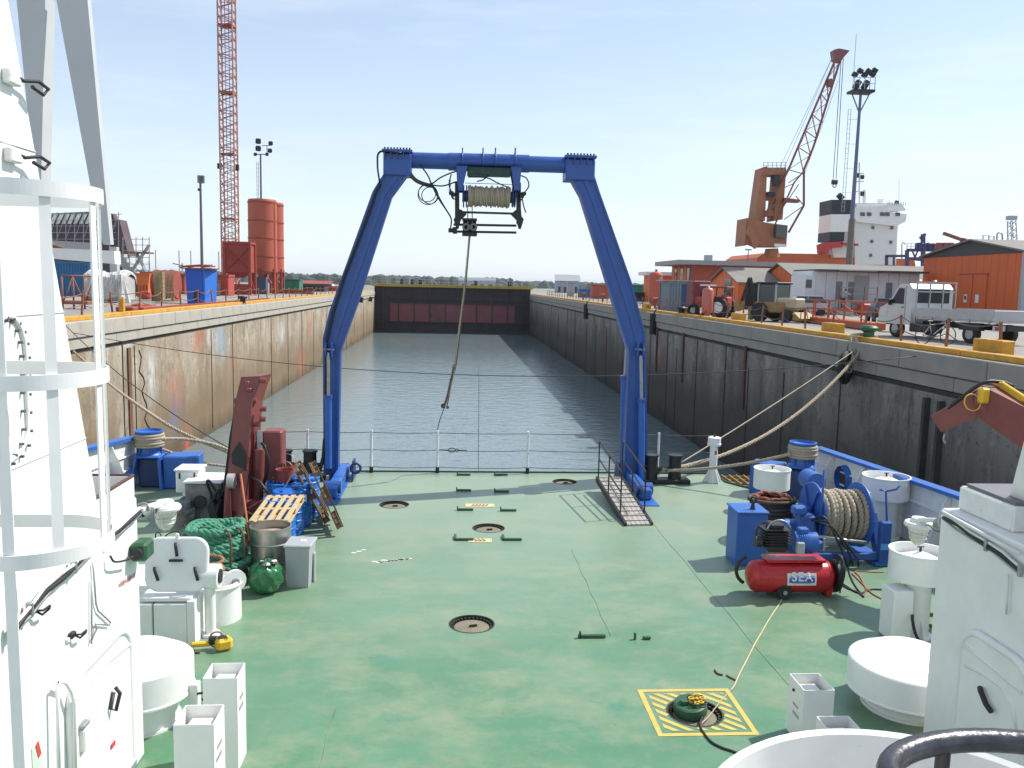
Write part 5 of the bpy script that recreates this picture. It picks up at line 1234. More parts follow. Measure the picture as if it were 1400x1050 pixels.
# rope reel
rr_ = thing('rope_reel', 'blue powered reel wound with thick pale rope, behind the red compressor', 'reel', (A(1140,770,15.25).x, 15.25, 0))
yc = 15.25; xc = A(1141,705,yc).x; zc = A(1141,703,yc).z
fl0, fl1 = A(1110,705,yc).x, A(1173,705,yc).x
for x in (fl0, fl1):
    M().lathe([(.07,-.02),(.60,-.02),(.62,-.01),(.62,.015),(.60,.025),(.07,.025)], (x,yc,zc), 40, 'X').build('flange', blueL, rr_)
    for k in range(6):
        a = k*PI/3; M().beam((x-.035 if x < xc else x+.04, yc+.1*math.cos(a), zc+.1*math.sin(a)), (x-.035 if x < xc else x+.04, yc+.58*math.cos(a), zc+.58*math.sin(a)), .05, .03).build('spoke', blueP, rr_)
M().cyl((fl0,yc,zc),(fl1,yc,zc), .36, n=30).build('rope_core', ropeW, rr_)
q = M(); nr = 8
for k in range(nr):
    x = fl0+.09+(fl1-fl0-.16)*k/(nr-1); P = [V(x+.035*math.sin(a*.5+k), yc+(.43+.015*math.sin(k*2))*math.cos(a), zc+(.43+.015*math.sin(k*2))*math.sin(a)) for a in [2*PI*i/44 for i in range(45)]]
    q.rope(P, .055, .26, step=.035, n=6)
q.build('rope_turns', ropeW, rr_)
for s_, x in ((0, fl0-.16),(1, fl1+.16)):
    M().prism([V(x-.06,yc-.75,0),V(x-.06,yc-.55,0),V(x-.06,yc-.12,zc+.05),V(x-.06,yc-.28,zc+.1)], (.12,0,0)).build('stand_leg', blueP, rr_)
    M().prism([V(x-.06,yc+.55,0),V(x-.06,yc+.75,0),V(x-.06,yc+.2,zc+.05),V(x-.06,yc+.08,zc+.05)], (.12,0,0)).build('stand_leg', blueP, rr_)
    M().rbox((x,yc,zc), (.16,.36,.36), .03).build('bearing_housing', blueP, rr_)
    M().rbox((x,yc,.04), (.34,1.6,.07), .015).build('foot_beam', blueL, rr_)
M().rbox((xc,yc-.66,.16), (fl1-fl0+.5,.12,.14), .015).build('front_beam', blueP, rr_); M().rbox((xc,yc+.66,.16), (fl1-fl0+.5,.12,.14), .015).build('rear_beam', blueP, rr_)
M().rbox((fl1+.16,yc-.72,.45), (.2,.16,.78), .02).build('front_post', blueP, rr_)
M().rbox((fl1+.16,yc-.805,.38), (.2,.012,.12), .004).build('pale_patch', mat('pale_blue_patch', (.10,.35,.75), .5), rr_)
M().tube([V(fl1+.2,yc-.7,.8), V(fl1+.22,yc-.55,1.36), V(fl1+.12,yc-.5,1.38)], .02, 7).tube([V(fl1+.22,yc-.55,1.36), V(fl1+.42,yc-.55,1.40), V(fl1+.48,yc-.55,1.48)], .018, 7).build('crank_lever', blueP, rr_)
M().cyl((fl0-.28,yc-.2,zc-.2),(fl0-.62,yc-.2,zc-.2), .16, n=20).build('hydraulic_motor', blueL, rr_); M().rbox((fl0-.35,yc-.5,.75), (.3,.28,.34), .04).build('valve_block', blueP, rr_)
M().rbox((fl0-.5,yc-.55,1.0), (.26,.2,.16), .03).build('motor_cover', blueL, rr_)
M().tube([V(fl0-.05,yc-.5,.3), V(fl0-.05,yc-.5,1.75)], .022, 7).build('guide_post', blueP, rr_)
M().cyl((fl0+.3,yc+.55,1.25),(fl0+.3,yc+1.0,1.25), .19, n=22).build('warping_head', blueL, rr_)
for k in range(3): M().tube(curve([V(fl0-.3+.06*k,yc-.6,.8), V(fl0-.15+.10*k,yc-.85,.95-.12*k), V(fl0+.12+.16*k,yc-.95,.45-.1*k), V(fl0+.35+.1*k,yc-.85,.03)],6), .018, 6).build('hydraulic_hose', blackM, rr_)
M().tube([V(fl0-.2,yc-.72,.55), V(fl1-.2,yc-.78,.45)], .03, 8).build('control_rod', steel, rr_)
# compressor
Yc = 13.1
cm = thing('air_compressor', 'red wheeled air compressor with SEA label and black pump on top', 'compressor', (A(1082,815,Yc).x, Yc, 0))
x0_, x1_ = A(1021,783,Yc).x, A(1139,783,Yc).x; zt = A(1080,787,Yc).z; Rt = .265
prof = [(0,0),(Rt*.55,.02),(Rt*.85,.07),(Rt,.15),(Rt,x1_-x0_-.15),(Rt*.85,x1_-x0_-.07),(Rt*.55,x1_-x0_-.02),(0,x1_-x0_)]
M().lathe(prof, (x0_,Yc,zt), 40, 'X', smooth=True).build('tank', redT, cm)
for x in (x0_+.15, x1_-.15): M().lathe([(Rt+.003,-.008),(Rt+.006,0),(Rt+.003,.008)], (x,Yc,zt), 40, 'X').build('weld_ring', redT, cm)
lx0, lx1 = A(1068,786,Yc).x, A(1107,786,Yc).x
def labelpt(x, a, off=.004): return V(x, Yc-(Rt+off)*math.cos(a), zt+(Rt+off)*math.sin(a))
def band(m_, xa, xb, a0_, a1_, off):
    n_ = 10
    for k in range(n_):
        u, v_ = a0_+(a1_-a0_)*k/n_, a0_+(a1_-a0_)*(k+1)/n_; m_.quad(labelpt(xa,u,off), labelpt(xb,u,off), labelpt(xb,v_,off), labelpt(xa,v_,off))
q = M(); band(q, lx0, lx1, -.28, .48, .004); q.build('label_plate', mat('label_white', (.72,.72,.70), .4), cm)
lb_ = mat('label_blue', (.06,.10,.42), .4)
q = M(); band(q, lx0+.03, lx1-.03, -.10, .20, .007); q.build('label_band', lb_, cm)
# waving edge + SEA letters: upper halves blue on white, lower halves white on blue
fc = bpy.data.curves.new('sea_text', 'FONT'); fc.body = 'SEA'; fc.size = .165; fc.align_x = 'CENTER'; fc.extrude = .002; fc.offset = .003; fc.space_character = 1.15
tmp = bpy.data.objects.new('tmp', fc); dg = bpy.context.evaluated_depsgraph_get(); col.objects.link(tmp); dg.update()
tme = bpy.data.meshes.new_from_object(tmp.evaluated_get(dg)); bpy.data.objects.remove(tmp)
for (nm, zz_) in (('letters', 0),):
    mw_ = mat('label_letter_white', (.78,.78,.78), .4); m2_ = tme
    xm = (lx0+lx1)/2; sx_ = (lx1-lx0-.12)/max(v.co.x for v in tme.vertices)/2
    for v in m2_.vertices:
        a = .02+v.co.y/Rt*1.2; off = .0105+v.co.z; p = labelpt(xm+v.co.x*sx_, a, off); v.co = p-cm.location
    m2_.materials.clear(); m2_.materials.append(mw_); o_ = bpy.data.objects.new('label_letters', m2_); col.objects.link(o_); o_.parent = cm
tx = mat('label_shadow_blue', (.10,.16,.5), .4)
q = M(); band(q, lx0+.045, lx1-.045, .20, .34, .006); q.build('label_band', mat('label_mid_blue', (.30,.38,.66), .4), cm)
q = M(); band(q, lx0+.09, lx1-.09, -.165, -.135, .006); q.build('label_line', lb_, cm)
# small wheels, feet, handle
for dy in (-.22,.20):
    M().lathe([(.04,-.03),(.115,-.03),(.125,-.015),(.125,.015),(.115,.03),(.04,.03)], (A(1064,815,Yc).x,Yc+dy,.125), 26, 'X' if False else 'Y').build('wheel', rubber, cm) if False else None
wxp = A(1064,815,Yc).x
for dy in (-.24,.22):
    w_o = M().lathe([(0,-.03),(.05,-.03),(.055,-.02),(.115,-.03),(.128,-.012),(.128,.012),(.115,.03),(.05,.02),(0,.03)], (wxp,Yc+dy,.128), 26, 'Y').build('wheel', rubber, cm)
    M().cyl((wxp,Yc+dy-.04,.128),(wxp,Yc+dy+.04,.128), .035, n=12).build('hub', steel, w_o)
M().prism([V(wxp-.10,Yc-.2,.12),V(wxp+.10,Yc-.2,.12),V(wxp+.14,Yc-.2,.28),V(wxp-.14,Yc-.2,.28)], (0,.4,0)).build('axle_bracket', redT, cm)
fx = A(1127,812,Yc).x; M().prism([V(fx-.07,Yc-.18,.24),V(fx+.07,Yc-.18,.24),V(fx+.04,Yc-.18,.04),V(fx-.04,Yc-.18,.04)], (0,.36,0)).build('front_foot', redT, cm); M().cyl((fx,Yc,0),(fx,Yc,.05), .05, n=12).build('rubber_foot', rubber, cm)
M().rbox(((x0_+x1_)/2+.04,Yc,zt+Rt+.03), (.98,.34,.05), .01).build('top_plate', redT, cm)
px0 = A(1060,740,Yc).x
M().rbox((px0,Yc,.93), (.34,.26,.34), .03).build('pump_block', blackM, cm)
for k in range(7): M().rbox((px0-.02,Yc,.86+.045*k), (.44,.34,.016), .006).build('cooling_fin', blackM, cm)
M().rbox((px0-.02,Yc,1.18), (.24,.22,.09), .02).build('cylinder_head', blackM, cm)
M().tube(arc((px0+.0,Yc-.12,1.10), .20, .2, PI-.1, 12, 'XZ'), .014, 6).build('discharge_pipe', steel, cm)
M().lathe([(.20,-.03),(.22,-.02),(.22,.02),(.20,.03)], (px0-.05,Yc+.20,.98), 26, 'Y').build('flywheel', blackM, cm)
M().cyl((px0-.26,Yc-.05,.92),(px0-.36,Yc-.05,.92), .09, n=16).build('air_filter', blackM, cm)
mx0 = A(1098,735,Yc).x
M().cyl((mx0-.16,Yc-.02,.92),(mx0+.2,Yc-.06,.92), .155, n=26).build('electric_motor', blueL, cm)
for k in range(8): M().lathe([(.155,0),(.168,.004),(.155,.008)], (mx0-.12+.035*k,Yc-.03,.92), 24, 'X').build('motor_fin', blueL, cm)
M().rbox((mx0-.02,Yc-.02,1.10), (.16,.14,.09), .015).build('terminal_box', blueL, cm)
M().rbox((A(1087,748,Yc).x,Yc-.20,.86), (.12,.10,.19), .012).build('pressure_switch', greyP, cm)
M().rbox((A(1118,752,Yc).x,Yc,.84), (.16,.16,.14), .02).build('regulator', blueP, cm)
for dx in (0,.14): M().cyl((A(1112,750,Yc).x+dx,Yc-.08,.78),(A(1112,750,Yc).x+dx,Yc-.08,.98), .022, n=8).build('outlet_pipe', steel, cm)
gx = x1_-.02; M().lathe([(.12,-.03),(.255,-.03),(.27,-.02),(.27,.03),(.255,.04),(.12,.04)], (gx+.03,Yc,zt), 30, 'X').build('end_cover', blackM, cm)
M().tube(arc((x0_+.06,Yc,.42), .24, PI*.62, PI*1.35, 10, 'XZ'), .03, 7).build('push_handle', blackM, cm)
q = M()
for k in range(4): torus(q, V(gx+.06+.02*k,Yc-.08,.46-.03*k), .24+.02*k, .013, n=24, k=5, rot=Matrix.Rotation(PI/2,3,'Y') @ Matrix.Rotation(.15*k,3,'X'))
tag(q.build('air_hose', rubber), 'black air hose looped over the right end of the compressor', 'hose'); bpy.data.objects['air_hose']['kind'] = 'thing'
# hoses and cables on deck
def cord(nm, pts, r_, m_, label, cat='cable', z=.012, zs=None):
    P = [G(px,py)+V(0,0,z) for px, py in pts]
    if zs:
        P = [A(px,py,P[i].y)if False else G(px,py,zz) for i,((px,py),zz) in enumerate(zip(pts,zs))]
    o_ = M().tube(curve(P,8), r_, 6).build(nm, m_); tag(o_, label, cat); return o_
cord('power_cable', [(1143,792),(1158,803),(1175,812),(1190,807),(1206,807)], .016, rubber, 'black cable running from the compressor towards the white ventilator')
cord('power_cable', [(1143,796),(1160,806),(1172,810),(1181,817),(1168,800),(1160,778),(1166,760)], .014, rubber, 'black cable kinked on the deck right of the compressor')
cord('air_line', [(1165,785),(1180,800),(1192,812),(1206,820)], .012, mat('cord_orange', (.42,.14,.06), .6), 'thin orange line beside the black cables')
cord('air_line', [(1178,816),(1184,808),(1176,790),(1170,782),(1195,783),(1208,783)], .010, mat('cord_orange', (.42,.14,.06), .6), 'thin orange line lying across the deck to the right of the reel')
cord('tow_cord', [(1073,806),(1068,822),(1055,842),(1043,862),(1030,885),(1020,905),(1011,922),(1004,938),(999,945)], .011, mat('cord_tan', (.52,.44,.28), .8), 'thin tan cord running from the compressor to the yellow striped square', 'cord')
cord('black_hose', [(960,982),(957,992),(962,1003),(973,1016),(988,1024),(1000,1028),(1030,1040)], .014, rubber, 'black hose leading out of the open manhole towards the tub', 'hose')
cord('loose_cord', [(999,945),(985,960),(968,982),(959,990)], .006, mat('cord_tan', (.52,.44,.28), .8), 'thin pale cord lying over the striped square into the manhole', 'cord')
cord('rope_scrap', [(977,917),(981,922),(988,924)], .012, mat('rope_scrap_dark', (.08,.05,.04), .8), 'tiny dark rope scrap on the deck above the striped square', 'rope')
cord('rope_scrap', [(993,924),(1000,928),(1006,931)], .010, mat('rope_scrap_brown', (.14,.09,.07), .8), 'tiny brown rope scrap beside the tan cord', 'rope')
for (a_, b_, lb2) in (((1268,842),(1290,846),'farther'),((1268,858),(1290,861),'nearer')): 
    M().beam(G(*a_)+V(0,0,.03), G(*b_)+V(.3,0,.03), .03, .05).build('deck_batten', woodD, None, label='narrow brown batten on deck behind the right mushroom ventilator, the %s one' % lb2, cat='batten', group='brown battens')
# right knuckle-boom crane over the bulwark (its boom shades the deck)
kb = thing('folding_crane', 'maroon folding crane boom with yellow straps reaching in from the right', 'crane', V(9.0,14.9,0))
tip = V(8.43,13.86,2.78); kn = V(8.97,13.42,3.26); end = V(9.25,12.0,2.80)
def boomseg(a, b_, h0, h1, w_, nm): 
    d = (b_-a).normalized(); u = V(0,0,1); s_ = d.cross(u).normalized(); vv = s_.cross(d)
    vs = [a+s_*w_/2*i+vv*h0/2*j for i in (-1,1) for j in (-1,1)]+[b_+s_*w_/2*i+vv*h1/2*j for i in (-1,1) for j in (-1,1)]
    return M().add(vs, [(0,1,3,2),(4,6,7,5),(0,4,5,1),(2,3,7,6),(0,2,6,4),(1,5,7,3)]).build(nm, redM, kb)
boomseg(tip, kn, .32, .42, .26, 'outer_boom'); boomseg(kn, end, .52, .66, .34, 'main_boom')
M().cyl(kn-V(.1,.22,-.02), kn+V(.1,.22,.02), .20, n=18).build('knuckle_pin', redM, kb)
M().tube(curve([tip+V(0,-.1,.18), kn+V(-.2,-.1,.26), kn+V(.15,-.1,.32), kn+V(.4,-.1,.25)],6), .03, 7).build('hose', blackM, kb)
for k in range(3): M().tube([kn+V(.15,-.18+.10*k,.30), kn.lerp(end,.5)+V(0,-.18+.10*k,.33), end+V(0,-.2+.10*k,.40)], .04, 7).build('yellow_strap', yelB, kb)
M().rbox(kn+V(-.18,-.22,.10), (.16,.14,.26), .03).build('yellow_buckle', yelB, kb); q = M(); torus(q, kn+V(-.35,-.2,-.02), .14, .012, n=16, k=5, rot=Matrix.Rotation(1.3,3,'X')); q.build('yellow_line', yelB, kb)
M().tube(curve([tip+V(.1,-.1,-.15), tip+V(.08,-.1,-.26), tip+V(.12,-.1,-.34)],4), .018, 6).build('hook_chain', steel, kb)
M().cyl(kn+V(.10,-.1,-.30), kn+V(.75,-.2,-.36), .07, n=14).build('ram', redM, kb); M().cyl(kn+V(.3,-.18,-.30), kn+V(.62,-.2,-.33), .035, n=10).build('ram_rod', steel, kb)
M().rbox(V(end.x+.3,end.y-.2,end.z/2), (.6,.6,end.z), .05).build('column', redM, kb)
# ================================================================ ON THE LEFT QUAY
def qp(px, Y, z=QZ): return V(A(px, 400, Y).x, Y, z)
brn = mat('fence_rust_orange', (.25,.10,.055), .7, var=.2, scale=6)
lf = thing('quay_fence', 'rusty orange post and chain fence along the left dock edge', 'fence', (XL-.95, 60, QZ))
ys = [30,33.2]+[36.5+3.25*k for k in range(34)]; tilt = []
random.seed(5)
for i, y in enumerate(ys):
    t_ = V(random.uniform(-.10,.10), random.uniform(-.08,.08), 1.08); b0 = V(XL-.95, y, QZ); tilt.append(b0+t_)
    if y < 130: M().beam(b0, b0+t_, .07,.07).build('post', brn, lf)
for a, c in zip(tilt, tilt[1:]):
    if a.y < 125:
        M().tube(sag(a-V(0,0,.05), c-V(0,0,.05), .06+random.random()*.22, 7), .022, 4).build('chain', brn, lf); M().tube(sag(a-V(0,0,.5), c-V(0,0,.5), .05+random.random()*.2, 7), .018, 4).build('chain', brn, lf)
# rusty pipes along the fence foot
M().beam((XL-.8,43,QZ+.2),(XL-.8,72,QZ+.2), .16,.14).build('pipe_run', rustO, None, label='rusty pink pipe lying along the left quay edge behind the kerb', cat='pipe')
for (px, y, w_) in ((196,47,3.6),):
    p = qp(px,y); p = V(XL-2.1,46,QZ); M().rbox(p+V(0,0,.13), (.9,w_,.22), .05).rbox(p+V(0,.5,.28), (.5,1.4,.16), .05).build('machine_skid', rustO, None, label='low rusty machine skid lying behind the left kerb', cat='skid')
# yellow post (triangular bracket)
yb = thing('kerb_post', 'yellow upright steel bracket standing on the left kerb', 'post', AX(167,428,XL-.45))
p = V(XL-.45, AX(167,428,XL-.45).y, QZ+.16); M().rbox(p+V(.0,0,.32), (.22,.22,.64), .02).build('upright', yellow, yb); M().prism([p+V(-.1,.1,.05), p+V(-.1,.1,.62), p+V(-.35,.5,.62)], (.03,0,0)).build('fin', rustO, yb)
for (px, py) in ((345,405),(101,470)): pass
def qboll(loc, label, m_=blackM):
    r = thing('quay_bollard', label, 'bollard', loc, group='mushroom bollards on the quay edges')
    M().lathe([(.28,0),(.24,.06),(.19,.12),(.19,.36),(.32,.44),(.33,.52),(.25,.60),(0,.62)], (0,0,0), 20).build('body', m_, r, local=True); return r
qboll(V(XL-.25,61,QZ+.0), 'dark mushroom bollard on the left quay edge below the hopper')
qboll(V(XR+.55,30.2,QZ), 'dark green mushroom bollard on the right quay edge taking the mooring rope', greenS)
qboll(V(XR+.55,56,QZ), 'dark mushroom bollard on the right quay edge near the grey container')
# trailer frame
tf = thing('pipe_rack', 'rust brown tubular rack frame on the left quay, seen through the ladder cage', 'rack', qp(105,47))
b0 = qp(85,46); b1 = qp(130,47)
def tb_(a, c, r_=.05, n_='tube'): M().tube([a,c], r_, 5).build(n_, brn, tf)
for dz in (1.75,): tb_(b0+V(0,0,dz), b1+V(0,0,dz))
for k in range(4):
    f = k/3; a = b0.lerp(b1,f); tb_(a, a+V(0,0,1.75)) 
    if k < 3:
        c = b0.lerp(b1,(k+1)/3); tb_(a+V(0,0,1.7 if k % 2 else .3), c+V(0,0,.3 if k % 2 else 1.7), .04)
M().rbox((b0+b1)/2+V(0,0,.35), ((b1-b0).x,1.0,.18), .03).build('platform', brn, tf)
# containers with corrugated sides
def container(label, cx, y, w_, d_, h_, m_, rz=0, nm='shipping_container', nr=26):
    r = thing(nm, label, 'container', (cx, y, QZ), rz)
    M().box((0,0,h_/2), (w_-.12,d_-.12,h_-.1)).build('shell', m_, r, local=True)
    q = M()
    for k in range(nr):
        x = -w_/2+.14+(w_-.28)*k/(nr-1); q.box((x,-d_/2+.03,h_/2), ((w_-.28)/nr*.5,.06,h_-.3))
    q.build('corrugation', m_, r, local=True, kind='stuff')
    for x in (-1,1):
        for yy in (-1,1): M().box((x*(w_/2-.06),yy*(d_/2-.06),h_/2), (.14,.14,h_)).build('corner_post', m_, r, local=True)
    for z_ in (.08,h_-.08):
        M().box((0,-d_/2+.06,z_), (w_,.13,.14)).build('side_rail', m_, r, local=True); M().box((w_/2-.06,0,z_), (.13,d_,.14)).build('end_rail', m_, r, local=True); M().box((-w_/2+.06,0,z_), (.13,d_,.14)).build('end_rail', m_, r, local=True)
    return r
c1_ = mat('container_blue', (.03,.15,.32), .55, var=.12, scale=1, c2=(.12,.10,.08), amt=.12)
container('blue shipping container on the left quay with junk heaped on top', qp(72,74).x, 75.5, 6.0, 2.5, 2.9, c1_)
q = M(); p = qp(76,75)
for k in range(5):
    q.tube(curve([p+V(-2.6+.3*k,-.5,2.95), p+V(-1.3+.2*k,-.2,3.9+.1*k), p+V(0,0,4.2), p+V(1.6,-.2,3.6-.1*k), p+V(2.5,0,2.95)],5), .16, 6)
tag(q.build('scrap_heap', woodD), 'dark heap of curved scrap on top of the blue shipping container', 'scrap'); q.v = []
# tarpaulin-wrapped boat
tp = thing('wrapped_load', 'grey-white load wrapped in wrinkled plastic sheet on the left quay', 'wrapped load', qp(155,60))
sheet = mat('plastic_sheet', (.50,.50,.48), .35, var=.15, scale=1.2, bump=.6, bscale=2.2, c2=(.25,.22,.2), amt=.2)
pl_ = qp(122,60); pr_ = qp(181,60); w_ = (pr_-pl_).x; q = M(); nx = 34; vs = []; prof_ = [(-1.35,.3),(-1.3,.8),(-1.28,1.35),(-1.15,1.8),(-.8,2.02),(-.2,2.1),(.5,2.05),(1.1,1.8),(1.3,1.2),(1.3,.4)]; ny = len(prof_)-1
rr2 = random.Random(4)
for j, (yy, zz_) in enumerate(prof_):
    for i in range(nx+1):
        u = i/nx; cap_ = 1-.35*max(0,abs(u-.5)*2-.86)/.14
        vs.append(V(pl_.x+w_*u+rr2.uniform(-.05,.05), 60+yy*cap_+rr2.uniform(-.09,.09), QZ+zz_*(cap_*.3+.7)+.10*math.sin(u*9)+rr2.uniform(-.05,.05)))
q.add(vs, [(j*(nx+1)+i, j*(nx+1)+i+1, (j+1)*(nx+1)+i+1, (j+1)*(nx+1)+i) for j in range(ny) for i in range(nx)]); q.build('sheet', sheet, tp)
M().rbox(((pl_+pr_)/2)+V(0,0,.95), (w_*.94,2.2,1.7), .1).build('load', sheet, tp)
for k in range(4): M().beam(pl_.lerp(pr_,.1+.26*k)+V(0,-1.2,0), pl_.lerp(pr_,.1+.26*k)+V(.2,-.6,1.1), .12,.12).build('prop', woodD, tp)
M().prism([pr_+V(-.6,-1.2,0),pr_+V(-.15,-1.0,1.6),pr_+V(.15,-1.0,.0)], (0,.3,0)).build('loose_flap', sheet, tp)
# orange skip
sk = thing('waste_skip', 'bright orange tapering skip on the left quay right of the wrapped load', 'skip', qp(195,73))
sm_ = mat('skip_orange', (.62,.15,.03), .55, var=.1, scale=2)
a = qp(186,72); b_ = qp(203,72); w_ = (b_-a).x
M().prism([a+V(-.12,0,2.0),b_+V(.12,0,2.0),b_+V(.0,0,1.15),b_+V(0,0,.1),a+V(.1,0,.1),a+V(.1,0,1.15)], (0,1.7,0)).build('body', sm_, sk); M().box((a+b_)/2+V(0,.8,2.03), (w_+.3,1.9,.07)).build('rim', sm_, sk)
for k in range(4): M().box(a.lerp(b_,.12+.25*k)+V(0,-.03,.6), (.06,.06,1.0)).build('rib', rustO, sk)
sk2 = M().rbox(qp(206,70)+V(0,-1,.35), (.75,.8,.65), .1); tag(sk2.build('red_fuel_can', redpl), 'small red tank lying at the right foot of the orange skip', 'tank')
# tan mesh cage + horizontal red tank
mt_ = thing('mesh_cage', 'tan wire mesh cage standing in front of a red horizontal tank', 'cage', qp(220,62))
a = qp(211,62); b_ = qp(238,62); tan = mat('mesh_tan', (.36,.29,.16), .7, var=.1)
for k in range(15): M().box(a.lerp(b_,k/14)+V(0,0,1.15), (.03,.03,2.3)).build('mesh_wire', tan, mt_)
for k in range(8): M().box((a+b_)/2+V(0,-.02,.15+.3*k), ((b_-a).x,.025,.025)).build('mesh_wire', tan, mt_)
M().box(a.lerp(b_,.22)+V(0,.3,1.1), (.55,.4,2.1)).build('tan_panel', tan, mt_)
hk = thing('horizontal_tank', 'round-ended red oxide tank on the left quay behind the mesh cage', 'tank', qp(222,66))
M().cyl(qp(212,66)+V(0,0,1.25), qp(243,66)+V(0,0,1.25), 1.05, n=24).build('shell', rustO, hk)
for k in range(3): M().lathe([(1.05,-.04),(1.1,-.03),(1.1,.03),(1.05,.04)], qp(216+k*11,66)+V(0,0,1.25), 24, 'X').build('hoop', rustO, hk)
for px in (214,240): M().box(qp(px,66)+V(0,0,.2), (.2,1.6,.5)).build('saddle', rustO, hk)
# blue hut with scrap on top
bh_ = thing('blue_hut', 'tall bright blue steel hut with scrap piled on its roof, left quay', 'hut', qp(271,60.5))
a = qp(253.5,60); b_ = qp(278,60); w_ = (b_-a).x
bc = mat('hut_blue', (.015,.09,.48), .5, var=.08, scale=2)
M().prism([a+V(.12,0,0),b_+V(-.05,0,0),b_+V(0,0,2.4),a+V(0,0,2.4)], (.35,1.5,0)).build('body', bc, bh_)
M().prism([b_+V(.0,-.02,0),b_+V(.35,1.45,0),b_+V(.45,1.45,2.4),b_+V(.02,-.02,2.4)], (.12,0,0)).build('side_panel', mat('hut_blue_light', (.03,.17,.62), .5, var=.08, scale=2), bh_)
M().box((a+b_)/2+V(.2,.75,2.44), (w_+.9,1.9,.08)).build('roof', rustO, bh_)
M().rbox(b_+V(-.45,-.03,.55), (.35,.05,.7), .02).build('dark_opening', blackM, bh_)
for k in range(7):
    M().beam(a+V(-.5+.25*k,.3,2.52+.05*(k % 3)), a+V(.6+.2*k,.9,2.62+.08*(k % 2)), .10,.08).build('roof_scrap', redM if k % 2 else rustO, bh_)
M().beam(a+V(-.9,.3,2.75), a+V(.3,.3,2.48), .07,.06).build('roof_scrap', redM, bh_)
# light pole (single floodlight)
def lamp_pole(px, Y, ztop, label, r_=.11, m_=mat('pole_grey_violet', (.16,.14,.17), .5, .3)):
    p = qp(px,Y); r = thing('floodlight_pole', label, 'light mast', p)
    M().cyl(p, V(p.x,p.y,ztop), r_*1.2, r_*.75, n=10).build('pole', m_, r); return r, V(p.x,p.y,ztop)
lr, lt = lamp_pole(277, 68, A(277,246,68).z, 'slender single floodlight pole behind the blue hut')
M().rbox(lt+V(.05,0,.05), (.5,.4,.6), .05, rz=.5).build('floodlight', mat('lamp_grey', (.25,.27,.28), .4, .4), lr); M().box(lt+V(.12,-.22,.05), (.34,.04,.42), .5).build('lamp_glass_pane', glass, lr); M().rbox(lt+V(-.1,0,-.75), (.2,.2,.2), .03).build('junction_box', blackM, lr)
# red hopper on legs
Yp = 98
hp_ = thing('aggregate_hopper', 'square maroon-red hopper on legs standing left of the silos', 'hopper', qp(328,Yp))
a = qp(307.5,Yp); b_ = qp(342,Yp); zt_ = A(325,333,Yp).z; zm = A(325,372,Yp).z; w_ = (b_-a).x
hop = mat('hopper_red', (.30,.045,.03), .6, var=.15, scale=.6, c2=(.16,.03,.02), amt=.2)
M().prism([V(a.x,Yp,zt_),V(b_.x,Yp,zt_),V(b_.x,Yp,zm),V(a.x,Yp,zm)], (0,w_*.85,0)).build('body', hop, hp_)
cxp = (a.x+b_.x)/2; cyp = Yp+w_*.42; zz = QZ+1.9
vs = [V(a.x,Yp,zm),V(b_.x,Yp,zm),V(b_.x,Yp+w_*.85,zm),V(a.x,Yp+w_*.85,zm),V(cxp-.4,cyp-.4,zz),V(cxp+.4,cyp-.4,zz),V(cxp+.4,cyp+.4,zz),V(cxp-.4,cyp+.4,zz)]
M().add(vs, [(0,1,5,4),(1,2,6,5),(2,3,7,6),(3,0,4,7),(4,5,6,7)]).build('cone', hop, hp_)
M().box((cxp,cyp,zt_+.1), (w_+.3,w_*.85+.3,.25)).build('rim', hop, hp_)
for (x,y) in ((a.x,Yp),(b_.x,Yp),(a.x,Yp+w_*.85),(b_.x,Yp+w_*.85)): M().box((x,y,(zt_+QZ)/2), (.3,.3,zt_-QZ)).build('leg', hop, hp_)
for (u, v_) in ((0,1),(1,0)):
    M().beam((a.x if u == 0 else b_.x,Yp-.1,zt_-.2),(cxp,Yp-.1,zt_-.2-(zt_-zm)*.5), .14,.14).build('brace', hop, hp_); M().beam((a.x if u == 0 else b_.x,Yp-.1,zm+.1),(cxp,Yp-.1,zt_-.2-(zt_-zm)*.5), .14,.14).build('brace', hop, hp_)
M().box((cxp,Yp-.08,(zt_+zm)/2), (w_,.12,.16)).build('waist_band', hop, hp_); M().box((cxp,Yp-.1,QZ+.6),(w_+.4,.3,1.2)).build('base_skirt', hop, hp_)
for dz in (.0,.5): M().beam((b_.x,Yp,zm-.5-dz*4),(b_.x,Yp+w_*.85,zm-2.2-dz*4), .12,.12).build('side_brace', hop, hp_)
# two silos
def silo(px, Y, R_, ztop, label):
    p = qp(px,Y); r = thing('cement_silo', label, 'silo', p, group='tall red oxide cement silos'); zb = A(px,372,Y).z
    M().lathe([(R_*.96,ztop+.25),(R_,ztop+.05),(R_,zb),(R_*.35,QZ+2.4)], (p.x,p.y,0), 36).build('shell', siloR, r); M().cyl((p.x,p.y,ztop+.2),(p.x,p.y,ztop+.28), R_*.96, R_*.2, n=32).build('roof', siloR, r)
    for z_ in (ztop-.1, ztop-(ztop-zb)*.27, ztop-(ztop-zb)*.52, ztop-(ztop-zb)*.78, zb+.1): M().lathe([(R_,-.09),(R_+.06,-.07),(R_+.06,.07),(R_,.09)], (p.x,p.y,z_), 36).build('hoop', rustO, r)
    for k in range(6):
        an = k*PI/3+.5; x, y = p.x+R_*.97*math.cos(an), p.y+R_*.97*math.sin(an); M().box((x,y,(zb+QZ)/2+.2), (.28,.28,zb-QZ+.4)).build('leg', hop, r)
        x2, y2 = p.x+R_*.97*math.cos(an+PI/3), p.y+R_*.97*math.sin(an+PI/3); M().beam((x,y,QZ+.3),(x2,y2,zb-.4), .12,.12).build('brace', hop, r)
    return r
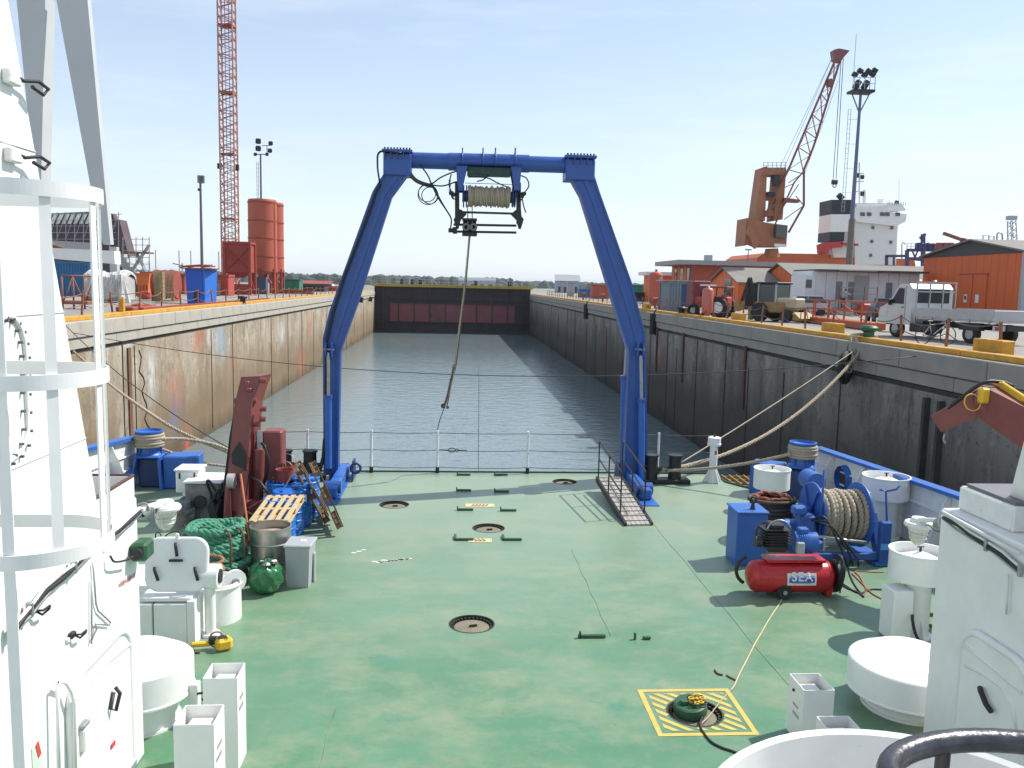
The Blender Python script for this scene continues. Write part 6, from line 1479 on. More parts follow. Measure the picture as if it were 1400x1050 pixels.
S1 = silo(360, 107, 1.72, A(360,276,107).z, 'nearer and wider of the two red oxide silos on the left quay')
S2 = silo(373.5, 114, 1.42, A(374,280,114).z, 'farther narrower silo just right of the big one')
for r_, px, Y in ((S1,376,106.4),): M().cyl(qp(px,Y), V(qp(px,Y).x,Y,A(px,275,Y).z), .16, n=8).build('fill_pipe', siloR, r_)
M().box(qp(357,104)+V(0,0,1.0), (1.4,1.2,2.1)).build('control_cabinet', mat('cabinet_dark_blue', (.06,.08,.12), .6), None, label='small dark blue cabinet at the foot of the silos', cat='cabinet')
# quad light mast behind the silo
lr2, lt2 = lamp_pole(358.5, 128, A(358.5,212,128).z, 'light mast with floodlight cluster and ladder rising behind the silos', .16)
for (px,py,s_) in ((353,193,1.0),(353,203,1.0),(370,196,.8),(369,206,.8),(349,211,.6),(365,211,.6)): M().rbox(A(px,py,128), (s_*.75,.5,s_*.75), .1, rz=.4).build('floodlight', blackM, lr2)
M().beam(A(349,211,128),A(366,211,128), .12,.12).build('cross_arm', blackM, lr2); M().beam(A(358,199,128),A(370,199,128), .08,.08).build('cross_arm', blackM, lr2); M().beam(A(365,199,128),A(365,211,128), .08,.08).build('stem', blackM, lr2)
for dx in (-.55,-.30): M().cyl(qp(358.5,128)+V(dx,-.1,0), V(qp(358.5,128).x+dx,127.9,lt2.z-1), .04, n=5).build('ladder_rail', steel, lr2)
q = M(); z_ = 12
while z_ < lt2.z-1.2: q.box((qp(358.5,128).x-.42,127.9,z_), (.26,.04,.04)); z_ += .6
q.build('ladder_rungs', steel, lr2, kind='stuff')
# lattice tower crane mast
def lattice(root, P0, P1, w0, w1, n_, chord, brace, m1, m2, mm=None):
    P0 = Vector(P0); P1 = Vector(P1); d = (P1-P0).normalized(); s_ = d.cross(V(0,1,0)).normalized(); t_ = d.cross(s_)
    cor = lambda f, i: P0.lerp(P1,f)+(s_*((-1,1,1,-1)[i])+t_*((-1,-1,1,1)[i]))*(w0+(w1-w0)*f)/2
    for i in range(4): M().beam(cor(0,i), cor(1,i), chord, chord).build('chord', m1, root)
    q = M()
    for k in range(n_):
        for i in range(4):
            j = (i+1) % 4; q.beam(cor(k/n_,i), cor((k+.5)/n_,j), brace, brace); q.beam(cor((k+.5)/n_,j), cor((k+1)/n_,i), brace, brace)
            if k % 2 == 0: q.beam(cor(k/n_,i), cor(k/n_,j), brace, brace)
    return q.build('lattice_bracing', m2, root, kind='stuff')
YT = 118
tw = thing('tower_crane_mast', 'tall pink-red lattice crane mast rising out of the picture behind the hopper', 'crane mast', qp(317,YT))
tm = mat('mast_pink_red', (.46,.22,.18), .6, var=.2, scale=1, c2=(.30,.12,.08), amt=.3)
tb0 = qp(316,YT); ttp = A(307.5,0,YT); ttp2 = tb0+(ttp-tb0)*1.25
lattice(tw, tb0, V(tb0.x,YT,ttp2.z), 1.85, 1.85, 40, .17, .085, tm, tm)
for z_ in (13,21.5,29.5,38): M().box((tb0.x,YT,z_), (2.0,2.0,.12)).build('rest_platform', rustO, tw)
q = M()
for dx in (-.25,.25): q.cyl((tb0.x+dx,YT,QZ),(tb0.x+dx,YT,ttp2.z), .05, n=5)
q.build('ladder_rails', rustO, tw, kind='stuff')
M().box(A(300,227,YT), (.5,.4,.7)).build('warning_lamp', blackM, tw); M().box(A(324,229,YT), (.5,.4,.8)).build('warning_lamp', blackM, tw)
# portal crane: inclined white legs and sill (behind the left mast leg)
pc = thing('portal_crane', 'huge pale grey inclined crane legs on a white sill beam at upper left', 'crane', V(-34,58,QZ))
pg = mat('portal_pale_grey', (.50,.52,.52), .5, var=.05, scale=.3)
Yq = 56
def tl(px,py,dy=0): return A(px,py,Yq+dy)
M().prism([tl(76,-6),tl(119,-6),tl(151,334),tl(141,334),tl(130,290)], (0,.55,0)).build('leg', pg, pc)
M().prism([tl(22,-6),tl(62,-6),tl(55,300),tl(52,300)], (0,1.3,0)).build('leg', pg, pc)
M().prism([tl(30,337),tl(156,343),tl(157,361),tl(30,350)], (0,1.0,0)).build('sill_beam', white, pc)
M().box(qp(45,Yq)+V(0,.8,2.0), (1.2,1.0,4.0)).build('bogie_leg', blackM, pc); M().box(qp(152,Yq+6)+V(0,.8,1.9), (.5,.5,3.9)).build('bogie_leg', pg, pc)
# ship under construction with scaffolding
us = thing('ship_under_repair', 'dark stern of a ship under repair wrapped in scaffolding at far left', 'ship', V(-62,140,QZ))
Yu = 135; dk2 = mat('repair_ship_dark', (.10,.07,.08), .8, var=.4, scale=.3, c2=(.3,.28,.27), amt=.2)
def ul(px,py,dy=0): return A(px,py,Yu+dy)
M().prism([ul(60,292),ul(130,289),ul(154,292),ul(163,326),ul(178,368),ul(190,395),ul(40,395)], (0,1.5,0)).build('hull', dk2, us)
M().prism([ul(60,328,-.5),ul(128,332,-.5),ul(128,342,-.5),ul(60,340,-.5)], (0,1,0)).build('hull_band', mat('pale_band', (.45,.44,.43), .6), us)
for k in range(9): M().prism([ul(66+k*8,292,-.6),ul(70+k*8,292,-.6),ul(64+k*8,306,-.6),ul(60+k*8,306,-.6)], (0,.4,0)).build('white_rib', white, us)
M().prism([ul(150,300,-.6),ul(163,300,-.6),ul(176,350,-.6),ul(166,350,-.6)], (0,3,0)).build('stepped_stern', dk2, us)
for k in range(6): M().box(ul(165+k*4,350+k*6,-1.5), (1.4,2,.6)).build('stern_step', mat('repair_white', (.45,.45,.46), .6), us)
scf = thing('scaffold_tower', 'grey tube scaffold tower beside the ship under repair', 'scaffold', ul(190,392))
q = M(); px_ = [168,177,186,195,204]
for j in range(2):
    for px in px_: q.cyl(ul(px,392,-4+2*j), ul(px,324,-4+2*j), .07, n=4)
    for py in (327,335,343,352,361,370,379,388): q.cyl(ul(167,py,-4+2*j), ul(205,py,-4+2*j), .06, n=4)
for a_, b_ in (((168,388),(204,335)),((186,345),(212,395))): q.beam(ul(*a_,-3), ul(*b_,-3), 1.2,.12)
q.build('scaffold_tubes', steel, scf, kind='stuff'); M().box(ul(186,345.5,-3), (4.6,2,.25)).build('scaffold_deck', woodD, scf)
q = M()
for px in range(66,170,12): q.cyl(ul(px,342,-2), ul(px,290,-2), .06, n=4)
for py in (293,301,309,318,327): q.cyl(ul(62,py,-2), ul(158+(8 if py < 305 else 0),py,-2), .06, n=4)
for k in range(8): q.cyl(ul(66+k*12,326,-2), ul(78+k*12,294,-2), .05, n=4)
q.build('scaffold_tubes', steel, us, kind='stuff')
# low stacks, barges and clutter further along the left quay
random.seed(21)
def clutter(px, Y, w_, d_, h_, m_, nm, label, cat, group=None, z=QZ):
    p = qp(px,Y,z); t_ = thing(nm, label, cat, p, group=group)
    M().rbox(p+V(0,0,h_*.45), (w_,d_,h_*.9), .08).build('body', m_, t_); M().box(p+V(0,0,h_*.95), (w_*1.04,d_*1.04,h_*.1)).build('top', m_, t_)
    for k in range(max(2,int(w_/1.2))): M().box(p+V(-w_/2+(k+.5)*w_/max(2,int(w_/1.2)),-d_/2-.03,h_*.45), (.09,.08,h_*.8)).build('rib', m_, t_)
    return t_
gt_ = mat('green_tarp', (.03,.16,.10), .8, var=.2); dkb = mat('dark_stack', (.035,.035,.04), .8, var=.4)
clutter(222,110,4,3,2.4,redpl,'work_container','faded red container far back on the left quay','container')
clutter(240,95,2.6,2,2.2,rustO,'steel_box','rust red steel box behind the blue hut on its left','box')
clutter(297,92,3.0,2.5,2.2,redpl,'site_container','bright red small container left of the hopper','container')
clutter(288,88,1.6,1.6,1.6,dkb,'machine_crate','dark machine crate right of the blue hut','crate')
clutter(396,128,3.4,3,1.9,gt_,'tarp_stack','green tarpaulin-covered stack right of the silos','stack')
clutter(412,140,8,4,1.0,dkb,'steel_stack','low dark steel stack right of the silos','stack')
clutter(428,150,6,4,1.2,dkb,'steel_stack','low dark steel stack farthest along the left quay','stack')
clutter(402,112,5,1.2,.5,rustO,'pipe_stack','rusty low pipe stack near the silo foot','stack')
clutter(450,150,3,2,.9,redpl,'red_pallet_load','small red load at the far left dock corner','load')
for k, px in enumerate((168,214,246,262,300)): 
    M().beam(qp(px,170), qp(px,170)+V(0,0,7), .15,.15).build('fence_pole', steel, None, label='thin tall pole far behind the left yard, '+['by the scaffold','above the mesh cage','left of the blue hut','right of the floodlight pole','beside the crane mast'][k], cat='pole', group='thin far poles')
# distant boats/platforms
def far_house(px, Y, w_, h_, m_, rm, label, z0=0):
    p = V(A(px,390,Y).x,Y,z0); t_ = thing('far_building', label, 'building', p)
    M().box(p+V(0,0,h_/2), (w_,w_*.6,h_)).build('wall', m_, t_); M().prism([p+V(-w_/2-.5,-w_*.3-.5,h_),p+V(w_/2+.5,-w_*.3-.5,h_),p+V(w_/2+.5,0,h_*1.35),p+V(-w_/2-.5,0,h_*1.35)], (0,.3,0)).build('roof', rm, t_)
    for k in range(4): M().box(p+V(-w_*.36+k*w_*.24,-w_*.3-.1,h_*.5), (w_*.1,.2,h_*.35)).build('window', glass, t_)
far_house(426, 420, 20, 4, whiteD, rustO, 'long low far building with red roof right of the silos', -.5)
far_house(442, 300, 7, 3, redpl, whiteD, 'small reddish hut on the far shore left of the gallows leg', -.5)
far_house(652, 700, 30, 8, greyP, steel, 'pale far building beyond the dock gate', -.5)
far_house(775, 330, 9, 7, mat('far_blue_grey',(.28,.35,.42),.7), greyP, 'blue-grey block beyond the right dock corner', 0)
far_house(915, 520, 26, 9, greyP, steel, 'grey low shed on the right far shore', 0)
for k, (px, Y, h_) in enumerate(((205,900,30),(250,900,28),(470,600,14),(560,700,14),(574,200,9))): M().cyl(V(A(px,390,Y).x,Y,-.5), V(A(px,390,Y).x,Y,h_*.7), Y*.0009, n=5).build('far_mast', steel, None, label='hair-thin mast on the far shore, '+['behind the scaffold','behind the blue hut','left of the dock gate','left part of the gate','just right of the previous mast over the gate'][k], cat='mast', group='thin masts on the far shore')

# ================================================================ ON THE RIGHT QUAY
def rp(px, Y, z=QZ): return V(A(px,400,Y).x, Y, z)
# yellow blocks at the kerb
yb_ = None
YBL = [(1362,27.6),(1140,34.4),(1010,42.5),(936,54.5),(884,63.5),(846,78)]
for i, (px, Y) in enumerate(YBL):
    Yk = (XR+.95)/((A(px,430,30).x)/30)
    o_ = M().rbox((0,0,.30), (.42,1.35,.46), .03).build('kerb_block', yellow, local=True); o_.location = (XR+.95, Yk, QZ)
    tag(o_, 'yellow steel block on the right kerb '+['beside the white truck','near the mooring bollard','in front of the yellow digger','by the red machine','beside the grey container','farthest, by the gallows leg'][i], 'block', 'yellow blocks on the right kerb')
rf = thing('quay_fence', 'rusty post and chain fence along the right dock edge', 'fence', (XR+1.0, 60, QZ))
tilt = []
for i in range(44):
    y = 23.5+2.75*i; b0 = V(XR+1.15, y, QZ); t_ = V(random.uniform(-.08,.08), random.uniform(-.08,.08), 1.05); tilt.append(b0+t_); M().beam(b0, b0+t_, .07,.07).build('post', brn, rf)
for a, c in zip(tilt, tilt[1:]): M().tube(sag(a-V(0,0,.04), c-V(0,0,.04), .08+.2*random.random(), 7), .018, 4).build('chain', wire, rf); M().tube(sag(a-V(0,0,.5), c-V(0,0,.5), .08+.2*random.random(), 7), .018, 4).build('chain', wire, rf)
# tyre fenders hung on wall
def tyre(Y, z_, label, R_=.62):
    r = thing('tyre_fender', label, 'tyre', (XR-.42, Y, z_), -.75, group='black fenders hung on the right wall')
    q = M(); torus(q, (0,0,0), R_-.13, .14, rot=Matrix.Rotation(PI/2,3,'Y'), n=32, k=10); q.build('tyre', rubber, r, local=True)
    M().tube([V(.0,0,R_-.12), V(.05,0,.9)], .02, 5).build('chain', wire, r, local=True)
p = AX(1165,497,XR-.18); tyre(p.y, p.z-.15, 'black tyre fender on the right wall behind the mooring rope knot')
def fender(px, py, h_, label):
    p = AX(px,py,XR-.2); r = thing('rubber_fender', label, 'fender', p, group='black fenders hung on the right wall')
    M().cyl(p-V(0,0,h_/2), p+V(0,0,h_/2), .26, n=14).build('body', rubber, r); M().tube([p+V(0,0,h_/2), p+V(.3,.1,h_/2+.5)], .05, 5).build('strap', rubber, r)
fender(893,443,1.5,'black rubber fender on the right wall right of the gallows leg'); fender(801,426,1.6,'black rubber fender on the right wall left of the gallows leg')
# fuel: black fenders at far left corner
for px, py, lb3 in ((493,410,'left'),(506,409,'right')):
    p = AX(px,py,XL+.3); M().cyl(p-V(0,0,.4), p+V(.2,0,.4), .3, n=10).build('rubber_fender', rubber, None, label='small black fender at the far end of the left wall, '+lb3+' one of two', cat='fender', group='black fenders at the far left corner')
# white flatbed truck (seen from behind-left)
T = thing('flatbed_truck', 'dirty white flatbed truck parked on the right quay, seen from its rear left', 'truck', V(19.85,32.3,QZ), .20)
tw_ = mat('truck_white', (.56,.57,.56), .45, var=.08, scale=2, c2=(.28,.24,.19), amt=.28)
bedM = mat('truck_bed_aluminium', (.42,.43,.44), .5, .25, var=.12, scale=3, c2=(.25,.2,.15), amt=.3)
# local: +Y forward. origin centre. length: rear -3.1 ... front +3.0, width 2.0
cabp = [V(-1.0,1.05,.55),V(-1.0,1.05,2.02),V(-1.0,1.25,2.22),V(-1.0,1.80,2.20),V(-1.0,2.40,1.42),V(-1.0,2.9,1.20),V(-1.0,3.0,.55)]
M().prism(cabp, (2.0,0,0)).build('cab', tw_, T, local=True)
for s_ in (-1,1):
    x = s_*1.004; M().prism([V(x,1.50,1.38),V(x,1.50,2.02),V(x,1.82,2.04),V(x,2.28,1.40)], (.006*s_,0,0)).build('side_window', glass, T, local=True)
    M().prism([V(x*1.004,1.40,.62),V(x*1.004,1.40,2.10),V(x*1.004,1.415,2.10),V(x*1.004,1.415,.62)], (.004*s_,0,0)).build('door_seam', blackM, T, local=True)
    M().rbox((s_*1.10,2.20,1.45), (.16,.10,.26), .03).build('wing_mirror', blackM, T, local=True); M().box((s_*1.008,1.56,1.25), (.02,.14,.04)).build('door_handle', blackM, T, local=True)
    M().rbox((s_*1.0,2.7,.95), (.05,.5,.22), .02).build('side_trim', tw_, T, local=True)
M().rbox((0,1.04,1.72), (1.5,.02,.46), .01).build('rear_window', glass, T, local=True); M().rbox((0,1.028,1.72), (1.62,.015,.56), .005).build('window_seal', blackM, T, local=True)
M().prism([V(-.88,1.83,2.19),V(.88,1.83,2.19),V(.88,2.38,1.46),V(-.88,2.38,1.46)], (0,.012,.012)).build('windscreen', glass, T, local=True)
# headboard rack
for x in (-.95,-.32,.32,.95): M().box((x,.86,1.45), (.05,.05,1.65)).build('rack_post', steel, T, local=True)
for z_ in (2.28,1.9,1.05): M().box((0,.86,z_), (2.0,.05,.05)).build('rack_bar', steel, T, local=True)
for x in (-.3,.45): M().rbox((x,1.5,2.32), (.14,.14,.12), .03).build('beacon', steel, T, local=True)
M().box((0,-1.15,.86), (2.1,4.0,.10)).build('bed_floor', bedM, T, local=True)
for s_ in (-1,1):
    for k in range(2): M().rbox((s_*1.06,-.15-k*2.0,1.08), (.035,1.97,.38), .01).build('side_board', bedM, T, local=True)
    for k in range(5): M().box((s_*1.075,.75-k*.93,.86), (.03,.07,.16)).build('board_latch', steel, T, local=True)
M().rbox((0,-3.15,1.08), (2.1,.035,.38), .01).build('tailgate', bedM, T, local=True)
M().rbox((0,-1.1,.62), (.9,4.2,.2), .02).build('chassis', blackM, T, local=True)
M().rbox((0,-3.05,.62), (1.9,.10,.20), .02).build('rear_bar', tw_, T, local=True)
for s_ in (-1,1): M().rbox((s_*.76,-3.11,.62), (.34,.04,.13), .01).build('tail_light', mat('tail_light_red', (.35,.02,.02), .25), T, local=True)
M().box((.1,-3.11,.62), (.48,.02,.13)).build('number_plate', whiteD, T, local=True)
for k in range(2): M().box((-.1+.4*k,-3.125,.62), (.04,.01,.08)).build('plate_mark', blackM, T, local=True)
for y in (-2.0, 1.95):
    for s_ in (-1,1):
        wo = M().lathe([(0,-.10),(.20,-.10),(.22,-.12),(.33,-.12),(.36,-.08),(.36,.08),(.33,.12),(.22,.12),(.2,.1),(0,.1)], (s_*.86,y,.36), 26, 'X').build('wheel', rubber, T, local=True)
        M().cyl((s_*.97,y,.36),(s_*.985,y,.36), .19, n=16).build('rim', steel, wo, local=True)
M().prism([V(-1.01,-2.5,.5),V(-1.01,-2.45,.78),V(-1.01,-1.55,.78),V(-1.01,-1.5,.5)], (.24,0,0)).build('mudguard', blackM, T, local=True)
M().rbox((-.9,.3,.45), (.35,1.5,.35), .05).build('side_locker', blackM, T, local=True)
# bicycle
B = thing('bicycle', 'grey bicycle leaning on the fence beside the truck', 'bicycle', V(rp(1284,29.3).x,29.3,QZ), .15)
for x in (-.52,.52):
    q = M(); torus(q, (x,0,.33), .32, .018, rot=Matrix.Rotation(PI/2,3,'X'), n=24, k=6); wo = q.build('wheel', rubber, B, local=True); q = M()
    for k in range(8): q.cyl((x,0,.33), (x+.31*math.cos(k*PI/4),0,.33+.31*math.sin(k*PI/4)), .004, n=3)
    q.build('spokes', steel, wo, local=True)
for a, c in (((-.52,0,.33),(-.18,0,.30)),((-.18,0,.30),(-.28,0,.80)),((-.52,0,.33),(-.26,0,.70)),((-.26,0,.70),(.34,0,.78)),((-.18,0,.30),(.36,0,.70)),((.33,0,.86),(.52,0,.33))): M().cyl(a, c, .018, n=7).build('frame_tube', greyP, B, local=True)
M().cyl((.33,-.26,.95),(.33,.26,.95), .014, n=6).cyl((.33,0,.8),(.33,0,.95), .014, n=6).build('handlebar', steel, B, local=True); M().rbox((-.30,0,.84), (.24,.12,.05), .02).build('saddle', blackM, B, local=True); M().cyl((-.18,-.04,.3),(-.18,.04,.3), .09, n=14).build('crank', blackM, B, local=True)
# cars
def car(px, Y, rz, m_, label):
    r = thing('parked_car', label, 'car', rp(px,Y), rz)
    body = [V(-.85,-2.0,.35),V(-.85,-2.02,.85),V(-.85,-1.75,.98),V(-.85,1.1,.95),V(-.85,1.95,.75),V(-.85,2.05,.35)]
    M().prism(body, (1.7,0,0)).build('body', m_, r, local=True)
    vs = [V(-.80,-1.75,.96),V(.80,-1.75,.96),V(.80,1.1,.95),V(-.80,1.1,.95),V(-.62,-1.35,1.45),V(.62,-1.35,1.45),V(.62,.35,1.45),V(-.62,.35,1.45)]
    M().add(vs, [(0,1,5,4),(1,2,6,5),(2,3,7,6),(3,0,4,7)]).build('glasshouse', glass, r, local=True); M().rbox((0,-.5,1.46), (1.28,1.75,.06), .02).build('roof', m_, r, local=True)
    for s_ in (-1,1): M().beam((s_*.72,-.35,.97),(s_*.63,-.35,1.46), .07,.05).build('pillar', m_, r, local=True); M().rbox((s_*.62,-2.02,.78), (.26,.05,.14), .02).build('tail_light', redpl, r, local=True); M().rbox((s_*.62,2.0,.66), (.3,.1,.14), .03).build('headlight', lampgl, r, local=True)
    for y in (-1.3,1.3):
        for s_ in (-1,1): M().cyl((s_*.68,y,.31),(s_*.87,y,.31), .31, n=20).build('wheel', rubber, r, local=True); 
    return r
car(1096, 62, PI*.5-.2, mat('car_silver_blue', (.35,.40,.46), .3, .3, var=.03), 'silver-blue estate car parked before the white cabins')
car(1212, 50, -.35, mat('car_dark_blue', (.02,.025,.04), .25, .2, var=.05), 'dark car parked just beyond the truck cab')
# orange gangway lying behind the kerb
og = thing('orange_gangway', 'long orange gangway with railings lying behind the right kerb', 'gangway', V(rp(1124,44).x,44,QZ))
om = mat('gangway_orange_red', (.42,.09,.03), .6, var=.15, scale=2)
ga, gb2 = G(1197,452,QZ), G(1052,434,QZ); gd = (gb2-ga).normalized(); gs_ = V(-gd.y,gd.x,0)
M().beam(ga+V(0,0,.2), gb2+V(0,0,.2), 1.0, .36, b=.03).build('deck_beam', om, og)
for s_ in (-.45,.45):
    for k in range(8): p = ga.lerp(gb2,(k+.3)/7.6)+gs_*s_; M().beam(p+V(0,0,.38), p+V(0,0,1.36), .06,.06).build('rail_post', om, og)
    for z_ in (.85,1.34): M().beam(ga+gs_*s_+V(0,0,z_), gb2+gs_*s_+V(0,0,z_), .05,.05).build('hand_rail', om, og)
for k in range(5): M().beam(ga.lerp(gb2,k/5)+gs_*.47+V(0,0,.4), ga.lerp(gb2,(k+1)/5)+gs_*.47+V(0,0,1.3), .04,.04).build('brace', om, og)
# yellow backhoe
bk = thing('backhoe_loader', 'brown-yellow backhoe loader with glazed cab on the right quay', 'backhoe', rp(1062,48.6), -2.6)
ym = mat('backhoe_dull_yellow', (.30,.19,.06), .6, var=.2, scale=2, c2=(.12,.08,.05), amt=.3)
M().rbox((0,0,.95), (1.6,2.4,.7), .06).build('chassis', ym, bk, local=True); M().rbox((.1,1.2,1.25), (1.1,1.6,.7), .1).build('bonnet', mat('bonnet_cream', (.42,.36,.25), .6, var=.2), bk, local=True)
M().rbox((0,-.2,1.85), (1.45,1.4,1.3), .05).build('cab_glass', glass, bk, local=True); M().rbox((0,-.2,2.56), (1.7,1.7,.12), .03).build('cab_roof', blackM, bk, local=True)
for x in (-.74,.74):
    for y in (-.9,.5): M().box((x,y,1.85), (.09,.09,1.35)).build('cab_pillar', greyP, bk, local=True)
for x in (-.85,.85):
    M().cyl((x-.18,-.6,.62),(x+.18,-.6,.62), .62, n=22).build('rear_wheel', rubber, bk, local=True); M().cyl((x-.14,1.5,.42),(x+.14,1.5,.42), .42, n=20).build('front_wheel', rubber, bk, local=True)
for a, c, w_ in (((.55,-1.2,1.0),(1.0,-1.5,2.9),.25),((1.0,-1.5,2.9),(1.2,-1.9,1.3),.2)): M().beam(a, c, w_, w_, b=.03).build('digger_arm', blackM, bk, local=True)
M().prism([V(1.0,-2.3,1.2),V(1.0,-1.8,1.3),V(1.0,-1.8,.8),V(1.0,-2.2,.6)], (.55,0,0)).build('digger_bucket', ym, bk, local=True)
M().prism([V(-.9,2.0,.2),V(-.9,2.1,.7),V(-.9,2.6,.3),V(-.9,2.5,.15)], (1.8,0,0)).build('front_bucket', ym, bk, local=True)
for x in (-.7,.7): M().rbox((x,-1.5,.5), (.3,.3,.9), .05).build('stabiliser', ym, bk, local=True)
bk.scale = (.88,.88,.88)
# red machine + tall red cylinder
rm_ = thing('red_tractor', 'red open-framed tractor with pale wheels beside the standing man', 'tractor', rp(974,54), .9)
M().rbox((0,0,1.0), (.9,2.4,.7), .08).build('body', redpl, rm_, local=True); M().rbox((0,-.6,1.95), (1.5,1.3,.12), .03).build('canopy', redM, rm_, local=True)
for x in (-.65,.65):
    M().box((x,-1.1,1.5), (.07,.07,1.0)).build('canopy_post', redM, rm_, local=True); M().box((x,-.05,1.5), (.07,.07,1.0)).build('canopy_post', redM, rm_, local=True)
    q = M(); torus(q, (x*1.2,-.7,.66), .52, .16, rot=Matrix.Rotation(PI/2,3,'Y'), n=22, k=8); wo = q.build('rear_wheel', rubber, rm_, local=True); M().cyl((x*1.2-.08,-.7,.66),(x*1.2+.08,-.7,.66), .36, n=16).build('rim', whiteD, wo, local=True)
    q = M(); torus(q, (x,1.0,.42), .32, .11, rot=Matrix.Rotation(PI/2,3,'Y'), n=20, k=8); q.build('front_wheel', rubber, rm_, local=True)
rg = thing('gas_rack', 'pinkish red upright pressure vessel with valves before the red tractor', 'tank', rp(968,51))
p = rp(968,51); M().lathe([(0,.3),(.30,.35),(.34,.5),(.34,1.7),(.28,1.85),(.1,1.9),(.1,2.0),(0,2.0)], p, 20, smooth=True).build('vessel', mat('vessel_pink_red', (.50,.14,.10), .4, var=.1), rg); M().box(p+V(0,0,2.05), (1.0,.1,.1)).build('valve_bar', whiteD, rg)
for a in (0,2.1,4.2): M().beam(p+V(.3*math.cos(a),.3*math.sin(a),.6), p+V(.6*math.cos(a),.6*math.sin(a),0), .06,.06).build('leg', redpl, rg)
rx = thing('machine_housing', 'dark red machine housing with white feet left of the pressure vessel', 'machine', rp(955,55))
p = rp(955,55); M().rbox(p+V(0,0,1.5), (1.2,1.5,1.7), .08).build('housing', mat('housing_dark_red', (.20,.04,.04), .6, var=.3), rx); M().cyl(p+V(.3,-.8,1.3), p+V(.3,-.7,1.3), .45, n=18).build('fan_ring', blackM, rx)
for dx in (-.5,.5): M().box(p+V(dx,-.6,.4), (.2,.3,.8)).build('foot', whiteD, rx)
# grey container, red vertical tank
gcm = mat('container_grey_blue', (.17,.21,.25), .6, var=.1, scale=1)
gcc = container('grey-blue small container with open dark side on the right quay', rp(928,65.5).x, 66, 2.2, 2.6, 2.35, gcm, 0, 'tool_container', 10)
M().box((.55,-1.31,1.15), (1.0,.05,2.0)).build('door', mat('container_navy', (.03,.05,.14), .6, var=.1), gcc, local=True); M().box((.2,.0,2.42), (3.2,2.9,.06)).build('roof_sheet', steel, gcc, local=True)
vt = thing('vertical_tank', 'tall red-orange domed tank on a skirt at the left end of the sheds', 'tank', rp(896,85)); p = rp(896,85)
M().lathe([(.55,0),(.55,.3),(.68,.4),(.68,3.1),(.6,3.3),(.35,3.45),(0,3.5)], p, 26, smooth=False).build('shell', mat('tank_red_orange', (.45,.10,.05), .5, var=.1), vt); M().box(p+V(.3,-.62,2.6), (.22,.2,.6)).build('gauge_box', greyP, vt); M().cyl(p+V(0,0,3.45), p+V(0,0,3.7), .12, n=10).build('nozzle', rustO, vt)
# ---- sheds
rooff = mat('shed_roof_grey', (.20,.19,.17), .8, var=.15, scale=.5, c2=(.28,.27,.25), amt=.3); flat_grey = mat('roof_edge_grey', (.33,.33,.33), .7, var=.1)
brick = mat('brick_red_wall', (.40,.10,.07), .8, var=.12, scale=2.5)
def rwall_panels(root, X, y0, y1, z0, zf, m_, n_):
    """vertical sheets on a gable wall facing -X; zf(y) gives the top"""
    for k in range(n_):
        a = y0+(y1-y0)*k/n_; c = y0+(y1-y0)*(k+1)/n_; g_ = .03
        mid = (y0+y1)/2; pts = [V(X,a+g_,z0),V(X,c-g_,z0),V(X,c-g_,zf(c))]
        if a < mid < c: pts.append(V(X,mid,zf(mid)))
        pts.append(V(X,a+g_,zf(a))); M().prism(pts, (-.06,0,0)).build('wall_sheet', m_, root)
def gable_shed(label, pxN, pxF, Yn, pxA, eave_py, apex_py, length, extra=None):
    Xw = A(pxN,400,Yn).x; Yf = Xw/(A(pxF,400,100).x/100); Ym = (Yn+Yf)/2
    ze = A(pxN,eave_py,Yn).z; za = A(pxA,apex_py,Ym).z
    r = thing('gable_shed', label, 'shed', (Xw, Ym, QZ), group='orange gabled sheds')
    zf = lambda y: ze+(za-ze)*(1-abs(y-Ym)/((Yf-Yn)/2))
    M().prism([V(Xw+.02,Yn,QZ),V(Xw+.02,Yf,QZ),V(Xw+.02,Yf,ze-.05),V(Xw+.02,Ym,za-.05),V(Xw+.02,Yn,ze-.05)], (length,0,0)).build('shell', orange, r)
    rwall_panels(r, Xw, Yn, Yf, QZ, lambda y: zf(y)-.06, orange, 9)
    for yy, y2 in ((Yn-.35,Ym),(Yf+.35,Ym)):
        zz0 = ze-.14
        M().prism([V(Xw-.35,yy,zz0),V(Xw-.35,y2,za+.06),V(Xw-.35,y2,za+.16),V(Xw-.35,yy,zz0+.10)], (length+.6,0,0)).build('roof_slope', rooff, r)
    return r, Xw, Yn, Yf, Ym, ze, za
s1, X1, a_, b_, c_, e_, f_ = gable_shed('orange gabled shed nearer the man, first of the two', 1010, 972, 78, 993, 385, 367.5, 17)
M().box((X1-.08,c_-1.2,QZ+1.6), (.05,2.0,2.6)).build('dark_door', glass, s1)
for k in range(5): M().box((X1+1.2+k*2.2,a_-.04,QZ+1.25), (1.2,.06,2.4)).build('wall_door' if k % 2 else 'wall_recess', greyP if k % 2 else blackM, s1)
s2, X2, a2_, b2_, c2_, e2_, f2_ = gable_shed('orange gabled shed behind the white cabins, second of the two', 1090, 1042, 74.5, 1065.5, 380, 361.7, 18)
M().box((X2-.08,c2_-.8,QZ+2.1), (.05,1.3,1.0)).build('gable_window', glass, s2)
for k in range(3): M().lathe([(.25,0),(.25,.25),(.45,.3),(.1,.5),(0,.5)], (X2+4.5+k*5.5,c2_-1.2,f2_-.75), 10).build('roof_vent', flat_grey, s2)
